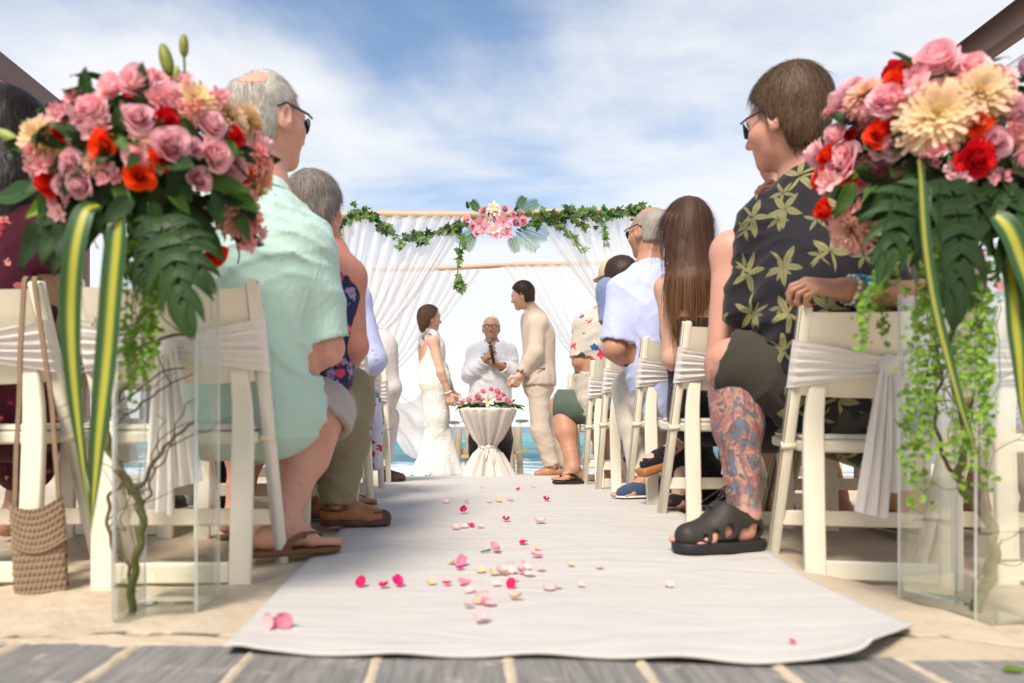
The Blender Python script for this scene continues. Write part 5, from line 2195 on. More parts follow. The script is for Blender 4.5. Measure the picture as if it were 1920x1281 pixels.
rs = random.Random(3)
for k in range(8):
    x0 = rs.uniform(232, 300)
    x1 = x0 + rs.uniform(-14, 6)
    yl = rs.uniform(640, 765) - max(0, (x0 - 275)) * 2
    yy = YV - 0.10 + rs.uniform(-0.03, 0.05)
    bead_strand(bL, [P(x0 + 10, 430, yy), P(x0 + rs.uniform(-6, 6), 520, yy - 0.01), P(x1, yl * 0.5 + 290, yy), P(x1 + rs.uniform(-6, 6), yl, yy)], 40 + k, 0.013, 70, 0.0068)
# curly willow in the vase
W0 = P(246, 1162, YV + 0.08)
wpts = lambda L_, dy=0.0: [P(x, y, YV + 0.08 + dy * i) for i, (x, y) in enumerate(L_)]
curl_branch(bL, wpts([(246, 1160), (250, 1080), (262, 1020), (268, 970), (250, 920), (222, 880), (205, 840), (198, 790), (215, 750), (243, 715), (254, 680), (248, 640), (262, 600), (275, 540), (280, 430)], -0.004),
            [0.0095, 0.009, 0.0085, 0.007, 0.006, 0.005], 1, 'willow', 5)
curl_branch(bL, wpts([(258, 1160), (248, 1110), (240, 1060), (215, 1035), (203, 985), (206, 930), (232, 905), (228, 870), (208, 850), (200, 800), (230, 760), (300, 700), (350, 690)], 0.004), [0.0045, 0.004, 0.002], 2, 'willow_thin', 5)
curl_branch(bL, wpts([(252, 930), (268, 905), (300, 850), (322, 825), (352, 800), (375, 785)], 0.006), [0.0055, 0.004, 0.003], 3, 'willow_thin', 2)
curl_branch(bL, wpts([(250, 640), (258, 652), (290, 640), (330, 628), (362, 628)], 0.0), [0.005, 0.003], 4, 'willow_thin', 3)
curl_branch(bL, wpts([(210, 800), (250, 770), (282, 745), (320, 720), (365, 700)], 0.006), [0.0035, 0.0015], 5, 'willow_thin', 3)
curl_branch(bL, wpts([(262, 950), (280, 930), (285, 890), (310, 860), (330, 800), (350, 760), (372, 740)], -0.005), [0.003, 0.0012], 6, 'willow_thin', 3)

# ---------------------------------------------------------------- right arrangement
YW = 1.57
vR = P(1810, 1165, YW)
vR[1] = YW + 0.12
vR[0] *= vR[1] / YW
vR[2] = float(gz(vR[0], vR[1])) - 0.004
glass_vase('tall square glass vase right of the aisle with one thick green branch', vR, 0.205, 0.80, R(17))
cR = P(1772, 285, YW + 0.05)
bR = thing('flower_arrangement', 'round arrangement with two big cream chrysanthemums in the vase right of the aisle', 'flower arrangement', (vR[0], vR[1], vR[2] + 0.06), 'flower arrangements at the start of the aisle')
itemsR = [(1660, 182, 'rp', 84), (1752, 112, 'rp', 96), (1828, 112, 'rp', 66), (1574, 302, 'rp', 84), (1612, 330, 'rp', 72), (1872, 262, 'rp', 72), (1562, 250, 'rp', 62), (1908, 205, 'rp', 72),
          (1652, 246, 'rr', 74), (1834, 297, 'rc', 84), (1687, 142, 'rr', 66), (1580, 256, 'rc', 46), (1540, 395, 'rc', 50), (1868, 130, 'rc', 48), (1543, 290, 'rc', 44), (1925, 300, 'rp', 60),
          (1757, 216, 'mc', 138), (1838, 172, 'mc', 124), (1617, 172, 'mp', 80), (1592, 432, 'mp', 100), (1960, 250, 'mp', 90), (1940, 130, 'rp', 70), (1960, 340, 'rc', 60),
          (1735, 152, 'a', 66), (1700, 185, 'a', 54), (1602, 222, 'a', 56), (1768, 282, 'a', 60), (1690, 318, 'a', 40), (1800, 330, 'a', 56), (1550, 350, 'a', 60), (1588, 392, 'a', 62), (1893, 150, 'a', 56),
          (1912, 250, 'a', 56), (1750, 310, 'a', 46), (1630, 205, 'a', 46), (1552, 215, 'a', 40), (1795, 120, 'a', 46), (1870, 330, 'a', 46), (1600, 285, 'a', 40)]
leavesR = [(1668, 300, 1640, 262, 'dark', 1.1), (1665, 325, 1645, 375, 'mid', 1.2), (1712, 125, 1698, 98, 'dark', 1.0), (1555, 230, 1550, 195, 'dark', 1.0), (1630, 380, 1650, 420, 'mid', 1.0), (1690, 290, 1705, 330, 'dark', 1.1),
           (1700, 340, 1690, 390, 'dark', 1.2), (1880, 320, 1910, 350, 'dark', 1.2), (1720, 350, 1700, 400, 'dark', 1.3), (1850, 350, 1870, 400, 'dark', 1.2), (1640, 300, 1625, 280, 'dark', 1.0), (1900, 300, 1935, 320, 'dark', 1.2),
           (1620, 420, 1640, 460, 'dark', 1.1), (1680, 400, 1660, 450, 'dark', 1.3), (1930, 380, 1960, 430, 'dark', 1.4)]
itemsR += [(1772 + 205 * q_ * math.cos(w_), 280 + 170 * q_ * math.sin(w_), rl_.choice(['a', 'a', 'rp', 'rp', 'rp', 'mp', 'rr']), rl_.uniform(46, 64)) for q_, w_ in [(rl_.random() ** 0.5, rl_.uniform(2.6, 6.8)) for _ in range(60)]]
fill_bouquet(bR, cR, 0.285, itemsR, leavesR, 9)
for (p0, d0, sc, me) in (((1775, 345), (0.04, -0.12, -1.0), 0.82, 1), ((1730, 350), (-0.55, -0.2, -0.85), 0.62, 0), ((1830, 360), (0.5, -0.1, -0.8), 0.9, 0), ((1870, 370), (0.85, -0.2, -0.45), 0.8, 0), ((1690, 360), (-0.35, -0.3, -0.95), 0.7, 0)):
    set_leaf(LOBED[me], 'lobed_leaf', bR, P(*p0, YW - 0.15), np.array(d0), np.array([0, -1, 0.3]), sc)
strap_leaf(bR, [P(1722, 300, YW - 0.2), P(1727, 360, YW - 0.22), P(1735, 480, YW - 0.22), P(1762, 620, YW - 0.2), P(1800, 760, YW - 0.17), P(1842, 880, YW - 0.14)], 0.036, (0.5, -1, 0))
strap_leaf(bR, [P(1860, 400, YW - 0.16), P(1890, 430, YW - 0.18), P(1925, 520, YW - 0.18), P(1950, 640, YW - 0.16)], 0.045, (-0.3, -1, 0.3))
strap_leaf(bR, [P(1880, 440, YW - 0.14), P(1895, 520, YW - 0.15), P(1908, 660, YW - 0.14), P(1922, 820, YW - 0.12)], 0.050, (0.1, -1, 0))
for k in range(16):
    if k < 3:
        x0, x1, y0, yl = rs.uniform(1650, 1672), rs.uniform(1610, 1660), 410, rs.uniform(600, 660)
    elif k < 9:
        x0, y0 = rs.uniform(1700, 1760), 480
        x1, yl = x0 + rs.uniform(-20, 5), rs.uniform(760, 980)
    else:
        x0, y0 = rs.uniform(1790, 1880), 480
        x1, yl = x0 + rs.uniform(-5, 15), rs.uniform(700, 940)
    yy = YW - 0.1 + rs.uniform(-0.05, 0.08)
    bead_strand(bR, [P(x0, y0, yy), P(x0 + rs.uniform(-8, 8), (y0 * 2 + yl) / 3, yy - 0.01), P(x1, (y0 + 2 * yl) / 3, yy), P(x1 + rs.uniform(-6, 6), yl, yy)], 80 + k, 0.015, 85, 0.0075)
wq = lambda L_, dy=0.0: [P(x, y, YW + 0.10 + dy * i) for i, (x, y) in enumerate(L_)]
curl_branch(bR, wq([(1822, 1160), (1838, 1120), (1856, 1080), (1862, 1030), (1856, 980), (1832, 950), (1806, 915), (1798, 880), (1812, 830), (1800, 760), (1780, 680), (1790, 560), (1780, 430)], -0.004),
            [0.0125, 0.013, 0.0115, 0.010, 0.007, 0.005], 11, 'willow', 6)
curl_branch(bR, wq([(1838, 1140), (1826, 1100), (1842, 1070), (1870, 1055), (1910, 1050)], 0.0), [0.0035, 0.003, 0.002], 12, 'willow_thin', 1)
curl_branch(bR, wq([(1800, 900), (1775, 870), (1760, 820), (1752, 760), (1765, 700), (1750, 620), (1760, 520)], 0.003), [0.005, 0.004, 0.002], 13, 'willow_thin', 5)
curl_branch(bR, wq([(1830, 945), (1850, 900), (1862, 840), (1850, 780), (1875, 700), (1868, 600)], 0.003), [0.004, 0.003, 0.0015], 14, 'willow_thin', 5)
# ---------------------------------------------------------------- cloth materials of the guests
MAT['mint'] = cloth_mat('mint_linen', (0.46, 0.64, 0.56, 1), 420, 0.06)
MAT['grey_short'] = cloth_mat('grey_twill', (0.42, 0.385, 0.36, 1), 500, 0.08)
MAT['khaki'] = cloth_mat('khaki_cotton', (0.27, 0.225, 0.135, 1), 500, 0.1)
MAT['pale_blue'] = cloth_mat('pale_blue_cotton', (0.50, 0.55, 0.78, 1), 450, 0.05)
MAT['denim'] = cloth_mat('denim_blue', (0.17, 0.22, 0.36, 1), 400, 0.15)
MAT['beige'] = cloth_mat('beige_linen', (0.53, 0.435, 0.345, 1), 450, 0.06)
MAT['stone'] = cloth_mat('stone_linen', (0.56, 0.50, 0.42, 1), 450, 0.06)
MAT['white_linen'] = cloth_mat('white_linen', (0.80, 0.80, 0.83, 1), 450, 0.04)
MAT['pinkish_white'] = cloth_mat('pinkish_white_linen', (0.64, 0.57, 0.53, 1), 450, 0.05)
MAT['dark_olive'] = cloth_mat('dark_olive_cotton', (0.046, 0.040, 0.030, 1), 420, 0.2)
MAT['green_short'] = cloth_mat('grey_green_cotton', (0.085, 0.115, 0.085, 1), 420, 0.2)
MAT['dark_trouser'] = cloth_mat('dark_brown_cotton', (0.035, 0.028, 0.026, 1), 420, 0.2)
MAT['charcoal'] = cloth_mat('charcoal_trouser', (0.028, 0.022, 0.026, 1), 420, 0.15)
MAT['leather_tan'] = simple('tan_leather', (0.35, 0.14, 0.045, 1), 0.5, 0.25, 30, 200, 0.2, 0.001)
MAT['leather_brown'] = simple('brown_leather', (0.085, 0.038, 0.026, 1), 0.5, 0.3, 30, 200, 0.2, 0.001)
MAT['leather_groom'] = simple('light_tan_leather', (0.38, 0.17, 0.09, 1), 0.5, 0.25, 30)
MAT['sandal'] = simple('dark_sandal', (0.030, 0.024, 0.020, 1), 0.6, 0.3, 40, 220, 0.3, 0.001)
MAT['flip_brown'] = simple('brown_flip_flop', (0.16, 0.075, 0.03, 1), 0.6, 0.25, 30, 180, 0.3, 0.001)
MAT['navy_canvas'] = cloth_mat('navy_canvas', (0.045, 0.065, 0.13, 1), 500, 0.2)
MAT['grey_canvas'] = cloth_mat('grey_canvas', (0.26, 0.27, 0.29, 1), 500, 0.1)


def hair_mat(name, a, b, rough=0.45):
    t = NT(name)
    v = t.coord()
    n = t.noise(t.map(v, (90, 90, 14)), 2.0, 5, 0.7, 0.6)
    n2 = t.noise(v, 13, 3)
    c = t.mix(t.step(n, 0.3, 0.7), a, b)
    c = t.mix(t.math('MULTIPLY', n2, 0.35), c, tuple(x * 0.55 for x in a[:3]) + (1,))
    return t.done(t.princ(c, rough, 0.22, t.bump(n, 0.5, 0.003)))


MAT['hair_white'] = hair_mat('hair_white', (0.40, 0.36, 0.31, 1), (0.62, 0.58, 0.53, 1), 0.6)
MAT['hair_white2'] = hair_mat('hair_silver', (0.52, 0.49, 0.45, 1), (0.68, 0.66, 0.63, 1), 0.6)
MAT['hair_grey'] = hair_mat('hair_grey', (0.15, 0.12, 0.095, 1), (0.33, 0.28, 0.24, 1), 0.5)
MAT['hair_grey2'] = hair_mat('hair_pepper', (0.30, 0.26, 0.22, 1), (0.42, 0.37, 0.33, 1), 0.5)
MAT['hair_brown'] = hair_mat('hair_brown', (0.060, 0.034, 0.018, 1), (0.13, 0.078, 0.042, 1))
MAT['hair_brown2'] = hair_mat('hair_light_brown', (0.105, 0.060, 0.032, 1), (0.18, 0.11, 0.06, 1))
MAT['hair_dark'] = hair_mat('hair_dark_brown', (0.025, 0.014, 0.010, 1), (0.065, 0.036, 0.024, 1))
MAT['hair_black'] = hair_mat('hair_black', (0.008, 0.006, 0.006, 1), (0.024, 0.018, 0.017, 1))
MAT['hair_bride'] = hair_mat('hair_bride', (0.11, 0.055, 0.03, 1), (0.26, 0.15, 0.075, 1))


def ombre_mat():
    t = NT('hair_long_ombre')
    v = t.coord()
    n = t.noise(t.map(v, (110, 110, 9)), 2.0, 5, 0.7, 0.5)
    sp = t.n.new('ShaderNodeSeparateXYZ')
    t.l.new(t.coord('Object'), sp.inputs[0])
    z = t.math('SUBTRACT', 1.0, t.step(t.math('ADD', sp.outputs['Z'], t.math('MULTIPLY', t.math('SUBTRACT', n, 0.5), 0.25)), 0.72, 1.08))
    a = t.mix(n, (0.045, 0.021, 0.012, 1), (0.115, 0.058, 0.032, 1))
    b = t.mix(n, (0.15, 0.070, 0.028, 1), (0.34, 0.17, 0.070, 1))
    c = t.mix(z, a, b)
    return t.done(t.princ(c, 0.45, 0.22, t.bump(n, 0.5, 0.003)))


MAT['hair_ombre'] = ombre_mat()


def leafprint_mat(name, ground, leaf, leaf2, scale=6.0, map_rot=(1.5708, 0, 0), thresh=1.0, leaves=2.5):
    """five-leaf sprigs scattered over dark cloth"""
    t = NT(name)
    v = t.coord()
    wob = t.noise(v, 9, 2, 0.5, 0, 'Color')
    vm = t.n.new('ShaderNodeVectorMath')
    vm.operation = 'MULTIPLY_ADD'
    t.l.new(wob, vm.inputs[0])
    vm.inputs[1].default_value = (0.03, 0.03, 0.03)
    t.l.new(v, vm.inputs[2])
    sp = t.n.new('ShaderNodeSeparateXYZ')
    t.l.new(vm.outputs[0], sp.inputs[0])
    cb = t.n.new('ShaderNodeCombineXYZ')
    t.l.new(t.math('SUBTRACT', sp.outputs['X'], t.math('MULTIPLY', sp.outputs['Y'], 0.6)), cb.inputs[0])
    t.l.new(sp.outputs['Z'], cb.inputs[1])

    def layer(sc, off, size, thin):
        mp = t.map(cb.outputs[0], (sc, sc, sc), off)
        vo = t.n.new('ShaderNodeTexVoronoi')
        vo.voronoi_dimensions = '2D'
        vo.inputs['Scale'].default_value = 1.0
        vo.inputs['Randomness'].default_value = 0.35
        t.l.new(mp, vo.inputs['Vector'])
        d = t.n.new('ShaderNodeVectorMath')
        d.operation = 'SUBTRACT'
        t.l.new(mp, d.inputs[0])
        t.l.new(vo.outputs['Position'], d.inputs[1])
        ds = t.n.new('ShaderNodeSeparateXYZ')
        t.l.new(d.outputs[0], ds.inputs[0])
        cs = t.n.new('ShaderNodeSeparateColor')
        t.l.new(vo.outputs['Color'], cs.inputs[0])
        ang = t.math('ARCTAN2', ds.outputs['Y'], ds.outputs['X'])
        ang = t.math('ADD', ang, t.math('MULTIPLY', cs.outputs[0], 6.283))
        r_ = t.math('SQRT', t.math('ADD', t.math('MULTIPLY', ds.outputs['X'], ds.outputs['X']), t.math('MULTIPLY', ds.outputs['Y'], ds.outputs['Y'])))
        w = t.math('ABSOLUTE', t.math('SINE', t.math('MULTIPLY', ang, leaves)))       # angular distance from a leaf's midrib
        hw = t.math('MULTIPLY', t.math('SINE', t.math('MULTIPLY', t.math('DIVIDE', r_, size, clamp=True), 3.1416)), thin)
        lw = t.math('MULTIPLY', w, r_)
        inside = t.math('SUBTRACT', hw, lw)
        keep = t.math('LESS_THAN', t.math('FRACT', t.math('ADD', t.math('MULTIPLY', t.math('FLOOR', t.math('MULTIPLY', ang, leaves / 3.14159)), 0.37), cs.outputs[1])), 0.86)
        m = t.math('MULTIPLY', t.step(inside, 0.0, 0.02), keep)
        rib = t.step(lw, 0.035, 0.0)
        return m, rib, cs.outputs[2]
    m1, r1, k1 = layer(scale, (0.3, 0.1, 0), 0.48, 0.175)
    m2, r2, k2 = layer(scale * 1.2, (4.7, 2.9, 0), 0.36, 0.13)
    base = t.mix(t.noise(v, 22, 4), tuple(x * 0.7 for x in ground[:3]) + (1,), ground)
    lc = t.mix(k1, leaf, leaf2)
    lc = t.mix(t.math('MULTIPLY', r1, 0.55), lc, ground)
    c = t.mix(t.math('MULTIPLY', m2, 0.9), base, leaf2)
    c = t.mix(m1, c, lc)
    soft = t.noise(v, 26, 3, 0.5, 1.2)
    return t.done(t.princ(c, 0.85, 0.2, t.bump(soft, 0.3, 0.006), 0, 0.1))


MAT['aloha_dark'] = leafprint_mat('dark_leaf_print', (0.024, 0.021, 0.027, 1), (0.30, 0.275, 0.11, 1), (0.20, 0.19, 0.085, 1), 6.6)


def floral_mat(name, ground, cols, scale=16, amount=0.55):
    t = NT(name)
    v = t.coord()
    vo = t.n.new('ShaderNodeTexVoronoi')
    vo.inputs['Scale'].default_value = scale
    wv = t.n.new('ShaderNodeVectorMath')
    wv.operation = 'MULTIPLY_ADD'
    t.l.new(t.noise(v, scale * 1.6, 4, 0.65, 0, 'Color'), wv.inputs[0])
    wv.inputs[1].default_value = (1.6 / scale,) * 3
    t.l.new(t.map(v, (1, 0.6, 1)), wv.inputs[2])
    t.l.new(wv.outputs[0], vo.inputs['Vector'])
    cs = t.n.new('ShaderNodeSeparateColor')
    t.l.new(vo.outputs['Color'], cs.inputs[0])
    st = [(i / len(cols), c) for i, c in enumerate(cols)]
    pc = t.ramp(cs.outputs[0], st, 'CONSTANT')
    n = t.noise(v, scale * 2.2, 4, 0.6)
    m = t.math('MULTIPLY', t.step(t.math('ADD', vo.outputs['Distance'], t.math('MULTIPLY', n, 0.35)), amount + 0.02, amount - 0.02), 1.0)
    c = t.mix(m, ground, pc)
    return t.done(t.princ(c, 0.85, 0.2, t.bump(t.noise(v, 26, 3, 0.5, 1.2), 0.3, 0.006), 0, 0.1))


MAT['maroon_floral'] = floral_mat('maroon_floral', (0.055, 0.004, 0.014, 1), [(0.50, 0.13, 0.12, 1), (0.06, 0.004, 0.015, 1), (0.55, 0.25, 0.2, 1), (0.06, 0.004, 0.015, 1), (0.3, 0.02, 0.04, 1)], 24, 0.45)
MAT['bright_floral'] = floral_mat('bright_floral', (0.60, 0.62, 0.72, 1), [(0.55, 0.02, 0.03, 1), (0.10, 0.16, 0.40, 1), (0.60, 0.62, 0.70, 1), (0.12, 0.25, 0.10, 1), (0.62, 0.05, 0.10, 1)], 22, 0.62)
MAT['navy_floral'] = floral_mat('navy_floral', (0.02, 0.022, 0.07, 1), [(0.55, 0.06, 0.10, 1), (0.30, 0.22, 0.40, 1), (0.03, 0.03, 0.10, 1), (0.60, 0.35, 0.3, 1)], 26, 0.62)
MAT['cream_print'] = floral_mat('cream_print', (0.50, 0.45, 0.37, 1), [(0.50, 0.45, 0.37, 1), (0.07, 0.10, 0.07, 1), (0.5, 0.45, 0.37, 1), (0.60, 0.03, 0.10, 1), (0.50, 0.45, 0.38, 1), (0.03, 0.09, 0.25, 1), (0.62, 0.55, 0.40, 1)], 17, 0.66)
MAT['black_print'] = floral_mat('black_print', (0.012, 0.011, 0.014, 1), [(0.10, 0.10, 0.12, 1), (0.012, 0.011, 0.014, 1), (0.05, 0.05, 0.06, 1), (0.22, 0.22, 0.24, 1)], 70, 0.35)


def tattoo_mat():
    """skin of the tattooed man: coloured ink on the shin only"""
    t = NT('tattooed_skin')
    v = t.coord()
    at = t.n.new('ShaderNodeAttribute')
    at.attribute_name = 'ink'
    n = t.noise(v, 14, 4, 0.6)
    skin = t.mix(t.math('MULTIPLY', n, 0.45), (0.60, 0.31, 0.22, 1), (0.52, 0.20, 0.15, 1))
    vv = t.map(v, (1.0, 1.0, 0.75), rot=(0.2, 0.5, 0.3))
    a = t.noise(vv, 10.5, 3, 0.5, 1.6)
    b = t.noise(t.map(v, (1, 1, 1), (5, 2, 8)), 13, 3, 0.5, 1.8)
    ink = t.ramp(a, [(0.0, (0.03, 0.10, 0.17, 1)), (0.34, (0.025, 0.16, 0.27, 1)), (0.43, (0.05, 0.05, 0.055, 1)), (0.455, (0.50, 0.29, 0.22, 1)), (0.53, (0.33, 0.09, 0.075, 1)),
                     (0.58, (0.30, 0.14, 0.19, 1)), (0.63, (0.05, 0.05, 0.05, 1)), (0.66, (0.03, 0.19, 0.24, 1))], 'EASE')
    ink2 = t.ramp(b, [(0.0, (0.02, 0.16, 0.28, 1)), (0.38, (0.02, 0.20, 0.33, 1)), (0.42, (0.05, 0.045, 0.045, 1)), (0.45, (0.55, 0.30, 0.22, 1)), (0.56, (0.34, 0.09, 0.06, 1)), (0.62, (0.04, 0.20, 0.26, 1))], 'EASE')
    c = t.mix(t.step(t.noise(v, 7, 2, 0.5, 0.5), 0.47, 0.53), ink, ink2)
    c = t.mix(t.step(t.noise(v, 16, 3), 0.55, 0.66), c, (0.55, 0.29, 0.21, 1))
    lines = t.n.new('ShaderNodeTexWave')
    lines.inputs['Scale'].default_value = 9
    lines.inputs['Distortion'].default_value = 9
    lines.inputs['Detail'].default_value = 2
    t.l.new(v, lines.inputs['Vector'])
    c = t.mix(t.math('MULTIPLY', t.step(lines.outputs['Fac'], 0.86, 0.95), 0.7), c, (0.05, 0.045, 0.05, 1))
    c = t.mix(0.25, c, (0.13, 0.10, 0.11, 1))
    c = t.mix(t.math('MULTIPLY', at.outputs['Fac'], 0.88), skin, c)
    return t.done(t.princ(c, 0.5, 0.35, t.bump(t.noise(v, 260, 3, 0.6), 0.12, 0.001), 0.08))


MAT['skin_tattoo'] = tattoo_mat()


def shoe(p, an, toe, mats, name='shoe', s=1.0, h=0.005, top=0.075, collar=0.045, sole=0.016, L=None, holes=(), heel_open=False):
    """a shoe on the ground: an ankle, toe its front end"""
    an, toe = np.asarray(an, float), np.asarray(toe, float)
    f = toe - an
    f[2] = 0
    if L is None:
        L = 0.275 * s
    f = norm(f)
    r = np.array([f[1], -f[0], 0])
    g = toe[2]
    heel = toe - f * L
    z = lambda q, hh: np.array([q[0], q[1], g + hh])
    A = np.column_stack([r, f, (0, 0, 1)])
    up = [('c', z(heel + f * 0.045 * s, 0.04 * s), z(heel + f * 0.13 * s, 0.04 * s), 0.040 * s, 0.042 * s, 0.02),
          ('c', z(heel + f * 0.13 * s, 0.042 * s), z(toe - f * 0.075 * s, 0.028 * s), 0.044 * s, 0.037 * s, 0.03),
          ('c', z(toe - f * 0.085 * s + r * 0.012 * s, 0.026 * s), z(toe - f * 0.04 * s, 0.024 * s), 0.038 * s, 0.032 * s, 0.02),
          ('-b', z(toe - f * L / 2, -0.1), A, (0.3, 0.5, 0.1 + 0.008 * s), 0.001, 0.0),
          ('-c', z(heel + f * 0.075 * s, 0.085 * s), z(heel + f * 0.10 * s, 0.13 * s), collar * 0.80 * s, collar * s, 0.01)]
    up += list(holes)
    o = p.part(name, up, mats[0], h)
    sl = [('c', z(heel + f * 0.045 * s, 0.0), z(heel + f * 0.13 * s, 0.0), 0.043 * s, 0.043 * s, 0.03),
          ('c', z(heel + f * 0.13 * s, 0.0), z(toe - f * 0.075 * s + r * 0.004, 0.0), 0.043 * s, 0.045 * s, 0.04),
          ('c', z(toe - f * 0.075 * s, 0.0), z(toe - f * 0.042 * s, 0.0), 0.045 * s, 0.037 * s, 0.03)]
    cl = [lambda X, Y, Z: (Z - (g + sole * s)), lambda X, Y, Z: (g + 0.001 - Z)]
    p.part('sole', sl, mats[1], h, clips=cl, parent=o)
    return o


def flip_flop(p, an, toe, mat, sole_mat, s=1.0, name='flip_flop'):
    an, toe = np.asarray(an, float), np.asarray(toe, float)
    f = toe - an
    f[2] = 0
    f = norm(f)
    r = np.array([f[1], -f[0], 0])
    g = toe[2]
    L = 0.27 * s
    t2 = toe + f * 0.012
    heel = t2 - f * L
    z = lambda q, hh: np.array([q[0], q[1], g + hh])
    sl = [('c', z(heel + f * 0.04 * s, 0.0), z(heel + f * 0.13 * s, 0), 0.040 * s, 0.040 * s, 0.03),
          ('c', z(heel + f * 0.13 * s, 0.0), z(t2 - f * 0.05 * s, 0.0), 0.040 * s, 0.050 * s, 0.03)]
    o = p.part(name, sl, sole_mat, 0.005, clips=[lambda X, Y, Z: (Z - (g + 0.001)), lambda X, Y, Z: (g - 0.019 - Z)])
    m = MB()
    post = z(toe - f * 0.055 * s + r * 0.012 * s, 0.026 * s)
    for sg in (1, -1):
        pts = catmull([post, z(toe - f * 0.10 * s + r * sg * 0.038 * s, 0.045 * s), z(toe - f * 0.145 * s + r * sg * 0.043 * s, 0.022 * s), z(toe - f * 0.16 * s + r * sg * 0.04 * s, 0.0)], 6)
        G = np.array([[q + f * w for w in (-0.012 * s, 0, 0.012 * s)] for q in pts])
        G2 = G + np.array([0, 0, 0.005])
        m.grid(G)
        m.grid(G2)
    mid = catmull([z(toe - f * 0.125 * s + r * 0.042 * s, 0.028 * s), z(toe - f * 0.105 * s, 0.058 * s), z(toe - f * 0.125 * s - r * 0.042 * s, 0.028 * s)], 8)
    G = np.array([[q + f * w for w in (-0.02 * s, 0, 0.02 * s)] for q in mid])
    m.grid(G + np.array([0, 0, 0.004]))
    m.tube([post, z(toe - f * 0.05 * s + r * 0.012 * s, 0.0)], 0.004, 5)
    m.build('strap', mat, o)
    return o


def gpt(px, py_hint, Y, dz=0.0):
    q = P(px, py_hint, Y)
    q[2] = float(gz(q[0], Y)) + dz
    return q


CARPET = 0.02

# ================================================================ left of the aisle
# --- man in mint shirt
J = dict(pelvis=P(455, 770, 2.17), belly=P(463, 660, 2.16), chest=P(474, 520, 2.15), neck=P(496, 350, 2.15), head=P(503, 230, 2.15), fwd=(0.62, 0.75, 0.02), up=(0.05, 0.05, 1),
         shR=P(568, 462, 2.13), shL=P(385, 440, 2.12), elR=P(610, 652, 2.17), wrR=P(560, 692, 2.42), elL=P(345, 640, 2.2), wrL=P(480, 690, 2.42),
         hiR=P(525, 770, 2.19), hiL=P(400, 770, 2.19), knR=P(603, 772, 2.38), knL=P(470, 770, 2.62), anR=P(578, 1005, 2.17), anL=P(455, 960, 2.62))
J['toR'] = gpt(632, 1050, 2.24, CARPET + 0.018)
J['anR'] = np.array([J['toR'][0] - 0.155, J['toR'][1] - 0.08, J['toR'][2] + 0.085])
J['toL'] = gpt(500, 1000, 2.75, 0.01)
J['anL'] = np.array([J['toL'][0] - 0.06, J['toL'][1] - 0.16, J['toL'][2] + 0.085])
green = Person('white haired man in mint green shirt and grey shorts, seated left of the aisle', J, MAT['skin_pink'], 'wedding guests in the chairs', sh=0.068, el=0.054, wr=0.036, hip=0.105, kn=0.078, calf=0.080, an=0.046,
               W=dict(pelvis=(0.21, 0.135), belly=(0.215, 0.155), chest=(0.215, 0.15), sho=(0.165, 0.095)), head_s=1.13, neck_r=0.066, seed=1)
green.J['foot_s'] = np.array(1.08)
green.body(hand=[dict(side='R', d=(-0.4, 0.6, -0.15), nrm=(0, 0, -1), size=0.19, thumb=-1)], feet='RL')
green.shirt(MAT['mint'], (0.97, 0.97), 0.024, 0.036, 0.0, 3.6, 0.0, 0.0075, amp=0.013, freq=40, dirs=[(0.6, 0.2, 0.7), (-0.5, 0.3, 0.8), (0.2, 0.1, 1)],
            extra=[('c', J['hiR'] + (0, 0, 0.012), lerp(J['hiR'], J['knR'], 0.75) + (0, 0, 0.010), 0.142, 0.138, 0.04), ('c', J['hiL'] + (0, 0, 0.03), lerp(J['hiL'], J['knL'], 0.5) + (0, 0, 0.03), 0.13, 0.12, 0.04),
                   ('-y', lerp(J['hiR'], J['knR'], 0.22), lerp(J['hiR'], J['knR'], 1.3), 0.24), ('-y', lerp(J['hiL'], J['knL'], 0.4), lerp(J['hiL'], J['knL'], 0.9), 0.20)])
# collar
m = MB()
n_ = J['neck']
pts = [n_ + np.array([0.082 * math.cos(a) - 0.004, 0.078 * math.sin(a) - 0.006, -0.01 - 0.012 * math.sin(a)]) for a in np.linspace(0, 6.283, 25)]
G = np.array([[q + np.array([0, 0, -0.02]) + 0.012 * norm(q - n_) * 1, q + np.array([0, 0, 0.012]), q + np.array([0, 0, 0.014]) - 0.006 * norm(q - n_)] for q in pts])
m.grid(G)
m.build('collar', MAT['mint'], green.root)
green.trousers(MAT['grey_short'], 1.12, 0.012, 0.034, 0.5, h=0.008, amp=0.007, freq=44)
green.hair(MAT['hair_white'], 0.009, nape=-0.095, front=0.055, strands=3600, slen=0.034, bald=(0.030, -0.070, 0.100, 0.046, 0.040, 0.036), mats=[MAT['hair_white'], MAT['hair_white2']], sw=0.0017)
green.glasses(MAT['dark_metal'], MAT['lens'])
flip_flop(green, J['anR'], J['toR'], MAT['flip_brown'], MAT['flip_brown'], 1.08)
flip_flop(green, J['anL'], J['toL'], MAT['flip_brown'], MAT['flip_brown'], 1.08)

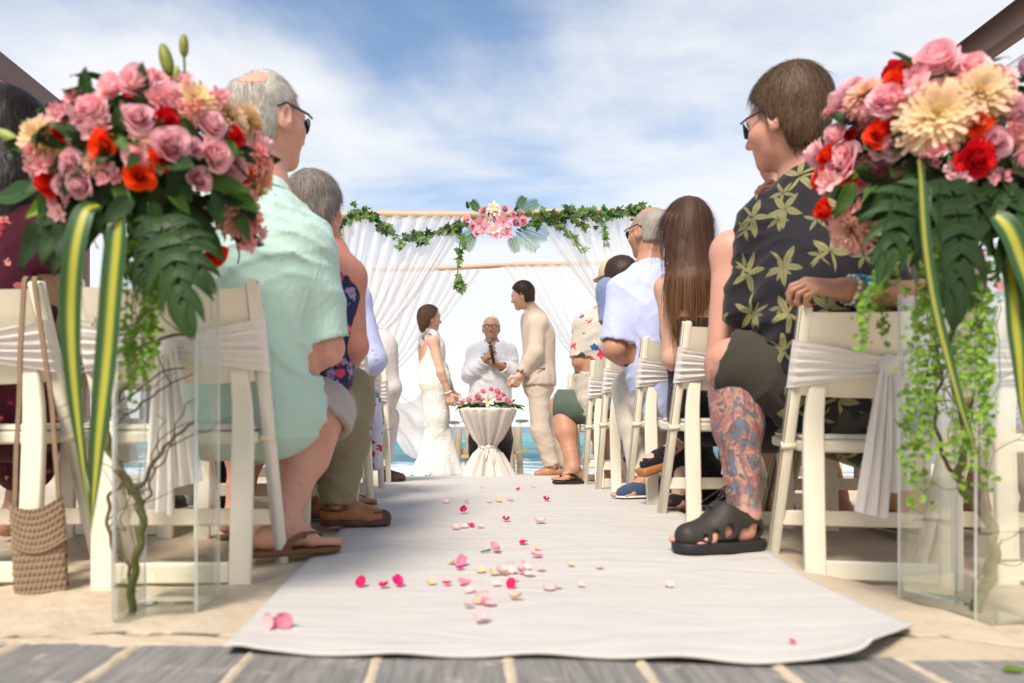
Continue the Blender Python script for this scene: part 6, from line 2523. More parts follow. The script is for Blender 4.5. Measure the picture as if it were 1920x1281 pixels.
# --- dark haired woman at the left edge
J = dict(pelvis=P(-10, 790, 2.12), belly=P(-5, 670, 2.12), chest=P(5, 540, 2.13), neck=P(15, 390, 2.15), head=P(26, 262, 2.18), fwd=(0.3, 0.95, 0), shR=P(95, 440, 2.12), shL=P(-80, 440, 2.12),
         elR=P(112, 610, 2.16), wrR=P(70, 690, 2.4), elL=P(-100, 610, 2.2), wrL=P(-40, 690, 2.4), hiR=P(45, 780, 2.14), hiL=P(-60, 780, 2.14), knR=P(70, 770, 2.55), knL=P(-30, 770, 2.58),
         anR=P(80, 980, 2.5), anL=P(-20, 980, 2.5))
J['toR'], J['toL'] = gpt(95, 1000, 2.7, 0.01), gpt(-10, 1000, 2.7, 0.01)
for q in 'LR':
    J['an' + q] = J['to' + q] + np.array([-0.03, -0.17, 0.085])
dark = Person('woman with long black hair and maroon floral dress at the left edge', J, MAT['skin_tan'], 'wedding guests in the chairs', sh=0.052, hip=0.095, kn=0.06, head_s=1.02, seed=2)
dark.body()
dark.shirt(MAT['maroon_floral'], (0.45, 0.45), 0.012, 0.018, 0.0, 3.3, name='dress', extra=[('c', J['hiR'], lerp(J['knR'], J['anR'], 0.1), 0.115, 0.09, 0.05), ('c', J['hiL'], lerp(J['knL'], J['anL'], 0.1), 0.115, 0.09, 0.05),
           ('c', J['knR'], lerp(J['knR'], J['anR'], 0.55), 0.09, 0.10, 0.06), ('c', J['knL'], lerp(J['knL'], J['anL'], 0.55), 0.09, 0.10, 0.06)])
hx = []
c_ = J['head']
for i in range(9):
    a = R(-150 + 300 * i / 8) - math.pi / 2
    rx = np.array([0.075 * math.cos(a), 0.07 * math.sin(a) - 0.01, 0])
    hx.append(('c', c_ + rx + np.array([0, 0, 0.02]), c_ + rx * 1.25 + np.array([0.02 * math.cos(a), -0.03, -0.20 - 0.03 * math.sin(i * 2.1)]), 0.045, 0.05, 0.03))
    hx.append(('c', c_ + rx * 1.25 + np.array([0, -0.03, -0.18]), c_ + rx * 1.2 + np.array([0.02, -0.055, -0.36 - 0.03 * math.cos(i * 1.7)]), 0.05, 0.022, 0.03))
dark.hair(MAT['hair_black'], 0.032, nape=-0.5, front=0.055, extra=hx, strands=2600, slen=0.10, amp=0.006, mats=[MAT['hair_black'], MAT['hair_dark']], down=1.0, h=0.007)

# --- grey haired guest in khaki
J = dict(pelvis=P(560, 770, 2.62), belly=P(572, 690, 2.62), chest=P(590, 585, 2.62), neck=P(618, 470, 2.63), head=P(594, 394, 2.62), fwd=(0.30, 0.95, -0.12), up=(-0.12, 0.1, 1), shR=P(655, 520, 2.60), shL=P(540, 530, 2.62),
         elR=P(664, 650, 2.60), wrR=P(640, 705, 2.80), elL=P(520, 650, 2.66), wrL=P(600, 705, 2.85), hiR=P(600, 775, 2.64), hiL=P(520, 775, 2.64), knR=P(652, 738, 2.86), knL=P(590, 745, 3.0),
         anR=P(648, 950, 2.70), anL=P(560, 940, 2.9))
J['toR'] = gpt(736, 985, 2.72, CARPET)
J['anR'] = J['toR'] + np.array([-0.215, -0.02, 0.062])
J['toL'] = gpt(640, 960, 3.02, 0.01)
J['anL'] = J['toL'] + np.array([-0.12, -0.13, 0.10])
grey = Person('grey haired guest with bare sunburnt arm, khaki trousers and brown boat shoes', J, MAT['skin_red'], 'wedding guests in the chairs', sh=0.056, el=0.050, wr=0.033, hip=0.09, kn=0.078, calf=0.07, an=0.036, head_s=1.0, seed=3,
              W=dict(chest=(0.16, 0.12), belly=(0.16, 0.13)))
grey.body(hand=[dict(side='R', d=(-0.5, 0.5, -0.2), nrm=(0, 0, -1), size=0.17, thumb=-1)], feet='')
grey.shirt(MAT['navy_floral'], (0.0, 0.0), 0.010, 0.01, 0.0, 2.9, name='sleeveless_top')
grey.trousers(MAT['khaki'], 1.99, 0.022, 0.036, 0.6, h=0.008, amp=0.011, freq=40)
grey.hair(MAT['hair_grey'], 0.024, nape=-0.085, front=0.055, strands=3200, slen=0.055, amp=0.007, mats=[MAT['hair_grey'], MAT['hair_grey2']], down=0.2)
for a in 'RL':
    sh_ = shoe(grey, J['an' + a], J['to' + a], (MAT['leather_tan'], MAT['leather_brown']), 'boat_shoe', 1.04, sole=0.030)
    f = norm((J['to' + a] - J['an' + a]) * np.array([1, 1, 0]))
    r_ = np.array([f[1], -f[0], 0])
    tt = J['to' + a]
    m = MB()
    for sg in (1, -1):
        for k, (bk, hh, sd) in enumerate(((0.135, 0.082, 0.022), (0.20, 0.066, 0.046), (0.26, 0.064, 0.038))):
            if k == 0:
                continue
        m.tube(catmull([tt - f * 0.135 + r_ * sg * 0.022 + (0, 0, 0.082), tt - f * 0.19 + r_ * sg * 0.049 + (0, 0, 0.062), tt - f * 0.245 + r_ * sg * 0.044 + (0, 0, 0.062), tt - f * 0.284 + (0, 0, 0.062)], 5), 0.0035, 6)
    m.tube([tt - f * 0.07 + r_ * (0.045 * math.cos(a_)) + f * (0.045 * abs(math.sin(a_))) * 0.8 + (0, 0, 0.052) for a_ in np.linspace(0, math.pi, 11)], 0.003, 5)
    m.build('lace', MAT['leather_brown'], sh_)
    toe_o = grey.part('toe_cap', [('c', tt - f * 0.085 * 1.04 + (0, 0, 0.027), tt - f * 0.038 + (0, 0, 0.025), 0.0405, 0.035, 0.02)], MAT['leather_brown'], 0.006, parent=sh_,
                      clips=[lambda X, Y, Z, g=tt[2]: (g + 0.006 - Z)])

# --- pale blue shirt with floral skirt
J = dict(pelvis=P(610, 760, 3.45), belly=P(612, 690, 3.45), chest=P(618, 610, 3.45), neck=P(620, 535, 3.46), head=P(606, 482, 3.46), fwd=(0.2, 1, 0), shR=P(664, 560, 3.44), shL=P(570, 560, 3.44), elR=P(694, 676, 3.42), wrR=P(694, 712, 3.62),
         elL=P(550, 660, 3.5), wrL=P(600, 720, 3.7), hiR=P(640, 765, 3.46), hiL=P(580, 765, 3.46), knR=P(684, 752, 3.80), knL=P(620, 752, 3.85), anR=P(690, 900, 3.72), anL=P(630, 900, 3.78))
J['toR'] = gpt(704, 950, 3.30, CARPET)
J['anR'] = J['toR'] + np.array([-0.16, -0.03, 0.085])
J['toL'] = gpt(640, 940, 3.75, 0.012)
J['anL'] = J['toL'] + np.array([-0.1, -0.14, 0.085])
blue = Person('guest in pale blue shirt and bright floral skirt behind the khaki trousers', J, MAT['skin_tan'], 'wedding guests in the chairs', seed=4, sh=0.06, el=0.052)
blue.body(hand=[dict(side='R', d=(0.0, 0.25, -0.9), nrm=(-1, 0.1, 0), size=0.17, thumb=-1)])
blue.shirt(MAT['pale_blue'], (1.05, 1.05), 0.016, 0.028, 0.0, 3.55)
sk = [('c', J['hiR'], J['knR'], 0.10, 0.082, 0.05), ('c', J['hiL'], J['knL'], 0.10, 0.08, 0.05), ('c', J['knR'], P(701, 800, 3.78), 0.07, 0.05, 0.05), ('c', P(701, 800, 3.78), P(704, 872, 3.74), 0.05, 0.034, 0.04), ('c', J['knL'], P(650, 880, 3.8), 0.08, 0.09, 0.06)]
blue.part('skirt', sk, MAT['bright_floral'], 0.009, folds(0.005, 40, 6, [(1, 0, 0), (0.8, 0.5, 0)]))
blue.hair(MAT['hair_dark'], 0.02, strands=600, slen=0.05)
flip_flop(blue, J['anR'], J['toR'], MAT['leather_tan'], MAT['leather_tan'], 0.95, 'sandal')

# --- beige guest near the bride
J = dict(pelvis=P(690, 775, 4.95), belly=P(692, 725, 4.95), chest=P(695, 670, 4.95), neck=P(694, 622, 4.95), head=P(672, 585, 4.95), fwd=(0.4, 0.9, 0), shR=P(722, 650, 4.94), shL=P(668, 645, 4.95), elR=P(735, 728, 4.92), wrR=P(728, 770, 5.1),
         elL=P(660, 720, 5), wrL=P(700, 760, 5.2), hiR=P(705, 780, 4.96), hiL=P(675, 780, 4.96), knR=P(726, 782, 5.25), knL=P(695, 775, 5.3), anR=P(733, 875, 5.08), anL=P(700, 870, 5.2))
J['toR'] = gpt(763, 900, 5.05, CARPET)
J['anR'] = J['toR'] + np.array([-0.19, -0.03, 0.09])
J['toL'] = gpt(730, 890, 5.4, 0.015)
J['anL'] = J['toL'] + np.array([-0.12, -0.13, 0.09])
bei = Person('guest in beige linen jacket and pale trousers with dark brown shoes closest to the bride', J, MAT['skin_fair'], 'wedding guests in the chairs', seed=5)
bei.body(hand=[dict(side='R', d=(-0.1, 0.4, -0.8), nrm=(-1, 0, 0), size=0.17, thumb=-1)], feet='')
bei.shirt(MAT['pinkish_white'], (1.8, 1.8), 0.016, 0.022, 0.0, 3.55, name='jacket', h=0.011)
bei.trousers(MAT['pinkish_white'], 1.9, 0.016, 0.035, 0.5, h=0.011)
bei.hair(MAT['hair_grey'], 0.014, h=0.008)
for a in 'RL':
    shoe(bei, J['an' + a], J['to' + a], (MAT['leather_brown'], MAT['black']), 'shoe', 1.0, h=0.008)

# --- guest in dark trousers on the second chair of the next row
J = dict(pelvis=P(360, 775, 2.75), belly=P(360, 690, 2.75), chest=P(362, 590, 2.76), neck=P(365, 495, 2.78), head=P(365, 425, 2.8), fwd=(0.2, 1, 0), shR=P(430, 520, 2.76), shL=P(295, 520, 2.76), elR=P(440, 640, 2.8), wrR=P(420, 720, 3.0),
         elL=P(290, 640, 2.8), wrL=P(330, 720, 3.0), hiR=P(395, 780, 2.77), hiL=P(325, 780, 2.77), knR=P(420, 765, 3.15), knL=P(345, 765, 3.15), anR=P(420, 940, 3.1), anL=P(350, 940, 3.1))
J['toR'], J['toL'] = gpt(430, 960, 3.28, 0.012), gpt(345, 960, 3.28, 0.012)
for q in 'LR':
    J['an' + q] = J['to' + q] + np.array([-0.02, -0.19, 0.09])
drk = Person('guest in dark trousers and white shirt mostly hidden by the roses on the left', J, MAT['skin_tan'], 'wedding guests in the chairs', seed=6)
drk.body(h=0.012, feet='', fine=0.007)
drk.shirt(MAT['white_linen'], (1.7, 1.7), 0.016, 0.02, 0.0, 3.5, h=0.012)
drk.trousers(MAT['dark_trouser'], 1.9, 0.02, 0.04, 0.6, h=0.012)
drk.hair(MAT['hair_dark'], 0.012, h=0.008)
for a in 'RL':
    shoe(drk, J['an' + a], J['to' + a], (MAT['black'], MAT['black']), 'shoe', 1.0, h=0.008)

# ================================================================ right of the aisle
# --- man in dark leaf print shirt
J = dict(pelvis=P(1590, 770, 2.24), belly=P(1575, 670, 2.25), chest=P(1550, 520, 2.27), neck=P(1508, 335, 2.30), head=P(1473, 232, 2.30), fwd=(-0.66, 0.75, -0.10), up=(-0.08, 0.05, 1),
         shL=P(1440, 425, 2.32), shR=P(1650, 410, 2.22), elL=P(1406, 575, 2.40), wrL=P(1432, 400, 2.56), elR=P(1690, 600, 2.3), wrR=P(1600, 690, 2.55), hiL=P(1535, 722, 2.26), hiR=P(1650, 770, 2.22),
         knL=P(1374, 684, 2.36), knR=P(1570, 740, 2.7), anL=P(1397, 960, 2.24), anR=P(1620, 980, 2.62))
J['toL'] = gpt(1272, 1050, 2.2, CARPET + 0.02)
J['anL'] = np.array([P(1404, 960, 2.24)[0], 2.27, J['toL'][2] + 0.10])
J['toR'] = gpt(1630, 1030, 2.75, 0.015)
J['anR'] = J['toR'] + np.array([0.04, -0.17, 0.10])
alo = Person('man in dark leaf print shirt and black shorts with a colourful tattoo on his shin', J, MAT['skin_tattoo'], 'wedding guests in the chairs', sh=0.068, el=0.056, wr=0.036, hip=0.115, kn=0.085, calf=0.083, an=0.050,
             W=dict(pelvis=(0.20, 0.135), belly=(0.205, 0.16), chest=(0.205, 0.15), sho=(0.16, 0.095)), head_s=1.17, neck_r=0.068, seed=7)
alo.J['foot_s'] = np.array(1.15)
alo.body(hand=[dict(side='L', d=P(1427, 335, 2.50) - P(1432, 400, 2.56), nrm=(0.1, -0.3, 0.2), size=0.19, thumb=1, curl=(0.9, 1.1, 0.8))])
me = alo.body_o.data
co = np.empty(len(me.vertices) * 3, dtype=np.float32)
me.vertices.foreach_get('co', co)
co = co.reshape(-1, 3) + BASE[alo.root.name]
kz, az_ = J['knL'][2], J['anL'][2]
ax_ = lerp(J['knL'], J['anL'], 0.5)
dd_ = np.hypot(co[:, 0] - np.interp(co[:, 2], [az_, kz], [J['anL'][0], J['knL'][0]]), co[:, 1] - np.interp(co[:, 2], [az_, kz], [J['anL'][1], J['knL'][1]]))
ink = np.clip((co[:, 2] - az_ + 0.005) / 0.03, 0, 1) * np.clip((kz + 0.05 - co[:, 2]) / 0.1, 0, 1) * (dd_ < 0.14)
me.attributes.new('ink', 'FLOAT', 'POINT').data.foreach_set('value', ink.astype(np.float32))
alo.shirt(MAT['aloha_dark'], (1.16, 0.95), 0.024, 0.034, 0.0, 3.6, 0.0, 0.0075, amp=0.012, freq=40, dirs=[(0.6, 0.2, 0.7), (-0.5, 0.3, 0.8), (0.2, 0.1, 1)],
          extra=[('c', J['hiL'] + (0.04, 0, -0.02), J['hiR'], 0.165, 0.165, 0.06)])
m = MB()
n_ = J['neck']
pts = [n_ + np.array([0.088 * math.cos(a), 0.082 * math.sin(a) - 0.006, 0.004 - 0.02 * math.sin(a) + 0.02 * math.cos(a)]) for a in np.linspace(0, 6.283, 25)]
G = np.array([[q + np.array([0, 0, -0.03]) + 0.014 * norm(q - n_), q + np.array([0, 0, 0.012]), q + np.array([0, 0, 0.014]) - 0.006 * norm(q - n_)] for q in pts])
m.grid(G)
m.build('collar', MAT['aloha_dark'], alo.root)
alo.trousers(MAT['dark_olive'], 1.0, 0.022, 0.034, 0.5, h=0.008, amp=0.010, freq=44, shift=0.035)
alo.hair(MAT['hair_brown'], 0.022, nape=-0.095, front=0.06, strands=4200, slen=0.052, amp=0.005, mats=[MAT['hair_brown'], MAT['hair_brown2']], sw=0.0018, lift=0.02)
alo.glasses(MAT['dark_metal'], MAT['lens'])
alo.face(MAT['hair_brown'], MAT['hair_brown'], MAT['lip'])


def sport_sandal(p, an, toe, s=1.15):
    f = norm((toe - an) * np.array([1, 1, 0]))
    r_ = np.array([f[1], -f[0], 0])
    g = toe[2]
    L = 0.275 * s
    t2 = toe + f * 0.015
    heel = t2 - f * L
    z = lambda q, hh: np.array([q[0], q[1], g + hh])
    hol = []
    for sg in (1, -1):
        for (bk, w, zt) in ((0.070, 0.010, 0.040), (0.100, 0.014, 0.058), (0.138, 0.018, 0.070)):
            q = t2 - f * bk * s
            hol.append(('-c', z(q + r_ * sg * 0.02, 0.026) , z(q + r_ * sg * 0.09 - f * 0.012, zt), w * 0.8, w * 1.2, 0.003))
        q = heel + f * 0.062 * s
        hol.append(('-c', z(q + r_ * sg * 0.02 - f * 0.02, 0.036), z(q + r_ * sg * 0.10 - f * 0.02, 0.036), 0.030, 0.036, 0.004))
        hol.append(('-c', z(q + r_ * sg * 0.02 + f * 0.02, 0.034), z(q + r_ * sg * 0.10 + f * 0.02, 0.034), 0.018, 0.022, 0.004))
    up = [('c', z(heel + f * 0.035 * s, 0.045 * s), z(heel + f * 0.13 * s, 0.05 * s), 0.043 * s, 0.048 * s, 0.02),
          ('c', z(heel + f * 0.13 * s, 0.052 * s), z(t2 - f * 0.07 * s, 0.024 * s), 0.048 * s, 0.037 * s, 0.03),
          ('c', z(heel + f * 0.06 * s, 0.07 * s), z(heel + f * 0.11 * s, 0.085 * s), 0.045 * s, 0.045 * s, 0.02),
          ('c', z(t2 - f * 0.08 * s, 0.026 * s), z(t2 - f * 0.044 * s, 0.026 * s), 0.041 * s, 0.037 * s, 0.02),
          ('-b', z(t2 - f * L / 2, -0.1), np.column_stack([r_, f, (0, 0, 1)]), (0.3, 0.5, 0.1 - 0.012), 0.001, 0.0),
          ('-c', z(heel + f * 0.075 * s, 0.10 * s), z(heel + f * 0.085 * s, 0.16 * s), 0.040 * s, 0.062 * s, 0.004)] + hol
    # hollow where the foot sits, so the openings show skin
    up.append(('-c', z(heel + f * 0.05 * s, 0.045 * s), z(heel + f * 0.13 * s, 0.05 * s), 0.036 * s, 0.040 * s, 0.003))
    o = p.part('sport_sandal', up, MAT['sandal'], 0.0045)
    sl = [('c', z(heel + f * 0.03 * s, 0.0), z(heel + f * 0.13 * s, 0.0), 0.047 * s, 0.048 * s, 0.03), ('c', z(heel + f * 0.13 * s, 0.0), z(t2 - f * 0.05 * s, 0.0), 0.048 * s, 0.050 * s, 0.03)]
    p.part('sole', sl, MAT['black'], 0.005, parent=o, clips=[lambda X, Y, Z: (Z - (g + 0.012)), lambda X, Y, Z: (g - 0.02 - Z)])
    m = MB()
    top = z(t2 - f * 0.125 * s, 0.10 * s)
    for sg in (1, -1):
        m.tube(catmull([top, top + f * 0.03 + r_ * sg * 0.02 + (0, 0, 0.015), top - f * 0.045 + r_ * sg * 0.03 + (0, 0, 0.055), top - f * 0.05 + (0, 0, 0.07), top - f * 0.02 - r_ * sg * 0.01 + (0, 0, 0.03)], 6), 0.0018, 5)
    m.tube(catmull([z(t2 - f * 0.10 * s, 0.075 * s), top + (0, 0, -0.01), top], 4), 0.0022, 5)
    m.build('lace', MAT['sandal'], o)
    return o


sport_sandal(alo, J['anL'], J['toL'])
shoe(alo, J['anR'], J['toR'], (MAT['sandal'], MAT['black']), 'sport_sandal', 1.1, h=0.007)

# --- woman with her arm along the chair back
J = dict(pelvis=P(1900, 775, 2.3), belly=P(1900, 680, 2.3), chest=P(1890, 560, 2.3), neck=P(1870, 440, 2.3), head=P(1845, 345, 2.32), fwd=(-0.4, 0.9, 0), shL=P(1800, 470, 2.26), shR=P(1985, 480, 2.3), elL=P(1785, 560, 2.02), wrL=P(1578, 543, 1.985),
         elR=P(2010, 640, 2.4), wrR=P(1930, 700, 2.6), hiL=P(1850, 780, 2.32), hiR=P(1955, 780, 2.32), knL=P(1800, 745, 2.7), knR=P(1890, 745, 2.75), anL=P(1790, 960, 2.7), anR=P(1880, 960, 2.7))
J['toL'], J['toR'] = gpt(1745, 1000, 2.75, 0.012), gpt(1850, 1000, 2.8, 0.012)
for q in 'LR':
    J['an' + q] = J['to' + q] + np.array([0.06, -0.17, 0.085])
arm = Person('woman with bead bracelets resting her arm along the next chair back', J, MAT['skin_tan'], 'wedding guests in the chairs', sh=0.055, el=0.046, wr=0.034, hip=0.09, head_s=1.0, seed=8)
arm.body(hand=[dict(side='L', d=(-0.98, -0.05, 0.10), nrm=(0.0, 0.55, -0.85), size=0.195, thumb=1, curl=(0.55, 0.95, 0.7), spread=0.03)])
arm.shirt(MAT['bright_floral'], (0.3, 0.3), 0.012, 0.018, 0.0, 3.2, name='dress', extra=[('c', J['hiL'], J['knL'], 0.11, 0.09, 0.05), ('c', J['hiR'], J['knR'], 0.11, 0.09, 0.05), ('c', J['knL'], lerp(J['knL'], J['anL'], 0.5), 0.09, 0.1, 0.05)])
arm.hair(MAT['hair_brown'], 0.02, strands=300)
MAT['bead_white'] = simple('white_bead', (0.72, 0.70, 0.66, 1), 0.3, 0.1)
MAT['bead_blue'] = simple('turquoise_bead', (0.02, 0.33, 0.55, 1), 0.3, 0.3, 120)
MAT['gold'] = simple('gold_ring', (0.75, 0.48, 0.16, 1), 0.25, 0.1)
e_, w_ = J['elL'], J['wrL']
ax = norm(e_ - w_)
B = frame_from(ax)
for (t_, mats_, nb, rr, nm) in ((0.025, ('bead_white',), 16, 0.0055, 'bead_bracelet'), (0.050, ('bead_blue',), 20, 0.0065, 'bead_bracelet'), (0.064, ('bead_blue', 'bead_white'), 20, 0.006, 'bead_bracelet')):
    cc = w_ + ax * t_
    R0 = 0.039 + 0.05 * t_
    m = MB()
    for k in range(nb):
        a = 6.283 * k / nb
        m.ball(cc + B @ np.array([R0 * math.cos(a), R0 * math.sin(a), 0.004 * math.sin(3 * a)]), rr * (1 if k % 3 else 0.8), 8, 6, k % len(mats_))
    m.build(nm, [MAT[q] for q in mats_], arm.root)
m = MB()
rc = P(1518, 556, 1.965)
m.tube([rc + np.array([0.002 * math.cos(a), 0.0105 * math.cos(a), 0.0105 * math.sin(a)]) for a in np.linspace(0, 6.283, 14)], 0.0018, 6)
m.build('ring', MAT['gold'], arm.root)

# --- woman with long brown hair
J = dict(pelvis=P(1330, 785, 3.02), belly=P(1322, 710, 3.02), chest=P(1306, 610, 3.02), neck=P(1292, 505, 3.03), head=P(1283, 432, 3.03), fwd=(-0.35, 0.93, 0), shL=P(1252, 540, 3.02), shR=P(1355, 545, 3.0), elL=P(1262, 672, 2.98), wrL=P(1310, 720, 3.2),
         elR=P(1390, 665, 3.0), wrR=P(1350, 720, 3.2), hiL=P(1300, 790, 3.04), hiR=P(1365, 790, 3.04), knL=P(1290, 775, 3.4), knR=P(1335, 770, 3.38), anL=P(1330, 930, 3.35), anR=P(1252, 875, 3.28))
J['toL'] = gpt(1250, 960, 3.1, 0.02)
J['anL'] = J['toL'] + np.array([0.10, 0.1, 0.09])
J['toR'] = P(1203, 868, 3.22)
J['anR'] = P(1262, 845, 3.28)
lng = Person('woman with very long straight brown hair and bare shoulders', J, MAT['skin_fair'], 'wedding guests in the chairs', sh=0.048, el=0.042, hip=0.088, seed=9, W=dict(chest=(0.145, 0.10), belly=(0.13, 0.10), sho=(0.12, 0.065)))
lng.body(feet='L')
lng.shirt(MAT['black_print'], (0.0, 0.0), 0.008, 0.01, 0.0, 2.0, name='dress', amp=0.002)
lng.part('skirt', [('c', J['hiR'], J['knR'], 0.10, 0.09, 0.05), ('c', J['hiL'], J['knL'], 0.10, 0.08, 0.05), ('c', J['knR'], P(1275, 870, 3.28), 0.09, 0.06, 0.06), ('c', J['knL'], P(1305, 915, 3.3), 0.09, 0.07, 0.06),
                   ('c', P(1300, 880, 3.3), P(1335, 905, 3.3), 0.10, 0.10, 0.06)], MAT['black_print'], 0.009, folds(0.005, 45, 6, [(1, 0, 0), (0.8, 0.5, 0.2)]))
m = MB()
m.tube(catmull([P(1276, 560, 2.955), P(1300, 585, 2.93), P(1325, 602, 2.92), P(1345, 590, 2.93)], 6), 0.005, 6)
m.build('shoulder_strap', MAT['black'], lng.root)
hx = []
c_ = J['head']
for i in range(8):
    a = R(-118 + 236 * i / 7) - math.pi / 2 + 0.25
    rx = np.array([0.072 * math.cos(a), 0.066 * math.sin(a) - 0.012, 0])
    e1 = c_ + rx * 1.12 + np.array([0.0, -0.035, -0.24])
    e2 = c_ + np.array([0.055 * math.cos(a) + 0.008, -0.07 + 0.02 * math.sin(a), -0.42 - 0.05 * math.sin(i * 2.3)])
    hx.append(('c', c_ + rx + np.array([0, 0, 0.02]), e1, 0.04, 0.042, 0.025))
    hx.append(('c', e1, e2, 0.042, 0.012, 0.025))
lng.hair(MAT['hair_ombre'], 0.018, nape=-0.7, front=0.055, extra=hx, strands=4200, slen=0.15, amp=0.004, down=1.8, h=0.0065, sw=0.0022, mess=0.05)
# platform sandal on the crossed foot, in the air
f = norm(J['toR'] - J['anR'])
u_ = norm(np.cross(np.cross(f, (0, 0, 1)), f))
r_ = np.cross(f, u_)
A_ = np.column_stack([r_, f, u_])
t_ = J['toR']
lng.part('foot', [('c', J['anR'], t_ - f * 0.15, 0.036, 0.034, 0.02), ('c', t_ - f * 0.16, t_ - f * 0.05, 0.034, 0.026, 0.02), ('c', t_ - f * 0.05, t_ - f * 0.01, 0.026, 0.016, 0.01)], MAT['skin_fair'], 0.007)
so = lng.part('platform_sandal', [('b', t_ - f * 0.10 - u_ * 0.045, A_, (0.038, 0.125, 0.022), 0.015, 0.01), ('b', t_ - f * 0.19 - u_ * 0.06, A_, (0.035, 0.045, 0.035), 0.012, 0.01)], MAT['leather_tan'], 0.007)
lng.part('sandal_upper', [('c', t_ - f * 0.08 - u_ * 0.012, t_ - f * 0.02 - u_ * 0.012, 0.038, 0.03, 0.01), ('c', t_ - f * 0.20 - u_ * 0.0, t_ - f * 0.09, 0.039, 0.036, 0.01)], MAT['black_print'], 0.007, parent=so)
shoe(lng, J['anL'], J['toL'], (MAT['black'], MAT['leather_tan']), 'sandal', 0.9, h=0.007)

# --- bare shouldered guest behind the leaf print shirt
J = dict(pelvis=P(1470, 785, 2.62), belly=P(1465, 700, 2.62), chest=P(1455, 590, 2.62), neck=P(1448, 455, 2.64), head=P(1462, 330, 2.70), fwd=(-0.2, 0.98, 0), shL=P(1372, 472, 2.60), shR=P(1540, 480, 2.62), elL=P(1356, 680, 2.56), wrL=P(1420, 720, 2.8),
         elR=P(1550, 650, 2.62), wrR=P(1500, 700, 2.85), hiL=P(1435, 790, 2.65), hiR=P(1510, 790, 2.65), knL=P(1440, 770, 3.05), knR=P(1520, 770, 3.05), anL=P(1440, 960, 3.0), anR=P(1530, 960, 3.0))
J['head'] = P(1475, 300, 2.7)
J['neck'] = P(1455, 445, 2.64)
J['toL'], J['toR'] = gpt(1420, 980, 3.15, 0.012), gpt(1520, 980, 3.15, 0.012)
for q in 'LR':
    J['an' + q] = J['to' + q] + np.array([0.03, -0.17, 0.085])
bar_ = Person('guest with bare sunburnt shoulder half hidden behind the leaf print shirt', J, MAT['skin_pink'], 'wedding guests in the chairs', sh=0.068, el=0.06, wr=0.036, hip=0.095, seed=10, W=dict(chest=(0.17, 0.12), belly=(0.17, 0.13)))
bar_.body(h=0.010)
bar_.shirt(MAT['charcoal'], (0.0, 0.0), 0.010, 0.012, 0.0, 2.6, name='sleeveless_top', extra=[('c', J['hiL'], J['knL'], 0.11, 0.09, 0.05), ('c', J['hiR'], J['knR'], 0.11, 0.09, 0.05)])
bar_.hair(MAT['hair_dark'], 0.014, h=0.008)

# --- bald man in pale blue shirt
J = dict(pelvis=P(1266, 755, 3.50), belly=P(1250, 690, 3.5), chest=P(1226, 600, 3.5), neck=P(1218, 498, 3.52), head=P(1216, 437, 3.54), fwd=(-0.55, 0.83, -0.03), shL=P(1172, 545, 3.5), shR=P(1280, 545, 3.5), elL=P(1152, 655, 3.46), wrL=P(1190, 690, 3.66),
         elR=P(1300, 660, 3.52), wrR=P(1240, 700, 3.75), hiL=P(1232, 762, 3.52), hiR=P(1290, 762, 3.52), knL=P(1182, 728, 3.74), knR=P(1235, 735, 3.95), anL=P(1180, 915, 3.68), anR=P(1235, 910, 3.8))
J['toL'] = gpt(1154, 940, 3.52, CARPET)
J['anL'] = J['toL'] + np.array([0.165, 0.06, 0.09])
J['toR'] = gpt(1215, 930, 3.98, 0.012)
J['anR'] = J['toR'] + np.array([0.08, -0.15, 0.09])
bald = Person('bald man in pale blue short sleeved shirt and stone trousers with navy canvas shoes', J, MAT['skin_tan'], 'wedding guests in the chairs', sh=0.062, el=0.052, wr=0.036, hip=0.09, kn=0.066, calf=0.062, an=0.042, head_s=1.02, neck_r=0.058, seed=11,
              W=dict(pelvis=(0.17, 0.125), belly=(0.175, 0.14), chest=(0.175, 0.13), sho=(0.145, 0.085)))
bald.body(hand=[dict(side='L', d=(0.4, 0.6, -0.1), nrm=(0, 0, -1), size=0.18, thumb=1)], feet='L')
bald.shirt(MAT['pale_blue'], (0.9, 0.9), 0.02, 0.028, 0.0, 3.62, amp=0.012, freq=42, h=0.008, dirs=[(0.6, 0.2, 0.7), (-0.5, 0.3, 0.8), (0.9, 0.1, 0.3)],
           extra=[])
bald.trousers(MAT['stone'], 1.92, 0.016, 0.036, 0.5, amp=0.004, freq=28)
bald.hair(MAT['hair_grey2'], 0.006, nape=-0.06, front=0.03, strands=900, slen=0.02, bald=(0, 0.02, 0.13, 0.085, 0.10, 0.06), mats=[MAT['hair_grey2'], MAT['hair_white']], h=0.006)
bald.glasses(MAT['dark_metal'], MAT['lens'])
for a in 'LR':
    so = shoe(bald, J['an' + a], J['to' + a], (MAT['navy_canvas'], MAT['bead_white']), 'canvas_shoe', 0.98, h=0.006, sole=0.012)
m = MB()
n_ = J['neck']
pts = [n_ + np.array([0.074 * math.cos(a), 0.070 * math.sin(a) - 0.004, -0.004 - 0.014 * math.sin(a)]) for a in np.linspace(0, 6.283, 25)]
G = np.array([[q + np.array([0, 0, -0.024]) + 0.012 * norm(q - n_), q + np.array([0, 0, 0.012]), q + np.array([0, 0, 0.014]) - 0.006 * norm(q - n_)] for q in pts])
m.grid(G)
m.build('collar', MAT['pale_blue'], bald.root)

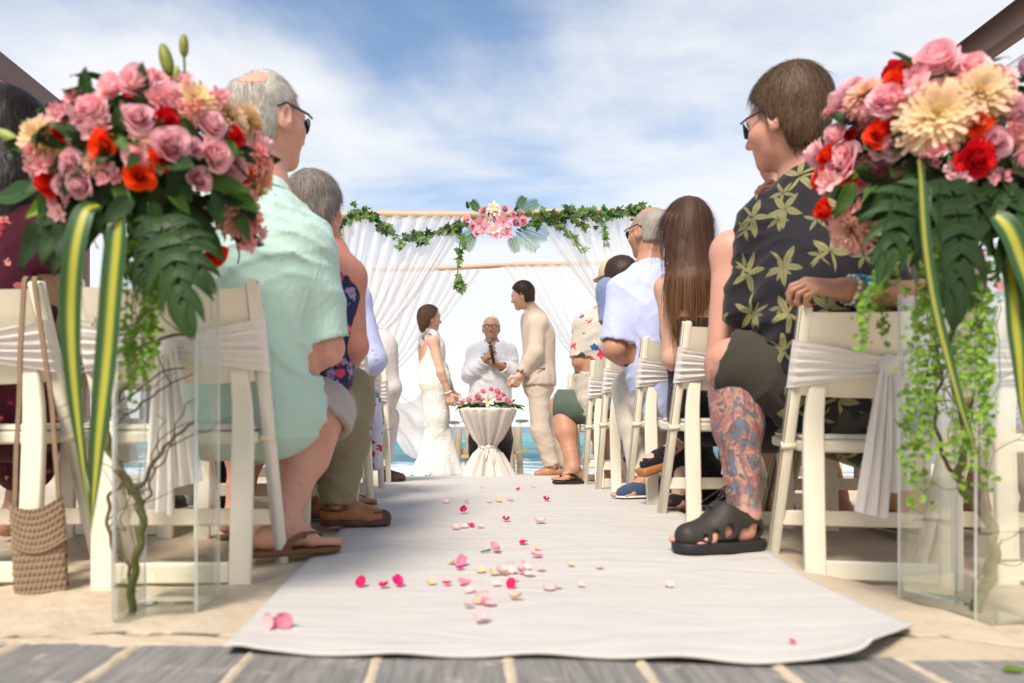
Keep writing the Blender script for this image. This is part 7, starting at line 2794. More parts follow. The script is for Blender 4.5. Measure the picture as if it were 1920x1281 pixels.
# --- dark haired guest with tan hat and denim blue
J = dict(pelvis=P(1200, 775, 4.12), belly=P(1197, 715, 4.12), chest=P(1190, 640, 4.12), neck=P(1178, 560, 4.13), head=P(1160, 525, 4.12), fwd=(-0.62, 0.78, -0.12), shL=P(1142, 545, 4.1), shR=P(1230, 590, 4.12), elL=P(1148, 665, 4.06), wrL=P(1149, 705, 4.10),
         elR=P(1250, 680, 4.1), wrR=P(1210, 720, 4.3), hiL=P(1175, 780, 4.14), hiR=P(1225, 780, 4.14), knL=P(1175, 765, 4.5), knR=P(1220, 765, 4.5), anL=P(1180, 900, 4.45), anR=P(1220, 900, 4.45))
J['toL'], J['toR'] = gpt(1165, 910, 4.55, 0.012), gpt(1210, 910, 4.6, 0.012)
for q in 'LR':
    J['an' + q] = J['to' + q] + np.array([0.05, -0.16, 0.085])
den = Person('dark haired guest in tan hat and denim blue top', J, MAT['skin_red'], 'wedding guests in the chairs', seed=12, wr=0.024, el=0.036)
den.body(hand=[dict(side='L', d=(0.05, 0.02, -1), nrm=(1, 0.2, 0), size=0.17, thumb=1)], h=0.010)
den.shirt(MAT['denim'], (0.5, 0.5), 0.016, 0.026, 0.0, 3.75, h=0.010)
den.trousers(MAT['charcoal'], 1.9, 0.014, 0.02, 0.6, h=0.012)
den.hair(MAT['hair_dark'], 0.018, strands=700, slen=0.05, mats=[MAT['hair_dark'], MAT['hair_brown']], h=0.007)
r_, f_, u_ = head_frame(J['fwd'])
A_ = np.column_stack([r_, f_, u_])
MAT['straw'] = simple('tan_straw', (0.50, 0.38, 0.24, 1), 0.8, 0.2, 60, 150, 0.4, 0.002)
den.part('hat', [('e', J['head'] + 0.045 * f_ + 0.05 * u_, A_, (0.088, 0.075, 0.09), 0.01), ('e', J['head'] + 0.10 * f_ + 0.035 * u_, A_, (0.075, 0.075, 0.010), 0.015)], MAT['straw'], 0.006)
den.glasses(MAT['dark_metal'], MAT['lens'])
m = MB()
for k in range(14):
    a = 6.283 * k / 14
    m.ball(J['wrL'] + np.array([0.033 * math.cos(a), 0.033 * math.sin(a), 0.004]), 0.009, 8, 6, k % 2)
m.build('bead_bracelet', [MAT['navy_canvas'], MAT['bead_white']], den.root)

# --- man in cream print shirt and green shorts
J = dict(pelvis=P(1140, 765, 4.72), belly=P(1136, 715, 4.72), chest=P(1128, 650, 4.72), neck=P(1128, 588, 4.74), head=P(1164, 558, 4.76), fwd=(-0.3, 0.95, 0), shL=P(1098, 612, 4.7), shR=P(1168, 615, 4.72), elL=P(1088, 678, 4.68), wrL=P(1110, 715, 4.85),
         elR=P(1180, 690, 4.72), wrR=P(1150, 725, 4.9), hiL=P(1125, 765, 4.74), hiR=P(1160, 768, 4.74), knL=P(1052, 762, 4.86), knR=P(1120, 760, 5.1), anL=P(1072, 890, 4.76), anR=P(1130, 890, 5.0))
J['toL'] = gpt(1040, 910, 4.62, CARPET + 0.018)
J['anL'] = J['toL'] + np.array([0.135, 0.06, 0.085])
J['toR'] = gpt(1110, 900, 5.15, 0.015)
J['anR'] = J['toR'] + np.array([0.06, -0.16, 0.085])
crm = Person('man in cream tropical print shirt, grey green shorts and black flip flops', J, MAT['skin_tan'], 'wedding guests in the chairs', sh=0.06, el=0.052, wr=0.035, hip=0.10, kn=0.080, calf=0.082, an=0.046, seed=13,
             W=dict(pelvis=(0.18, 0.13), belly=(0.18, 0.15), chest=(0.17, 0.13), sho=(0.14, 0.085)))
crm.body(hand=[dict(side='L', d=(0.4, 0.6, -0.2), nrm=(0, 0, -1), size=0.18, thumb=1)], h=0.010)
crm.shirt(MAT['cream_print'], (0.92, 0.92), 0.018, 0.022, 0.0, 3.55, h=0.009, amp=0.010, freq=46)
crm.trousers(MAT['green_short'], 1.0, 0.020, 0.030, 0.4, h=0.009, amp=0.009, freq=46, shift=0.03)
crm.hair(MAT['hair_grey'], 0.012, h=0.008)
flip_flop(crm, J['anL'], J['toL'], MAT['black'], MAT['black'], 1.0)

# ================================================================ the couple and the officiant
# --- groom, facing left
J = dict(pelvis=P(1010, 725, 6.32), belly=P(1010, 680, 6.32), chest=P(1010, 632, 6.32), neck=P(999, 584, 6.33), head=P(980, 556, 6.32), fwd=(-0.96, 0.24, -0.22), up=(-0.10, 0, 1), shL=P(1008, 607, 6.17), shR=P(996, 604, 6.50), elL=P(1003, 662, 6.10), wrL=P(975, 705, 6.12),
         elR=P(1000, 660, 6.55), wrR=P(975, 706, 6.42), hiL=P(1009, 728, 6.22), hiR=P(1008, 728, 6.42), knL=P(1013, 808, 6.2), knR=P(1024, 808, 6.40), anL=P(1030, 878, 6.24), anR=P(1040, 880, 6.42))
J['toL'] = gpt(1000, 893, 6.16, 0.0)
J['anL'] = J['toL'] + np.array([0.17, 0.05, 0.09])
J['toR'] = gpt(1022, 893, 6.42, 0.0)
J['anR'] = J['toR'] + np.array([0.17, 0.02, 0.09])
groom = Person('groom in beige linen suit standing and facing the bride', J, MAT['skin_fair'], None, sh=0.060, el=0.046, wr=0.032, hip=0.088, kn=0.062, calf=0.055, an=0.042, seed=14, head_s=0.98, neck_r=0.054,
               W=dict(pelvis=(0.165, 0.12), belly=(0.155, 0.115), chest=(0.165, 0.115), sho=(0.155, 0.08)))
groom.body(hand=[dict(side='L', d=(-0.45, 0.05, -0.85), nrm=(-0.5, 0.8, 0.2), size=0.185, thumb=1, curl=(0.7, 0.9, 0.6)), dict(side='R', d=(-0.6, -0.1, -0.7), nrm=(-0.4, -0.9, 0), size=0.185, thumb=-1, curl=(0.5, 0.7, 0.5))], feet='', h=0.009, fine=0.005)
groom.shirt(MAT['beige'], (1.86, 1.86), 0.020, 0.022, -0.2, 3.58, name='jacket', amp=0.007, freq=40, h=0.008, extra=[('c', P(1011, 722, 6.22), P(1011, 722, 6.42), 0.125, 0.125, 0.05), ('c', P(1010, 705, 6.22), P(1010, 705, 6.42), 0.125, 0.125, 0.05),
            ('-y', P(1012, 724, 6.32), P(1012, 790, 6.32), 0.4)])
m = MB()
n_ = J['neck'] + np.array([-0.012, 0, 0.0])
pts = [n_ + np.array([0.070 * math.cos(a), 0.066 * math.sin(a), 0.012 + 0.022 * math.cos(a)]) for a in np.linspace(0, 6.283, 25)]
G = np.array([[q + np.array([0, 0, -0.045]) + 0.006 * norm(q - n_), q + np.array([0, 0, 0.012]), q + np.array([0, 0, 0.013]) - 0.006 * norm(q - n_)] for q in pts])
m.grid(G)
m.build('shirt_collar', MAT['white_linen'], groom.root)
groom.trousers(MAT['beige'], 1.97, 0.010, 0.026, 0.6, h=0.009, amp=0.006, freq=44)
groom.hair(MAT['hair_dark'], 0.013, nape=-0.07, front=0.062, strands=1600, slen=0.03, mats=[MAT['hair_dark'], MAT['hair_brown']], h=0.0055, lift=0.012)
groom.face(MAT['hair_dark'], MAT['hair_dark'], MAT['lip'])
for a in 'LR':
    shoe(groom, J['an' + a], J['to' + a], (MAT['leather_groom'], MAT['leather_tan']), 'shoe', 1.03, h=0.007)
m = MB()
for k in range(4):
    m.ball(lerp(J['elL'], J['wrL'], 0.70 + 0.045 * k) + np.array([-0.018, -0.05, -0.012]), 0.007, 8, 6)
m.build('cuff_button', MAT['leather_brown'], groom.root)

# welt pocket, front edge and centre vent of the jacket
def seam(pts, name, r0=0.004):
    m = MB()
    m.tube(catmull(pts, 6), r0, 5)
    m.build(name, MAT['beige_dark'], groom.root)


MAT['beige_dark'] = cloth_mat('beige_linen_seam', (0.20, 0.155, 0.115, 1), 450, 0.06)
seam([P(1006, 692, 6.065), P(1022, 690, 6.10)], 'pocket_flap', 0.006)

# --- bride, facing right
MAT['lace'] = None
t = NT('ivory_lace')
v = t.coord()
n1_ = t.noise(v, 38, 5, 0.7, 1.0)
vo = t.n.new('ShaderNodeTexVoronoi')
vo.inputs['Scale'].default_value = 46
t.l.new(v, vo.inputs['Vector'])
h_ = t.math('ADD', t.step(n1_, 0.42, 0.6), t.math('MULTIPLY', vo.outputs['Distance'], 0.6))
c = t.mix(t.step(n1_, 0.45, 0.6), (0.74, 0.70, 0.63, 1), (0.85, 0.83, 0.79, 1))
MAT['lace'] = t.done(t.princ(c, 0.8, 0.2, t.bump(h_, 0.5, 0.006), 0, 0.2))
J = dict(pelvis=P(815, 716, 6.30), belly=P(810, 680, 6.30), chest=P(808, 652, 6.30), neck=P(806, 622, 6.31), head=P(806, 598, 6.31), fwd=(0.94, 0.30, -0.06), up=(0.03, 0, 1), shR=P(812, 640, 6.16), shL=P(810, 638, 6.47), elR=P(826, 698, 6.10), wrR=P(841, 738, 6.14),
         elL=P(832, 690, 6.5), wrL=P(848, 735, 6.45), hiR=P(816, 722, 6.22), hiL=P(818, 722, 6.40), knR=P(820, 800, 6.22), knL=P(824, 800, 6.38), anR=P(822, 870, 6.24), anL=P(826, 870, 6.38))
J['toR'] = gpt(838, 893, 6.24, 0.0)
J['anR'] = J['toR'] + np.array([-0.13, 0, 0.085])
J['toL'] = gpt(846, 893, 6.38, 0.0)
J['anL'] = J['toL'] + np.array([-0.13, 0, 0.085])
bride = Person('bride in open backed ivory lace gown facing the groom', J, MAT['skin_fair'], None, sh=0.045, el=0.036, wr=0.025, hip=0.088, kn=0.058, calf=0.05, an=0.035, seed=15, head_s=0.93, neck_r=0.043,
               W=dict(pelvis=(0.165, 0.12), belly=(0.12, 0.095), chest=(0.135, 0.10), sho=(0.12, 0.06)))
bride.body(hand=[dict(side='R', d=(0.25, 0.05, -0.9), nrm=(0.3, 0.9, 0), size=0.165, thumb=-1, curl=(0.5, 0.6, 0.5)), dict(side='L', d=(0.3, -0.1, -0.9), nrm=(0.2, -0.9, 0), size=0.165, thumb=1)], fine=0.005, h=0.008)
gz0 = float(gz(J['pelvis'][0], 6.3))
gn = [('c', J['pelvis'] + (0, -0.06, 0.02), J['pelvis'] + (0, 0.06, 0.02), 0.132, 0.132, 0.06)]
for a in 'RL':
    gn += [('c', J['hi' + a], lerp(J['kn' + a], J['hi' + a], 0.25), 0.118, 0.090, 0.06), ('c', lerp(J['kn' + a], J['hi' + a], 0.25), J['kn' + a] + (0, 0, -0.05), 0.09, 0.082, 0.06)]
bz = gz0 + 0.012
for k in range(18):
    a = 6.283 * k / 18
    rr = 0.172 + 0.02 * math.sin(k * 2.3)
    gn.append(('c', P(822, 800, 6.30) + np.array([0.05 * math.cos(a), 0.05 * math.sin(a), -0.06]), np.array([P(822, 890, 6.30)[0] + rr * math.cos(a), 6.30 + rr * math.sin(a), bz + 0.02]), 0.055, 0.042, 0.05))
gn += bride.torso(0.008, 0.0, 1.05, 0.05)
bride.part('gown', gn, MAT['lace'], 0.009, folds(0.006, 36, 4, [(1, 0.2, 0), (0.3, 1, 0)], 0.4), clips=[lambda X, Y, Z: (gz0 - Z)])
# bodice: front, sides and crossed straps at the back
bo = bride.torso(0.009, 0.9, 2.6, 0.05)
cb_ = J['chest']
bo += [('-e', cb_ + np.array([-0.125, -0.06, -0.015]), np.eye(3), (0.145, 0.12, 0.115), 0.01)]
bride.part('bodice', bo, MAT['lace'], 0.007)
m = MB()
for pts in ([J['neck'] + (-0.035, -0.045, -0.01), J['chest'] + (-0.085, -0.10, 0.06), J['belly'] + (0.01, -0.125, 0.055)], [J['neck'] + (-0.035, -0.03, -0.01), J['chest'] + (-0.112, -0.02, 0.04), J['belly'] + (-0.09, -0.03, 0.03)],
            [J['neck'] + (-0.03, -0.05, 0.0), J['chest'] + (0.03, -0.15, 0.115), J['chest'] + (0.095, -0.10, 0.02)]):
    p_ = catmull(pts, 10)
    t_ = np.gradient(p_, axis=0)
    G = []
    for q, d in zip(p_, t_):
        o_ = norm(q - lerp(J['belly'], J['neck'], np.clip((q[2] - J['belly'][2]) / (J['neck'][2] - J['belly'][2]), 0, 1)))
        s_ = norm(np.cross(norm(d), o_))
        G.append([q + s_ * w * 0.022 + o_ * 0.012 for w in (-1, 0, 1)])
    m.grid(np.array(G))
m.build('strap', MAT['lace'], bride.root)
# train spread to the left and a sheer panel caught by the wind
tr = []
G = np.zeros((34, 20, 3))
for i in range(34):
    a = R(100 + 160 * i / 33)
    for j in range(20):
        v_ = j / 19
        rr = 0.10 + (0.12 + 0.10 * abs(math.cos(a))) * v_
        q = np.array([P(815, 880, 6.3)[0] + rr * math.cos(a), 6.30 + rr * math.sin(a) * 1.1, 0])
        zf = float(gz(q[0], q[1])) + 0.012 + 0.30 * (1 - v_) ** 2.2 + 0.012 * math.sin(i * 1.1 + v_ * 4) * v_
        q[2] = zf
        G[i, j] = q
m = MB()
m.grid(G)
m.build('train', MAT['lace'], bride.root)
G = np.zeros((26, 40, 3))
A0, A1, A2 = P(792, 735, 6.42), P(760, 815, 6.5), P(728, 760, 6.6)
B0, B1, B2 = P(800, 850, 6.42), P(780, 862, 6.45), P(752, 812, 6.55)
top = catmull([A0, P(775, 752, 6.48), P(748, 752, 6.52), P(722, 742, 6.6)], 13)
bot = catmull([B0, P(790, 868, 6.44), P(765, 838, 6.5), P(735, 800, 6.6)], 13)
for j in range(40):
    for i in range(26):
        w = i / 25
        q = lerp(top[j], bot[j], w)
        q = q + np.array([0, 0.035 * math.sin(w * 11 + j * 0.15) + 0.02 * math.sin(j * 0.35), 0.012 * math.sin(w * 9 + j * 0.2)])
        G[i, j] = q
m = MB()
m.grid(G)
m.build('veil', MAT['sheer'], bride.root)
r_, f_, u_ = head_frame(J['fwd'], J['up'])
c_ = J['head']
hx = [('c', c_ - f_ * 0.055 - u_ * 0.01, c_ - f_ * 0.05 - u_ * 0.085, 0.055, 0.040, 0.03), ('c', c_ - f_ * 0.05 - u_ * 0.085, c_ - f_ * 0.03 - u_ * 0.12, 0.040, 0.024, 0.02)]
bride.hair(MAT['hair_bride'], 0.016, nape=-0.20, front=0.05, extra=hx, strands=1500, slen=0.05, mats=[MAT['hair_bride'], MAT['hair_brown2']], h=0.0055, down=0.8)
m = MB()
m.tube(catmull([c_ + f_ * 0.02 + r_ * -0.05 - u_ * 0.08, c_ + f_ * 0.055 + r_ * -0.07 - u_ * 0.11, c_ + f_ * 0.06 - r_ * 0.07 - u_ * 0.15], 6), [0.012, 0.016, 0.004], 8)
m.build('hair_lock', MAT['hair_bride'], bride.root)
bride.face(MAT['hair_dark'], MAT['hair_brown'], MAT['lip'])
MAT['silver'] = simple('silver', (0.6, 0.62, 0.66, 1), 0.25, 0.1)
m = MB()
wv = J['wrR']
ax = norm(J['elR'] - wv)
B = frame_from(ax)
for k in range(18):
    a = 6.283 * k / 18
    m.ball(wv + ax * 0.012 + B @ np.array([0.030 * math.cos(a), 0.030 * math.sin(a), 0]), 0.0075, 7, 5)
m.build('bracelet', MAT['silver'], bride.root)

# --- officiant, facing the camera
J = dict(pelvis=P(920, 745, 6.80), belly=P(920, 712, 6.79), chest=P(921, 678, 6.80), neck=P(922, 645, 6.80), head=P(921, 616, 6.78), fwd=(-0.10, -1, -0.03), shR=P(891, 662, 6.80), shL=P(953, 662, 6.80), elR=P(880, 702, 6.70), wrR=P(913, 672, 6.58),
         elL=P(964, 702, 6.70), wrL=P(938, 685, 6.56), hiR=P(904, 750, 6.8), hiL=P(936, 750, 6.8), knR=P(898, 822, 6.78), knL=P(942, 822, 6.78), anR=P(893, 888, 6.8), anL=P(945, 888, 6.8))
J['toR'] = gpt(890, 895, 6.66, 0.0)
J['anR'] = J['toR'] + np.array([0.03, 0.17, 0.09])
J['toL'] = gpt(948, 895, 6.66, 0.0)
J['anL'] = J['toL'] + np.array([-0.03, 0.17, 0.09])
off = Person('smiling balding officiant in white shirt speaking into a microphone', J, MAT['skin_tan'], None, sh=0.06, el=0.05, wr=0.033, hip=0.088, kn=0.065, calf=0.055, an=0.045, seed=16, head_s=0.98, neck_r=0.055,
             W=dict(pelvis=(0.17, 0.125), belly=(0.175, 0.14), chest=(0.17, 0.125), sho=(0.15, 0.085)))
off.body(hand=[dict(side='R', d=(0.35, -0.25, 0.75), nrm=(0.85, 0.3, -0.1), size=0.17, thumb=1, curl=(1.0, 1.1, 0.8)), dict(side='L', d=(-0.85, -0.25, 0.15), nrm=(0, 0.35, 0.9), size=0.17, thumb=-1, curl=(0.8, 0.9, 0.7))], feet='', fine=0.005)
off.shirt(MAT['white_linen'], (1.86, 1.86), 0.022, 0.028, -0.2, 3.58, amp=0.011, freq=44, h=0.008, extra=[('c', P(908, 750, 6.8), P(932, 750, 6.8), 0.135, 0.135, 0.05), ('-y', P(920, 768, 6.8), P(920, 850, 6.8), 0.4),
          ('-e', J['neck'] + np.array([0, -0.10, -0.035]), np.eye(3), (0.035, 0.07, 0.075), 0.005)])
for sg in (-1, 1):
    m = MB()
    G = np.array([[J['neck'] + np.array([sg * (0.075 - 0.055 * v_ + 0.03 * u_), -0.03 - 0.085 * v_ - 0.012 * u_, 0.03 - 0.06 * v_ - 0.045 * u_ * (0.4 + v_)]) for v_ in np.linspace(0, 1, 6)] for u_ in np.linspace(0, 1, 4)])
    m.grid(G)
    m.build('collar', MAT['white_linen'], off.root)
off.trousers(MAT['charcoal'], 1.93, 0.018, 0.04, 0.6, h=0.011)
off.hair(MAT['hair_white2'], 0.007, nape=-0.06, front=0.03, strands=900, slen=0.02, h=0.0055)
off.face(MAT['hair_dark'], MAT['hair_grey2'], MAT['lip'])
off.glasses(MAT['dark_metal'])
r_, f_, u_ = head_frame(J['fwd'])
m = MB()
m.tube([J['head'] + 0.98 * (x_ * r_ + (0.0925 - 14 * x_ * x_) * f_ - (0.063 - 9 * x_ * x_) * u_) for x_ in np.linspace(-0.017, 0.017, 7)], [0.001, 0.0035, 0.001], 6)
m.build('teeth', MAT['eye_white'], off.root)
for a in 'LR':
    shoe(off, J['an' + a], J['to' + a], (MAT['black'] if a == 'R' else MAT['leather_brown'], MAT['black']), 'shoe', 1.0, h=0.008)
# the microphone in his hands
b0, b1 = P(926, 682, 6.50), P(918, 640, 6.52)
mic = thing('microphone', 'black microphone with grey mesh head held by the officiant', 'microphone', b0)
m = MB()
d = norm(b1 - b0)
m.tube([b0, lerp(b0, b1, 0.5), lerp(b0, b1, 0.82)], [0.013, 0.015, 0.019], 12)
m.build('handle', MAT['black'], mic)
m = MB()
m.ball(b1, 0.028, 12, 9)
m.build('mesh_head', MAT['mic_mesh'] if 'mic_mesh' in MAT else simple('grey_mesh', (0.16, 0.20, 0.22, 1), 0.4, 0.2, 400), mic)
# ---------------------------------------------------------------- wrapped cocktail table with flowers
TX, TY = P(914, 800, 6.2)[0], 6.2
tz = float(gz(TX, TY))
ztop = P(914, 766, TY)[2]
MAT['table_cloth'] = cloth_mat('ivory_table_cloth', (0.70, 0.63, 0.56, 1), 420, 0.05, trans=0.1)
tb = thing('cocktail_table', 'small round cocktail table under a tied ivory cloth', 'table', (TX, TY, tz))
m = MB()
m.lathe((TX, TY, 0), [(0.001, ztop - 0.004), (0.242, ztop - 0.004), (0.246, ztop - 0.015), (0.242, ztop - 0.026), (0.001, ztop - 0.026)], 36)
m.build('tabletop', MAT['white_paint'], tb)
m = MB()
m.lathe((TX, TY, 0), [(0.028, tz + 0.02), (0.028, ztop - 0.026)], 16)
m.build('pole', MAT['dark_metal'], tb)
m = MB()
m.lathe((TX, TY, 0), [(0.001, tz + 0.03), (0.14, tz + 0.02), (0.15, tz + 0.002)], 24)
m.build('base', MAT['dark_metal'], tb)
tcl = thing('tablecloth', 'ivory cloth draped over the cocktail table and tied in at its middle', 'tablecloth', (TX, TY, tz))
zk = P(914, 838, TY)[2]
prof = [(0.0, ztop + 0.002), (0.12, ztop + 0.002), (0.245, ztop + 0.001), (0.254, ztop - 0.008)]
for t_ in np.linspace(0.05, 1, 16):
    prof.append((0.254 + (0.062 - 0.254) * (t_ ** 1.25), ztop - 0.01 + (zk - ztop + 0.01) * t_))
for t_ in np.linspace(0.08, 1, 14):
    prof.append((0.062 + 0.150 * t_ ** 0.85, zk + (tz + 0.006 - zk) * t_))
nseg = 120
G = np.zeros((len(prof), nseg + 1, 3))
for i, (r_, z_) in enumerate(prof):
    d_ = abs(z_ - zk)
    am = 0.0 if i < 3 else (0.010 + 0.022 * min(1, max(0, (ztop - z_)) / 0.3)) * (0.75 if d_ > 0.05 else 0.5)
    for k in range(nseg + 1):
        a = 2 * math.pi * k / nseg
        f = math.sin(13 * a + 1.2 * math.sin(3 * a) + 0.4 * z_) + 0.5 * math.sin(23 * a + 2 * math.sin(2 * a))
        flare = 1 + (0.16 * math.sin(2 * a + 0.4) + 0.07 * math.sin(5 * a) if z_ < zk - 0.03 else 0)
        rr = r_ * flare + am * f * (1 if i > 3 else 0.3)
        G[i, k] = (TX + rr * math.cos(a), TY + rr * math.sin(a), z_ + (0.006 * math.sin(7 * a) if i == len(prof) - 1 else 0))
m = MB()
m.grid(G, flip=True)
m.build('cloth', MAT['table_cloth'], tcl)
m = MB()
m.tube([(TX + 0.075 * math.cos(a), TY + 0.075 * math.sin(a), zk + 0.006 * math.sin(4 * a)) for a in np.linspace(0, 6.283, 25)], 0.014, 8)
m.ball((TX + 0.005, TY - 0.088, zk), (0.026, 0.020, 0.024), 10, 7)
for sg in (-1, 1):
    Gb = np.array([[(TX + 0.01 + sg * (0.012 + 0.045 * v_) + u_ * 0.035, TY - 0.095 - 0.02 * math.sin(v_ * 3) - 0.008 * math.sin(u_ * 20), zk - 0.005 - 0.17 * v_) for v_ in np.linspace(0, 1, 9)] for u_ in np.linspace(-0.5, 0.5, 7)])
    m.grid(Gb)
m.build('tie_bow', MAT['table_cloth'], tcl)

tf = thing('table_flowers', 'low spray of pink roses and one white lily on the wrapped table', 'flower arrangement', (TX, TY, ztop + 0.004))
r = random.Random(21)
for i in range(120):
    u_ = r.gauss(0, 0.45)
    u_ = max(-1, min(1, u_))
    base = np.array([TX + 0.02 + 0.24 * u_, TY + r.uniform(-0.10, 0.10) * (1 - 0.5 * abs(u_)), ztop + 0.02 + 0.04 * r.random() * (1 - abs(u_))])
    d = np.array([u_ * 1.6 + r.uniform(-0.7, 0.7), r.uniform(-0.9, 0.9), r.uniform(-0.15, 0.8) - 0.3 * abs(u_)])
    set_leaf(r.choice(LEAF[r.choice(['dark', 'mid', 'mid', 'lime'])]), 'leaf', tf, base, d, (0, -0.6, 1), r.uniform(0.7, 1.2))
for (px, py, c, s_) in ((896, 748, 'pink', 1.25), (880, 752, 'pink', 1.0), (906, 735, 'pink', 0.95), (932, 736, 'pink', 1.15), (936, 748, 'pink', 1.25), (952, 754, 'pink', 1.1), (921, 731, 'pink', 0.9), (866, 757, 'pink', 0.8), (900, 756, 'pink', 0.9), (944, 742, 'pink', 0.8)):
    q = P(px, py, TY - 0.09)
    place(r.choice(ROSE[c]), 'rose', tf, q, (r.uniform(-0.4, 0.4), -1, 0.7), r.uniform(0, 6), s_)
place(LIL[0], 'lily', tf, P(916, 752, TY - 0.16), (0.0, -1, 0.25), 0.3, 0.85)
for k in range(7):
    q = P(870 + 14 * k, 733 + 6 * abs(k - 3), TY + 0.02)
    place(ALS[1], 'alstroemeria', tf, q, (0.1 * (k - 3), -0.6, 1), k, 1.0)
for sg in (-1, 1):
    for k in range(8):
        q = np.array([TX + 0.02 + sg * (0.17 + 0.012 * k), TY - 0.04 + 0.01 * k, ztop + 0.02])
        set_leaf(LEAF['mid'][0] if k % 3 else LEAF['lime'][0], 'leaf', tf, q, (sg * 1.0, -0.2 + 0.07 * k, 0.45 - 0.12 * k), (0, -0.6, 1), 1.1)

# ---------------------------------------------------------------- ivy garland and flowers on the arch
gar = thing('ivy_garland', 'long ivy garland wound along the front beam of the wedding arch', 'garland', P(925, 405, YF - 0.06))
YG = YF - 0.07
paths = [([(627, 452), (640, 424), (655, 402), (680, 396), (700, 402)], 46, 0.05), ([(700, 404), (715, 425), (745, 440), (785, 446), (820, 440), (850, 428), (872, 420)], 66, 0.035),
         ([(985, 415), (1030, 412), (1080, 408), (1130, 402), (1180, 398), (1212, 396)], 125, 0.05), ([(1010, 402), (1100, 396), (1205, 390)], 40, 0.035),
         ([(866, 425), (862, 465), (858, 500), (860, 530), (864, 549)], 34, 0.03), ([(1045, 420), (1062, 436), (1076, 452), (1092, 474)], 16, 0.018), ([(1131, 418), (1134, 440), (1133, 462)], 11, 0.014), ([(1095, 415), (1100, 436)], 6, 0.014),
         ([(740, 438), (752, 452), (748, 462)], 8, 0.02)]
m = MB()
cnt = 0
extra = MB()
for pts, n, sp in paths:
    p_ = catmull([P(x, y, YG) for x, y in pts], 8)
    m.tube(p_ + np.array([0, 0.02, 0]), 0.005, 5)
    for i in range(n):
        k = r.uniform(0, len(p_) - 1.01)
        a = int(k)
        q = lerp(p_[a], p_[a + 1], k - a) + np.array([r.gauss(0, sp * 0.6), r.uniform(-0.05, 0.03), r.gauss(0, sp * 0.55)])
        d = np.array([r.uniform(-1, 1), r.uniform(-0.6, 0.3), r.uniform(-1.0, 0.5)])
        f_ = np.array([r.uniform(-0.6, 0.6), -1, r.uniform(-0.2, 0.8)])
        if cnt < 285:
            set_leaf(r.choice(IVY), 'ivy_leaf', gar, q, d, f_, r.uniform(0.6, 1.05))
            cnt += 1
        else:
            z_ = norm(d)
            y_ = norm(f_ - z_ * np.dot(f_, z_))
            A_ = np.column_stack([np.cross(y_, z_), y_, z_]) * 0.065 * r.uniform(0.6, 1.05)
            out_ = [(0, -0.02), (0.30, -0.16), (0.62, 0.05), (0.36, 0.28), (0.52, 0.58), (0.2, 0.52), (0, 1.0), (-0.2, 0.52), (-0.52, 0.58), (-0.36, 0.28), (-0.62, 0.05), (-0.30, -0.16)]
            V_ = [q + A_ @ np.array([x_, 0.1 * abs(x_) - 0.2 * yy_ * yy_, yy_]) for x_, yy_ in out_] + [q + A_ @ np.array([0, 0, 0.3])]
            extra.add(V_, [(j, (j + 1) % 12, 12) for j in range(12)])
m.build('vine', MAT['willow_thin'], gar)
if extra.n:
    ex = extra.build('ivy_leaves', MAT['leaf_ivy'], gar, smooth=False)
    ex['kind'] = 'stuff'
af = thing('arch_flowers', 'cluster of pink roses and lilies with palm fronds at the middle of the arch beam', 'flower arrangement', P(925, 412, YG))
LILP = star_mesh('lily', MAT['alstro_pale'], 31, 0.085, 6, 0.26, 0.4)
LILW = star_mesh('lily', MAT['lily_white'], 33, 0.07, 6, 0.26, 0.3)
for (px, py, s_) in ((875, 412, 1.1), (907, 395, 1.0), (928, 408, 1.3), (947, 394, 1.1), (966, 418, 1.25), (981, 414, 1.15), (893, 438, 0.9), (962, 402, 0.8), (915, 425, 0.9), (940, 436, 0.8), (975, 400, 0.8), (886, 424, 0.9), (952, 428, 1.0)):
    place(r.choice(ROSE['pink']), 'rose', af, P(px, py, YG - 0.09), (r.uniform(-0.5, 0.5), -1, r.uniform(-0.3, 0.4)), r.uniform(0, 6), s_)
for (px, py, s_, me) in ((898, 420, 1.1, LILP), (908, 432, 1.0, LILP), (945, 416, 1.25, LILP), (928, 432, 1.0, LILW), (930, 398, 0.9, LILW), (925, 390, 0.9, LILW), (914, 413, 0.8, LILW), (952, 440, 0.9, LILP), (925, 438, 0.9, LILP)):
    place(me, 'lily', af, P(px, py, YG - 0.11), (r.uniform(-0.4, 0.4), -1, r.uniform(-0.4, 0.5)), r.uniform(0, 6), s_)
for k in range(44):
    q = P(r.uniform(872, 985), r.uniform(388, 436), YG - 0.02)
    set_leaf(r.choice(LEAF[r.choice(['dark', 'mid', 'mid'])]), 'leaf', af, q, (q[0] - P(925, 412, YG)[0] + r.uniform(-0.2, 0.2), r.uniform(-0.3, 0), r.uniform(-0.3, 0.5)), (0, -1, 0.4), r.uniform(0.5, 0.8))


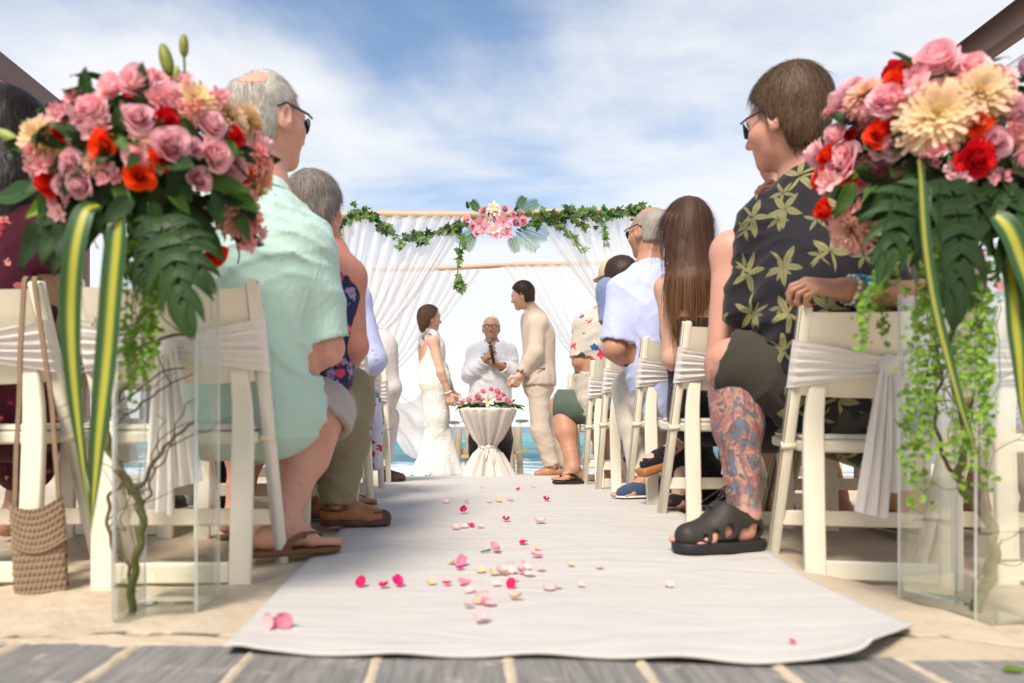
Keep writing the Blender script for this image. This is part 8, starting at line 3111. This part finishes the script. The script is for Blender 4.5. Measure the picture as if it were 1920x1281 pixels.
def frond(base, d, L, n=16):
    m = MB()
    d = norm(d)
    s_ = norm(np.cross(d, (0, 1, 0)))
    p_ = [base + d * L * t_ + np.array([0, -0.02 * t_, -0.12 * L * t_ * t_]) for t_ in np.linspace(0, 1, 12)]
    m.tube(p_, [0.004, 0.001], 5)
    for k in range(n):
        t_ = 0.1 + 0.88 * k / n
        a = base + d * L * t_ + np.array([0, -0.02 * t_, -0.12 * L * t_ * t_])
        for sg in (-1, 1):
            ln = 0.42 * L * (math.sin(math.pi * (0.15 + 0.8 * t_)) ** 0.7)
            e = a + (s_ * sg * 0.85 + d * 0.6) * ln + np.array([0, -0.02, -0.03 * ln])
            w_ = d * 0.0028
            m.add([a - w_, a + w_, (a + e) / 2 + w_ * 1.3, e, (a + e) / 2 - w_ * 1.3], [(0, 1, 2, 4), (4, 2, 3)])
    return m.build('palm_frond', MAT['leaf_mid'], af, smooth=False)


for (x, y, dx, dz, L) in ((895, 432, -0.9, -0.6, 0.20), (890, 436, -0.4, -0.9, 0.17), (965, 434, 0.75, -0.6, 0.24), (975, 428, 1.0, -0.3, 0.24), (955, 438, 0.3, -0.8, 0.17), (975, 400, 0.8, 0.5, 0.18), (900, 400, -0.6, 0.8, 0.13), (968, 396, 0.5, 0.9, 0.14)):
    frond(P(x, y, YG - 0.04), np.array([dx, -0.15, dz]), L)

# ---------------------------------------------------------------- petals strewn on the aisle
def on_ground(px, py):
    Y = 2.0
    for _ in range(40):
        x = (px - CX) * Y / F
        z = float(gz(min(x, 0.9), Y)) + 0.0165
        Y = 0.5 * Y + 0.5 * (CZ - z) * F / (py - HY)
    x = (px - CX) * Y / F
    return np.array([x, Y, float(gz(min(x, 0.9), Y)) + 0.0165])


MAT['petal_magenta'] = petal_mat('petal_magenta', (0.72, 0.01, 0.13, 1), (0.70, 0.012, 0.16, 1), 0.3)
MAT['petal_pink'] = petal_mat('petal_pink', (0.80, 0.25, 0.35, 1), (0.80, 0.22, 0.36, 1), 0.3)
MAT['petal_pale'] = petal_mat('petal_pale', (0.84, 0.60, 0.56, 1), (0.84, 0.52, 0.54, 1), 0.3)
MAT['petal_peach'] = petal_mat('petal_peach', (0.86, 0.62, 0.34, 1), (0.84, 0.55, 0.38, 1), 0.3)


def petal_mesh(mat, seed):
    r_ = random.Random(seed)
    m = MB()
    L, W = 0.034, 0.030
    cup, tw = r_.uniform(0.25, 0.6), r_.uniform(-0.3, 0.3)
    G = np.array([[(W * 0.5 * u_ * (math.sin(math.pi * min(1, 0.14 + 0.80 * v_)) ** 0.7), L * (v_ - 0.5), L * cup * (0.9 * u_ * u_ * 0.6 + (v_ - 0.45) ** 2 * 1.3) + tw * 0.008 * u_ * v_ + 0.002)
                   for v_ in np.linspace(0, 1, 7)] for u_ in np.linspace(-1, 1, 6)])
    m.grid(G)
    return m.mesh('petal', mat)


PM = {c: [petal_mesh(MAT['petal_' + c], s) for s in (1, 2, 3)] for c in ('magenta', 'pink', 'pale', 'peach')}
WORD = {'magenta': 'deep magenta', 'pink': 'bright pink', 'pale': 'pale pink', 'peach': 'peach coloured'}
GRP = 'petals strewn on the aisle carpet'
SPECIAL = {(677, 1099): 'deep magenta petal lying alone leftmost of a row of three on the carpet', (720, 1102): 'deep magenta petal in the middle of a row of three on the carpet',
           (746, 1098): 'deep magenta petal rightmost of a row of three on the carpet', (866, 1060): 'large bright pink petal standing above a magenta one on the carpet',
           (862, 1068): 'deep magenta petal tucked under a large bright pink one', (981, 1020): 'deep magenta petal with a folded edge, nearest the bud with a stem', (1006, 1045): 'bright pink petal lying by itself right of the petal trail',
           (958, 1102): 'deep magenta curled petal at the right of the front petal trail', (870, 1097): 'long bright pink petal in the front petal trail', (869, 962): 'small deep magenta petal standing upright halfway along the aisle',
           (883, 988): 'small dark magenta petal beside two pale ones halfway along the aisle', (949, 978): 'deep magenta petal lying alone halfway along the aisle', (1024, 940): 'deep magenta petal farthest right, near the flip flops',
           (972, 920): 'small magenta petal nearest the wrapped table', (902, 1166): 'pale pink petal closest to the boardwalk, alone on the carpet', (1253, 1100): 'pale pink petal lying far right near the sport sandal',
           (1070, 1062): 'small peach petal lying alone right of the petal trail', (838, 1097): 'small deep magenta petal at the left end of the front petal trail'}
PET = [(677, 1099, 'magenta', 1.05, 1), (720, 1102, 'magenta', 0.9, 0), (746, 1098, 'magenta', 1.1, 1), (866, 1060, 'pink', 1.2, 1), (862, 1068, 'magenta', 0.95, 0), (848, 1058, 'peach', 0.9, 0), (981, 1020, 'magenta', 1.1, 0),
       (1006, 1045, 'pink', 1.2, 0), (958, 1102, 'magenta', 1.0, 1), (870, 1097, 'pink', 1.3, 0), (838, 1097, 'magenta', 0.8, 0), (808, 1095, 'peach', 0.9, 0), (901, 1073, 'peach', 1, 0), (940, 1078, 'pale', 1.2, 0), (960, 1074, 'pale', 1.1, 1),
       (979, 1076, 'pink', 1.0, 0), (992, 1080, 'pale', 1.1, 0), (1014, 1070, 'pale', 0.9, 0), (1070, 1062, 'peach', 0.8, 0), (905, 1128, 'pale', 1.1, 1), (913, 1134, 'pink', 1.1, 0), (898, 1132, 'peach', 0.9, 0), (920, 1136, 'pale', 0.9, 0), (968, 1125, 'peach', 1.0, 0),
       (902, 1166, 'pale', 1.2, 0), (1028, 1107, 'pale', 1.1, 0), (1045, 1104, 'pale', 0.8, 0), (1089, 1100, 'pale', 0.8, 0), (1253, 1100, 'pale', 1.0, 0), (869, 962, 'magenta', 0.9, 1), (883, 988, 'magenta', 0.9, 0), (870, 990, 'pale', 0.9, 0), (900, 990, 'pale', 0.9, 0),
       (949, 978, 'magenta', 1.0, 0), (1014, 982, 'pale', 1.1, 0), (1024, 940, 'magenta', 1.1, 0), (972, 920, 'magenta', 0.8, 0), (934, 941, 'peach', 1.1, 0), (958, 940, 'peach', 0.9, 0), (918, 942, 'peach', 0.9, 0), (836, 943, 'pale', 1.1, 0), (906, 915, 'pale', 1, 0),
       (1000, 914, 'peach', 1, 0), (855, 993, 'pale', 0.9, 0), (1124, 1066, 'pale', 0.8, 0), (880, 1110, 'pale', 1.1, 0), (930, 1098, 'pale', 0.9, 0), (1006, 1031, 'peach', 0.8, 0), (962, 1090, 'pale', 0.9, 0), (925, 1078, 'peach', 0.9, 0), (948, 1072, 'peach', 1.0, 0), (955, 938, 'pale', 0.9, 0),
       (1485, 1206, 'magenta', 0.5, 0), (874, 943, 'pale', 0.8, 0), (985, 1068, 'pale', 1.0, 1), (880, 1140, 'pale', 0.8, 0)]
ORD = ['first ', 'second ', 'third ', 'fourth ', 'fifth ', 'sixth ', 'seventh ', 'eighth ', 'ninth ', 'tenth ', 'eleventh ', 'twelfth ']


def band(py):
    return ('on the carpet nearest the wrapped table' if py < 925 else 'halfway along the aisle carpet' if py < 1000 else 'in the thick of the petal trail' if py < 1086
            else 'in the front row of petals' if py < 1120 else 'in the petal cluster nearest the boardwalk')


for (px, py, c, s_, up) in PET:
    q = on_ground(px, py)
    lab = SPECIAL.get((px, py))
    if lab is None:
        same = sorted(q_[0] for q_ in PET if q_[2] == c and band(q_[1]) == band(py) and (q_[0], q_[1]) not in SPECIAL)
        k_ = same.index(px)
        lab = f'{ORD[k_]}{WORD[c]} petal from the left {band(py)}' if len(same) > 1 else f'only plain {WORD[c]} petal {band(py)}'
    if (px, py) == (1485, 1206):
        lab = 'tiny magenta scrap of petal on the carpet near its curled corner'
    o = link_mesh('petal', r.choice(PM[c]))
    n_ = norm((r.uniform(-0.25, 0.25), -0.9 if up else r.uniform(-0.5, 0.1), 0.6 if up else 1))
    A_ = frame_from(n_, r.uniform(0, 6.28))
    sc_ = s_ * (0.85 if py > 1000 else 1.1)
    o.matrix_world = Matrix.Translation((q + np.array([0, 0, 0.012 * sc_ if up else 0.002])).tolist()) @ Matrix(A_.tolist()).to_4x4() @ Matrix.Scale(sc_, 4)
    tag(o, lab, 'petal', GRP)
# two fallen blossoms
bl = thing('fallen_blossom', 'salmon pink blossom lying on the front left corner of the carpet', 'flower', on_ground(517, 1178))
for k, (dx, dz, sc_) in enumerate(((-0.012, 0.014, 1.0), (0.014, 0.016, 1.0), (0.0, 0.01, 0.8), (0.02, 0.008, 0.7))):
    q = on_ground(517, 1178) + np.array([dx, 0.004 * k, dz])
    o = place(r.choice(PM['pink'] + PM['pale']), 'petal', bl, q, (dx * 30, -1, 0.3), k, sc_)
bl = thing('fallen_bud', 'pale pink rosebud with a short stem lying in the middle of the aisle', 'flower', on_ground(922, 1036))
q = on_ground(922, 1036)
place(ROSE['pink'][0], 'bud', bl, q + np.array([0.006, 0, 0.012]), (0.5, -0.3, 0.8), 0, 0.55)
m = MB()
m.tube([q + np.array([-0.004, 0, 0.008]), q + np.array([-0.035, -0.01, 0.004])], [0.004, 0.003], 6)
m.build('stem', MAT['stem'], bl)
o = link_mesh('fallen_leaf', LEAF['lime'][0])
q = on_ground(1880, 1246)
q[2] = 0.012
o.matrix_world = Matrix.Translation(q.tolist()) @ Matrix(frame_from((0.9, -0.3, 0.25), 0.3).tolist()).to_4x4() @ Matrix.Scale(0.6, 4)
tag(o, 'small yellow green leaf lying on the sand in front of the right vase', 'leaf')
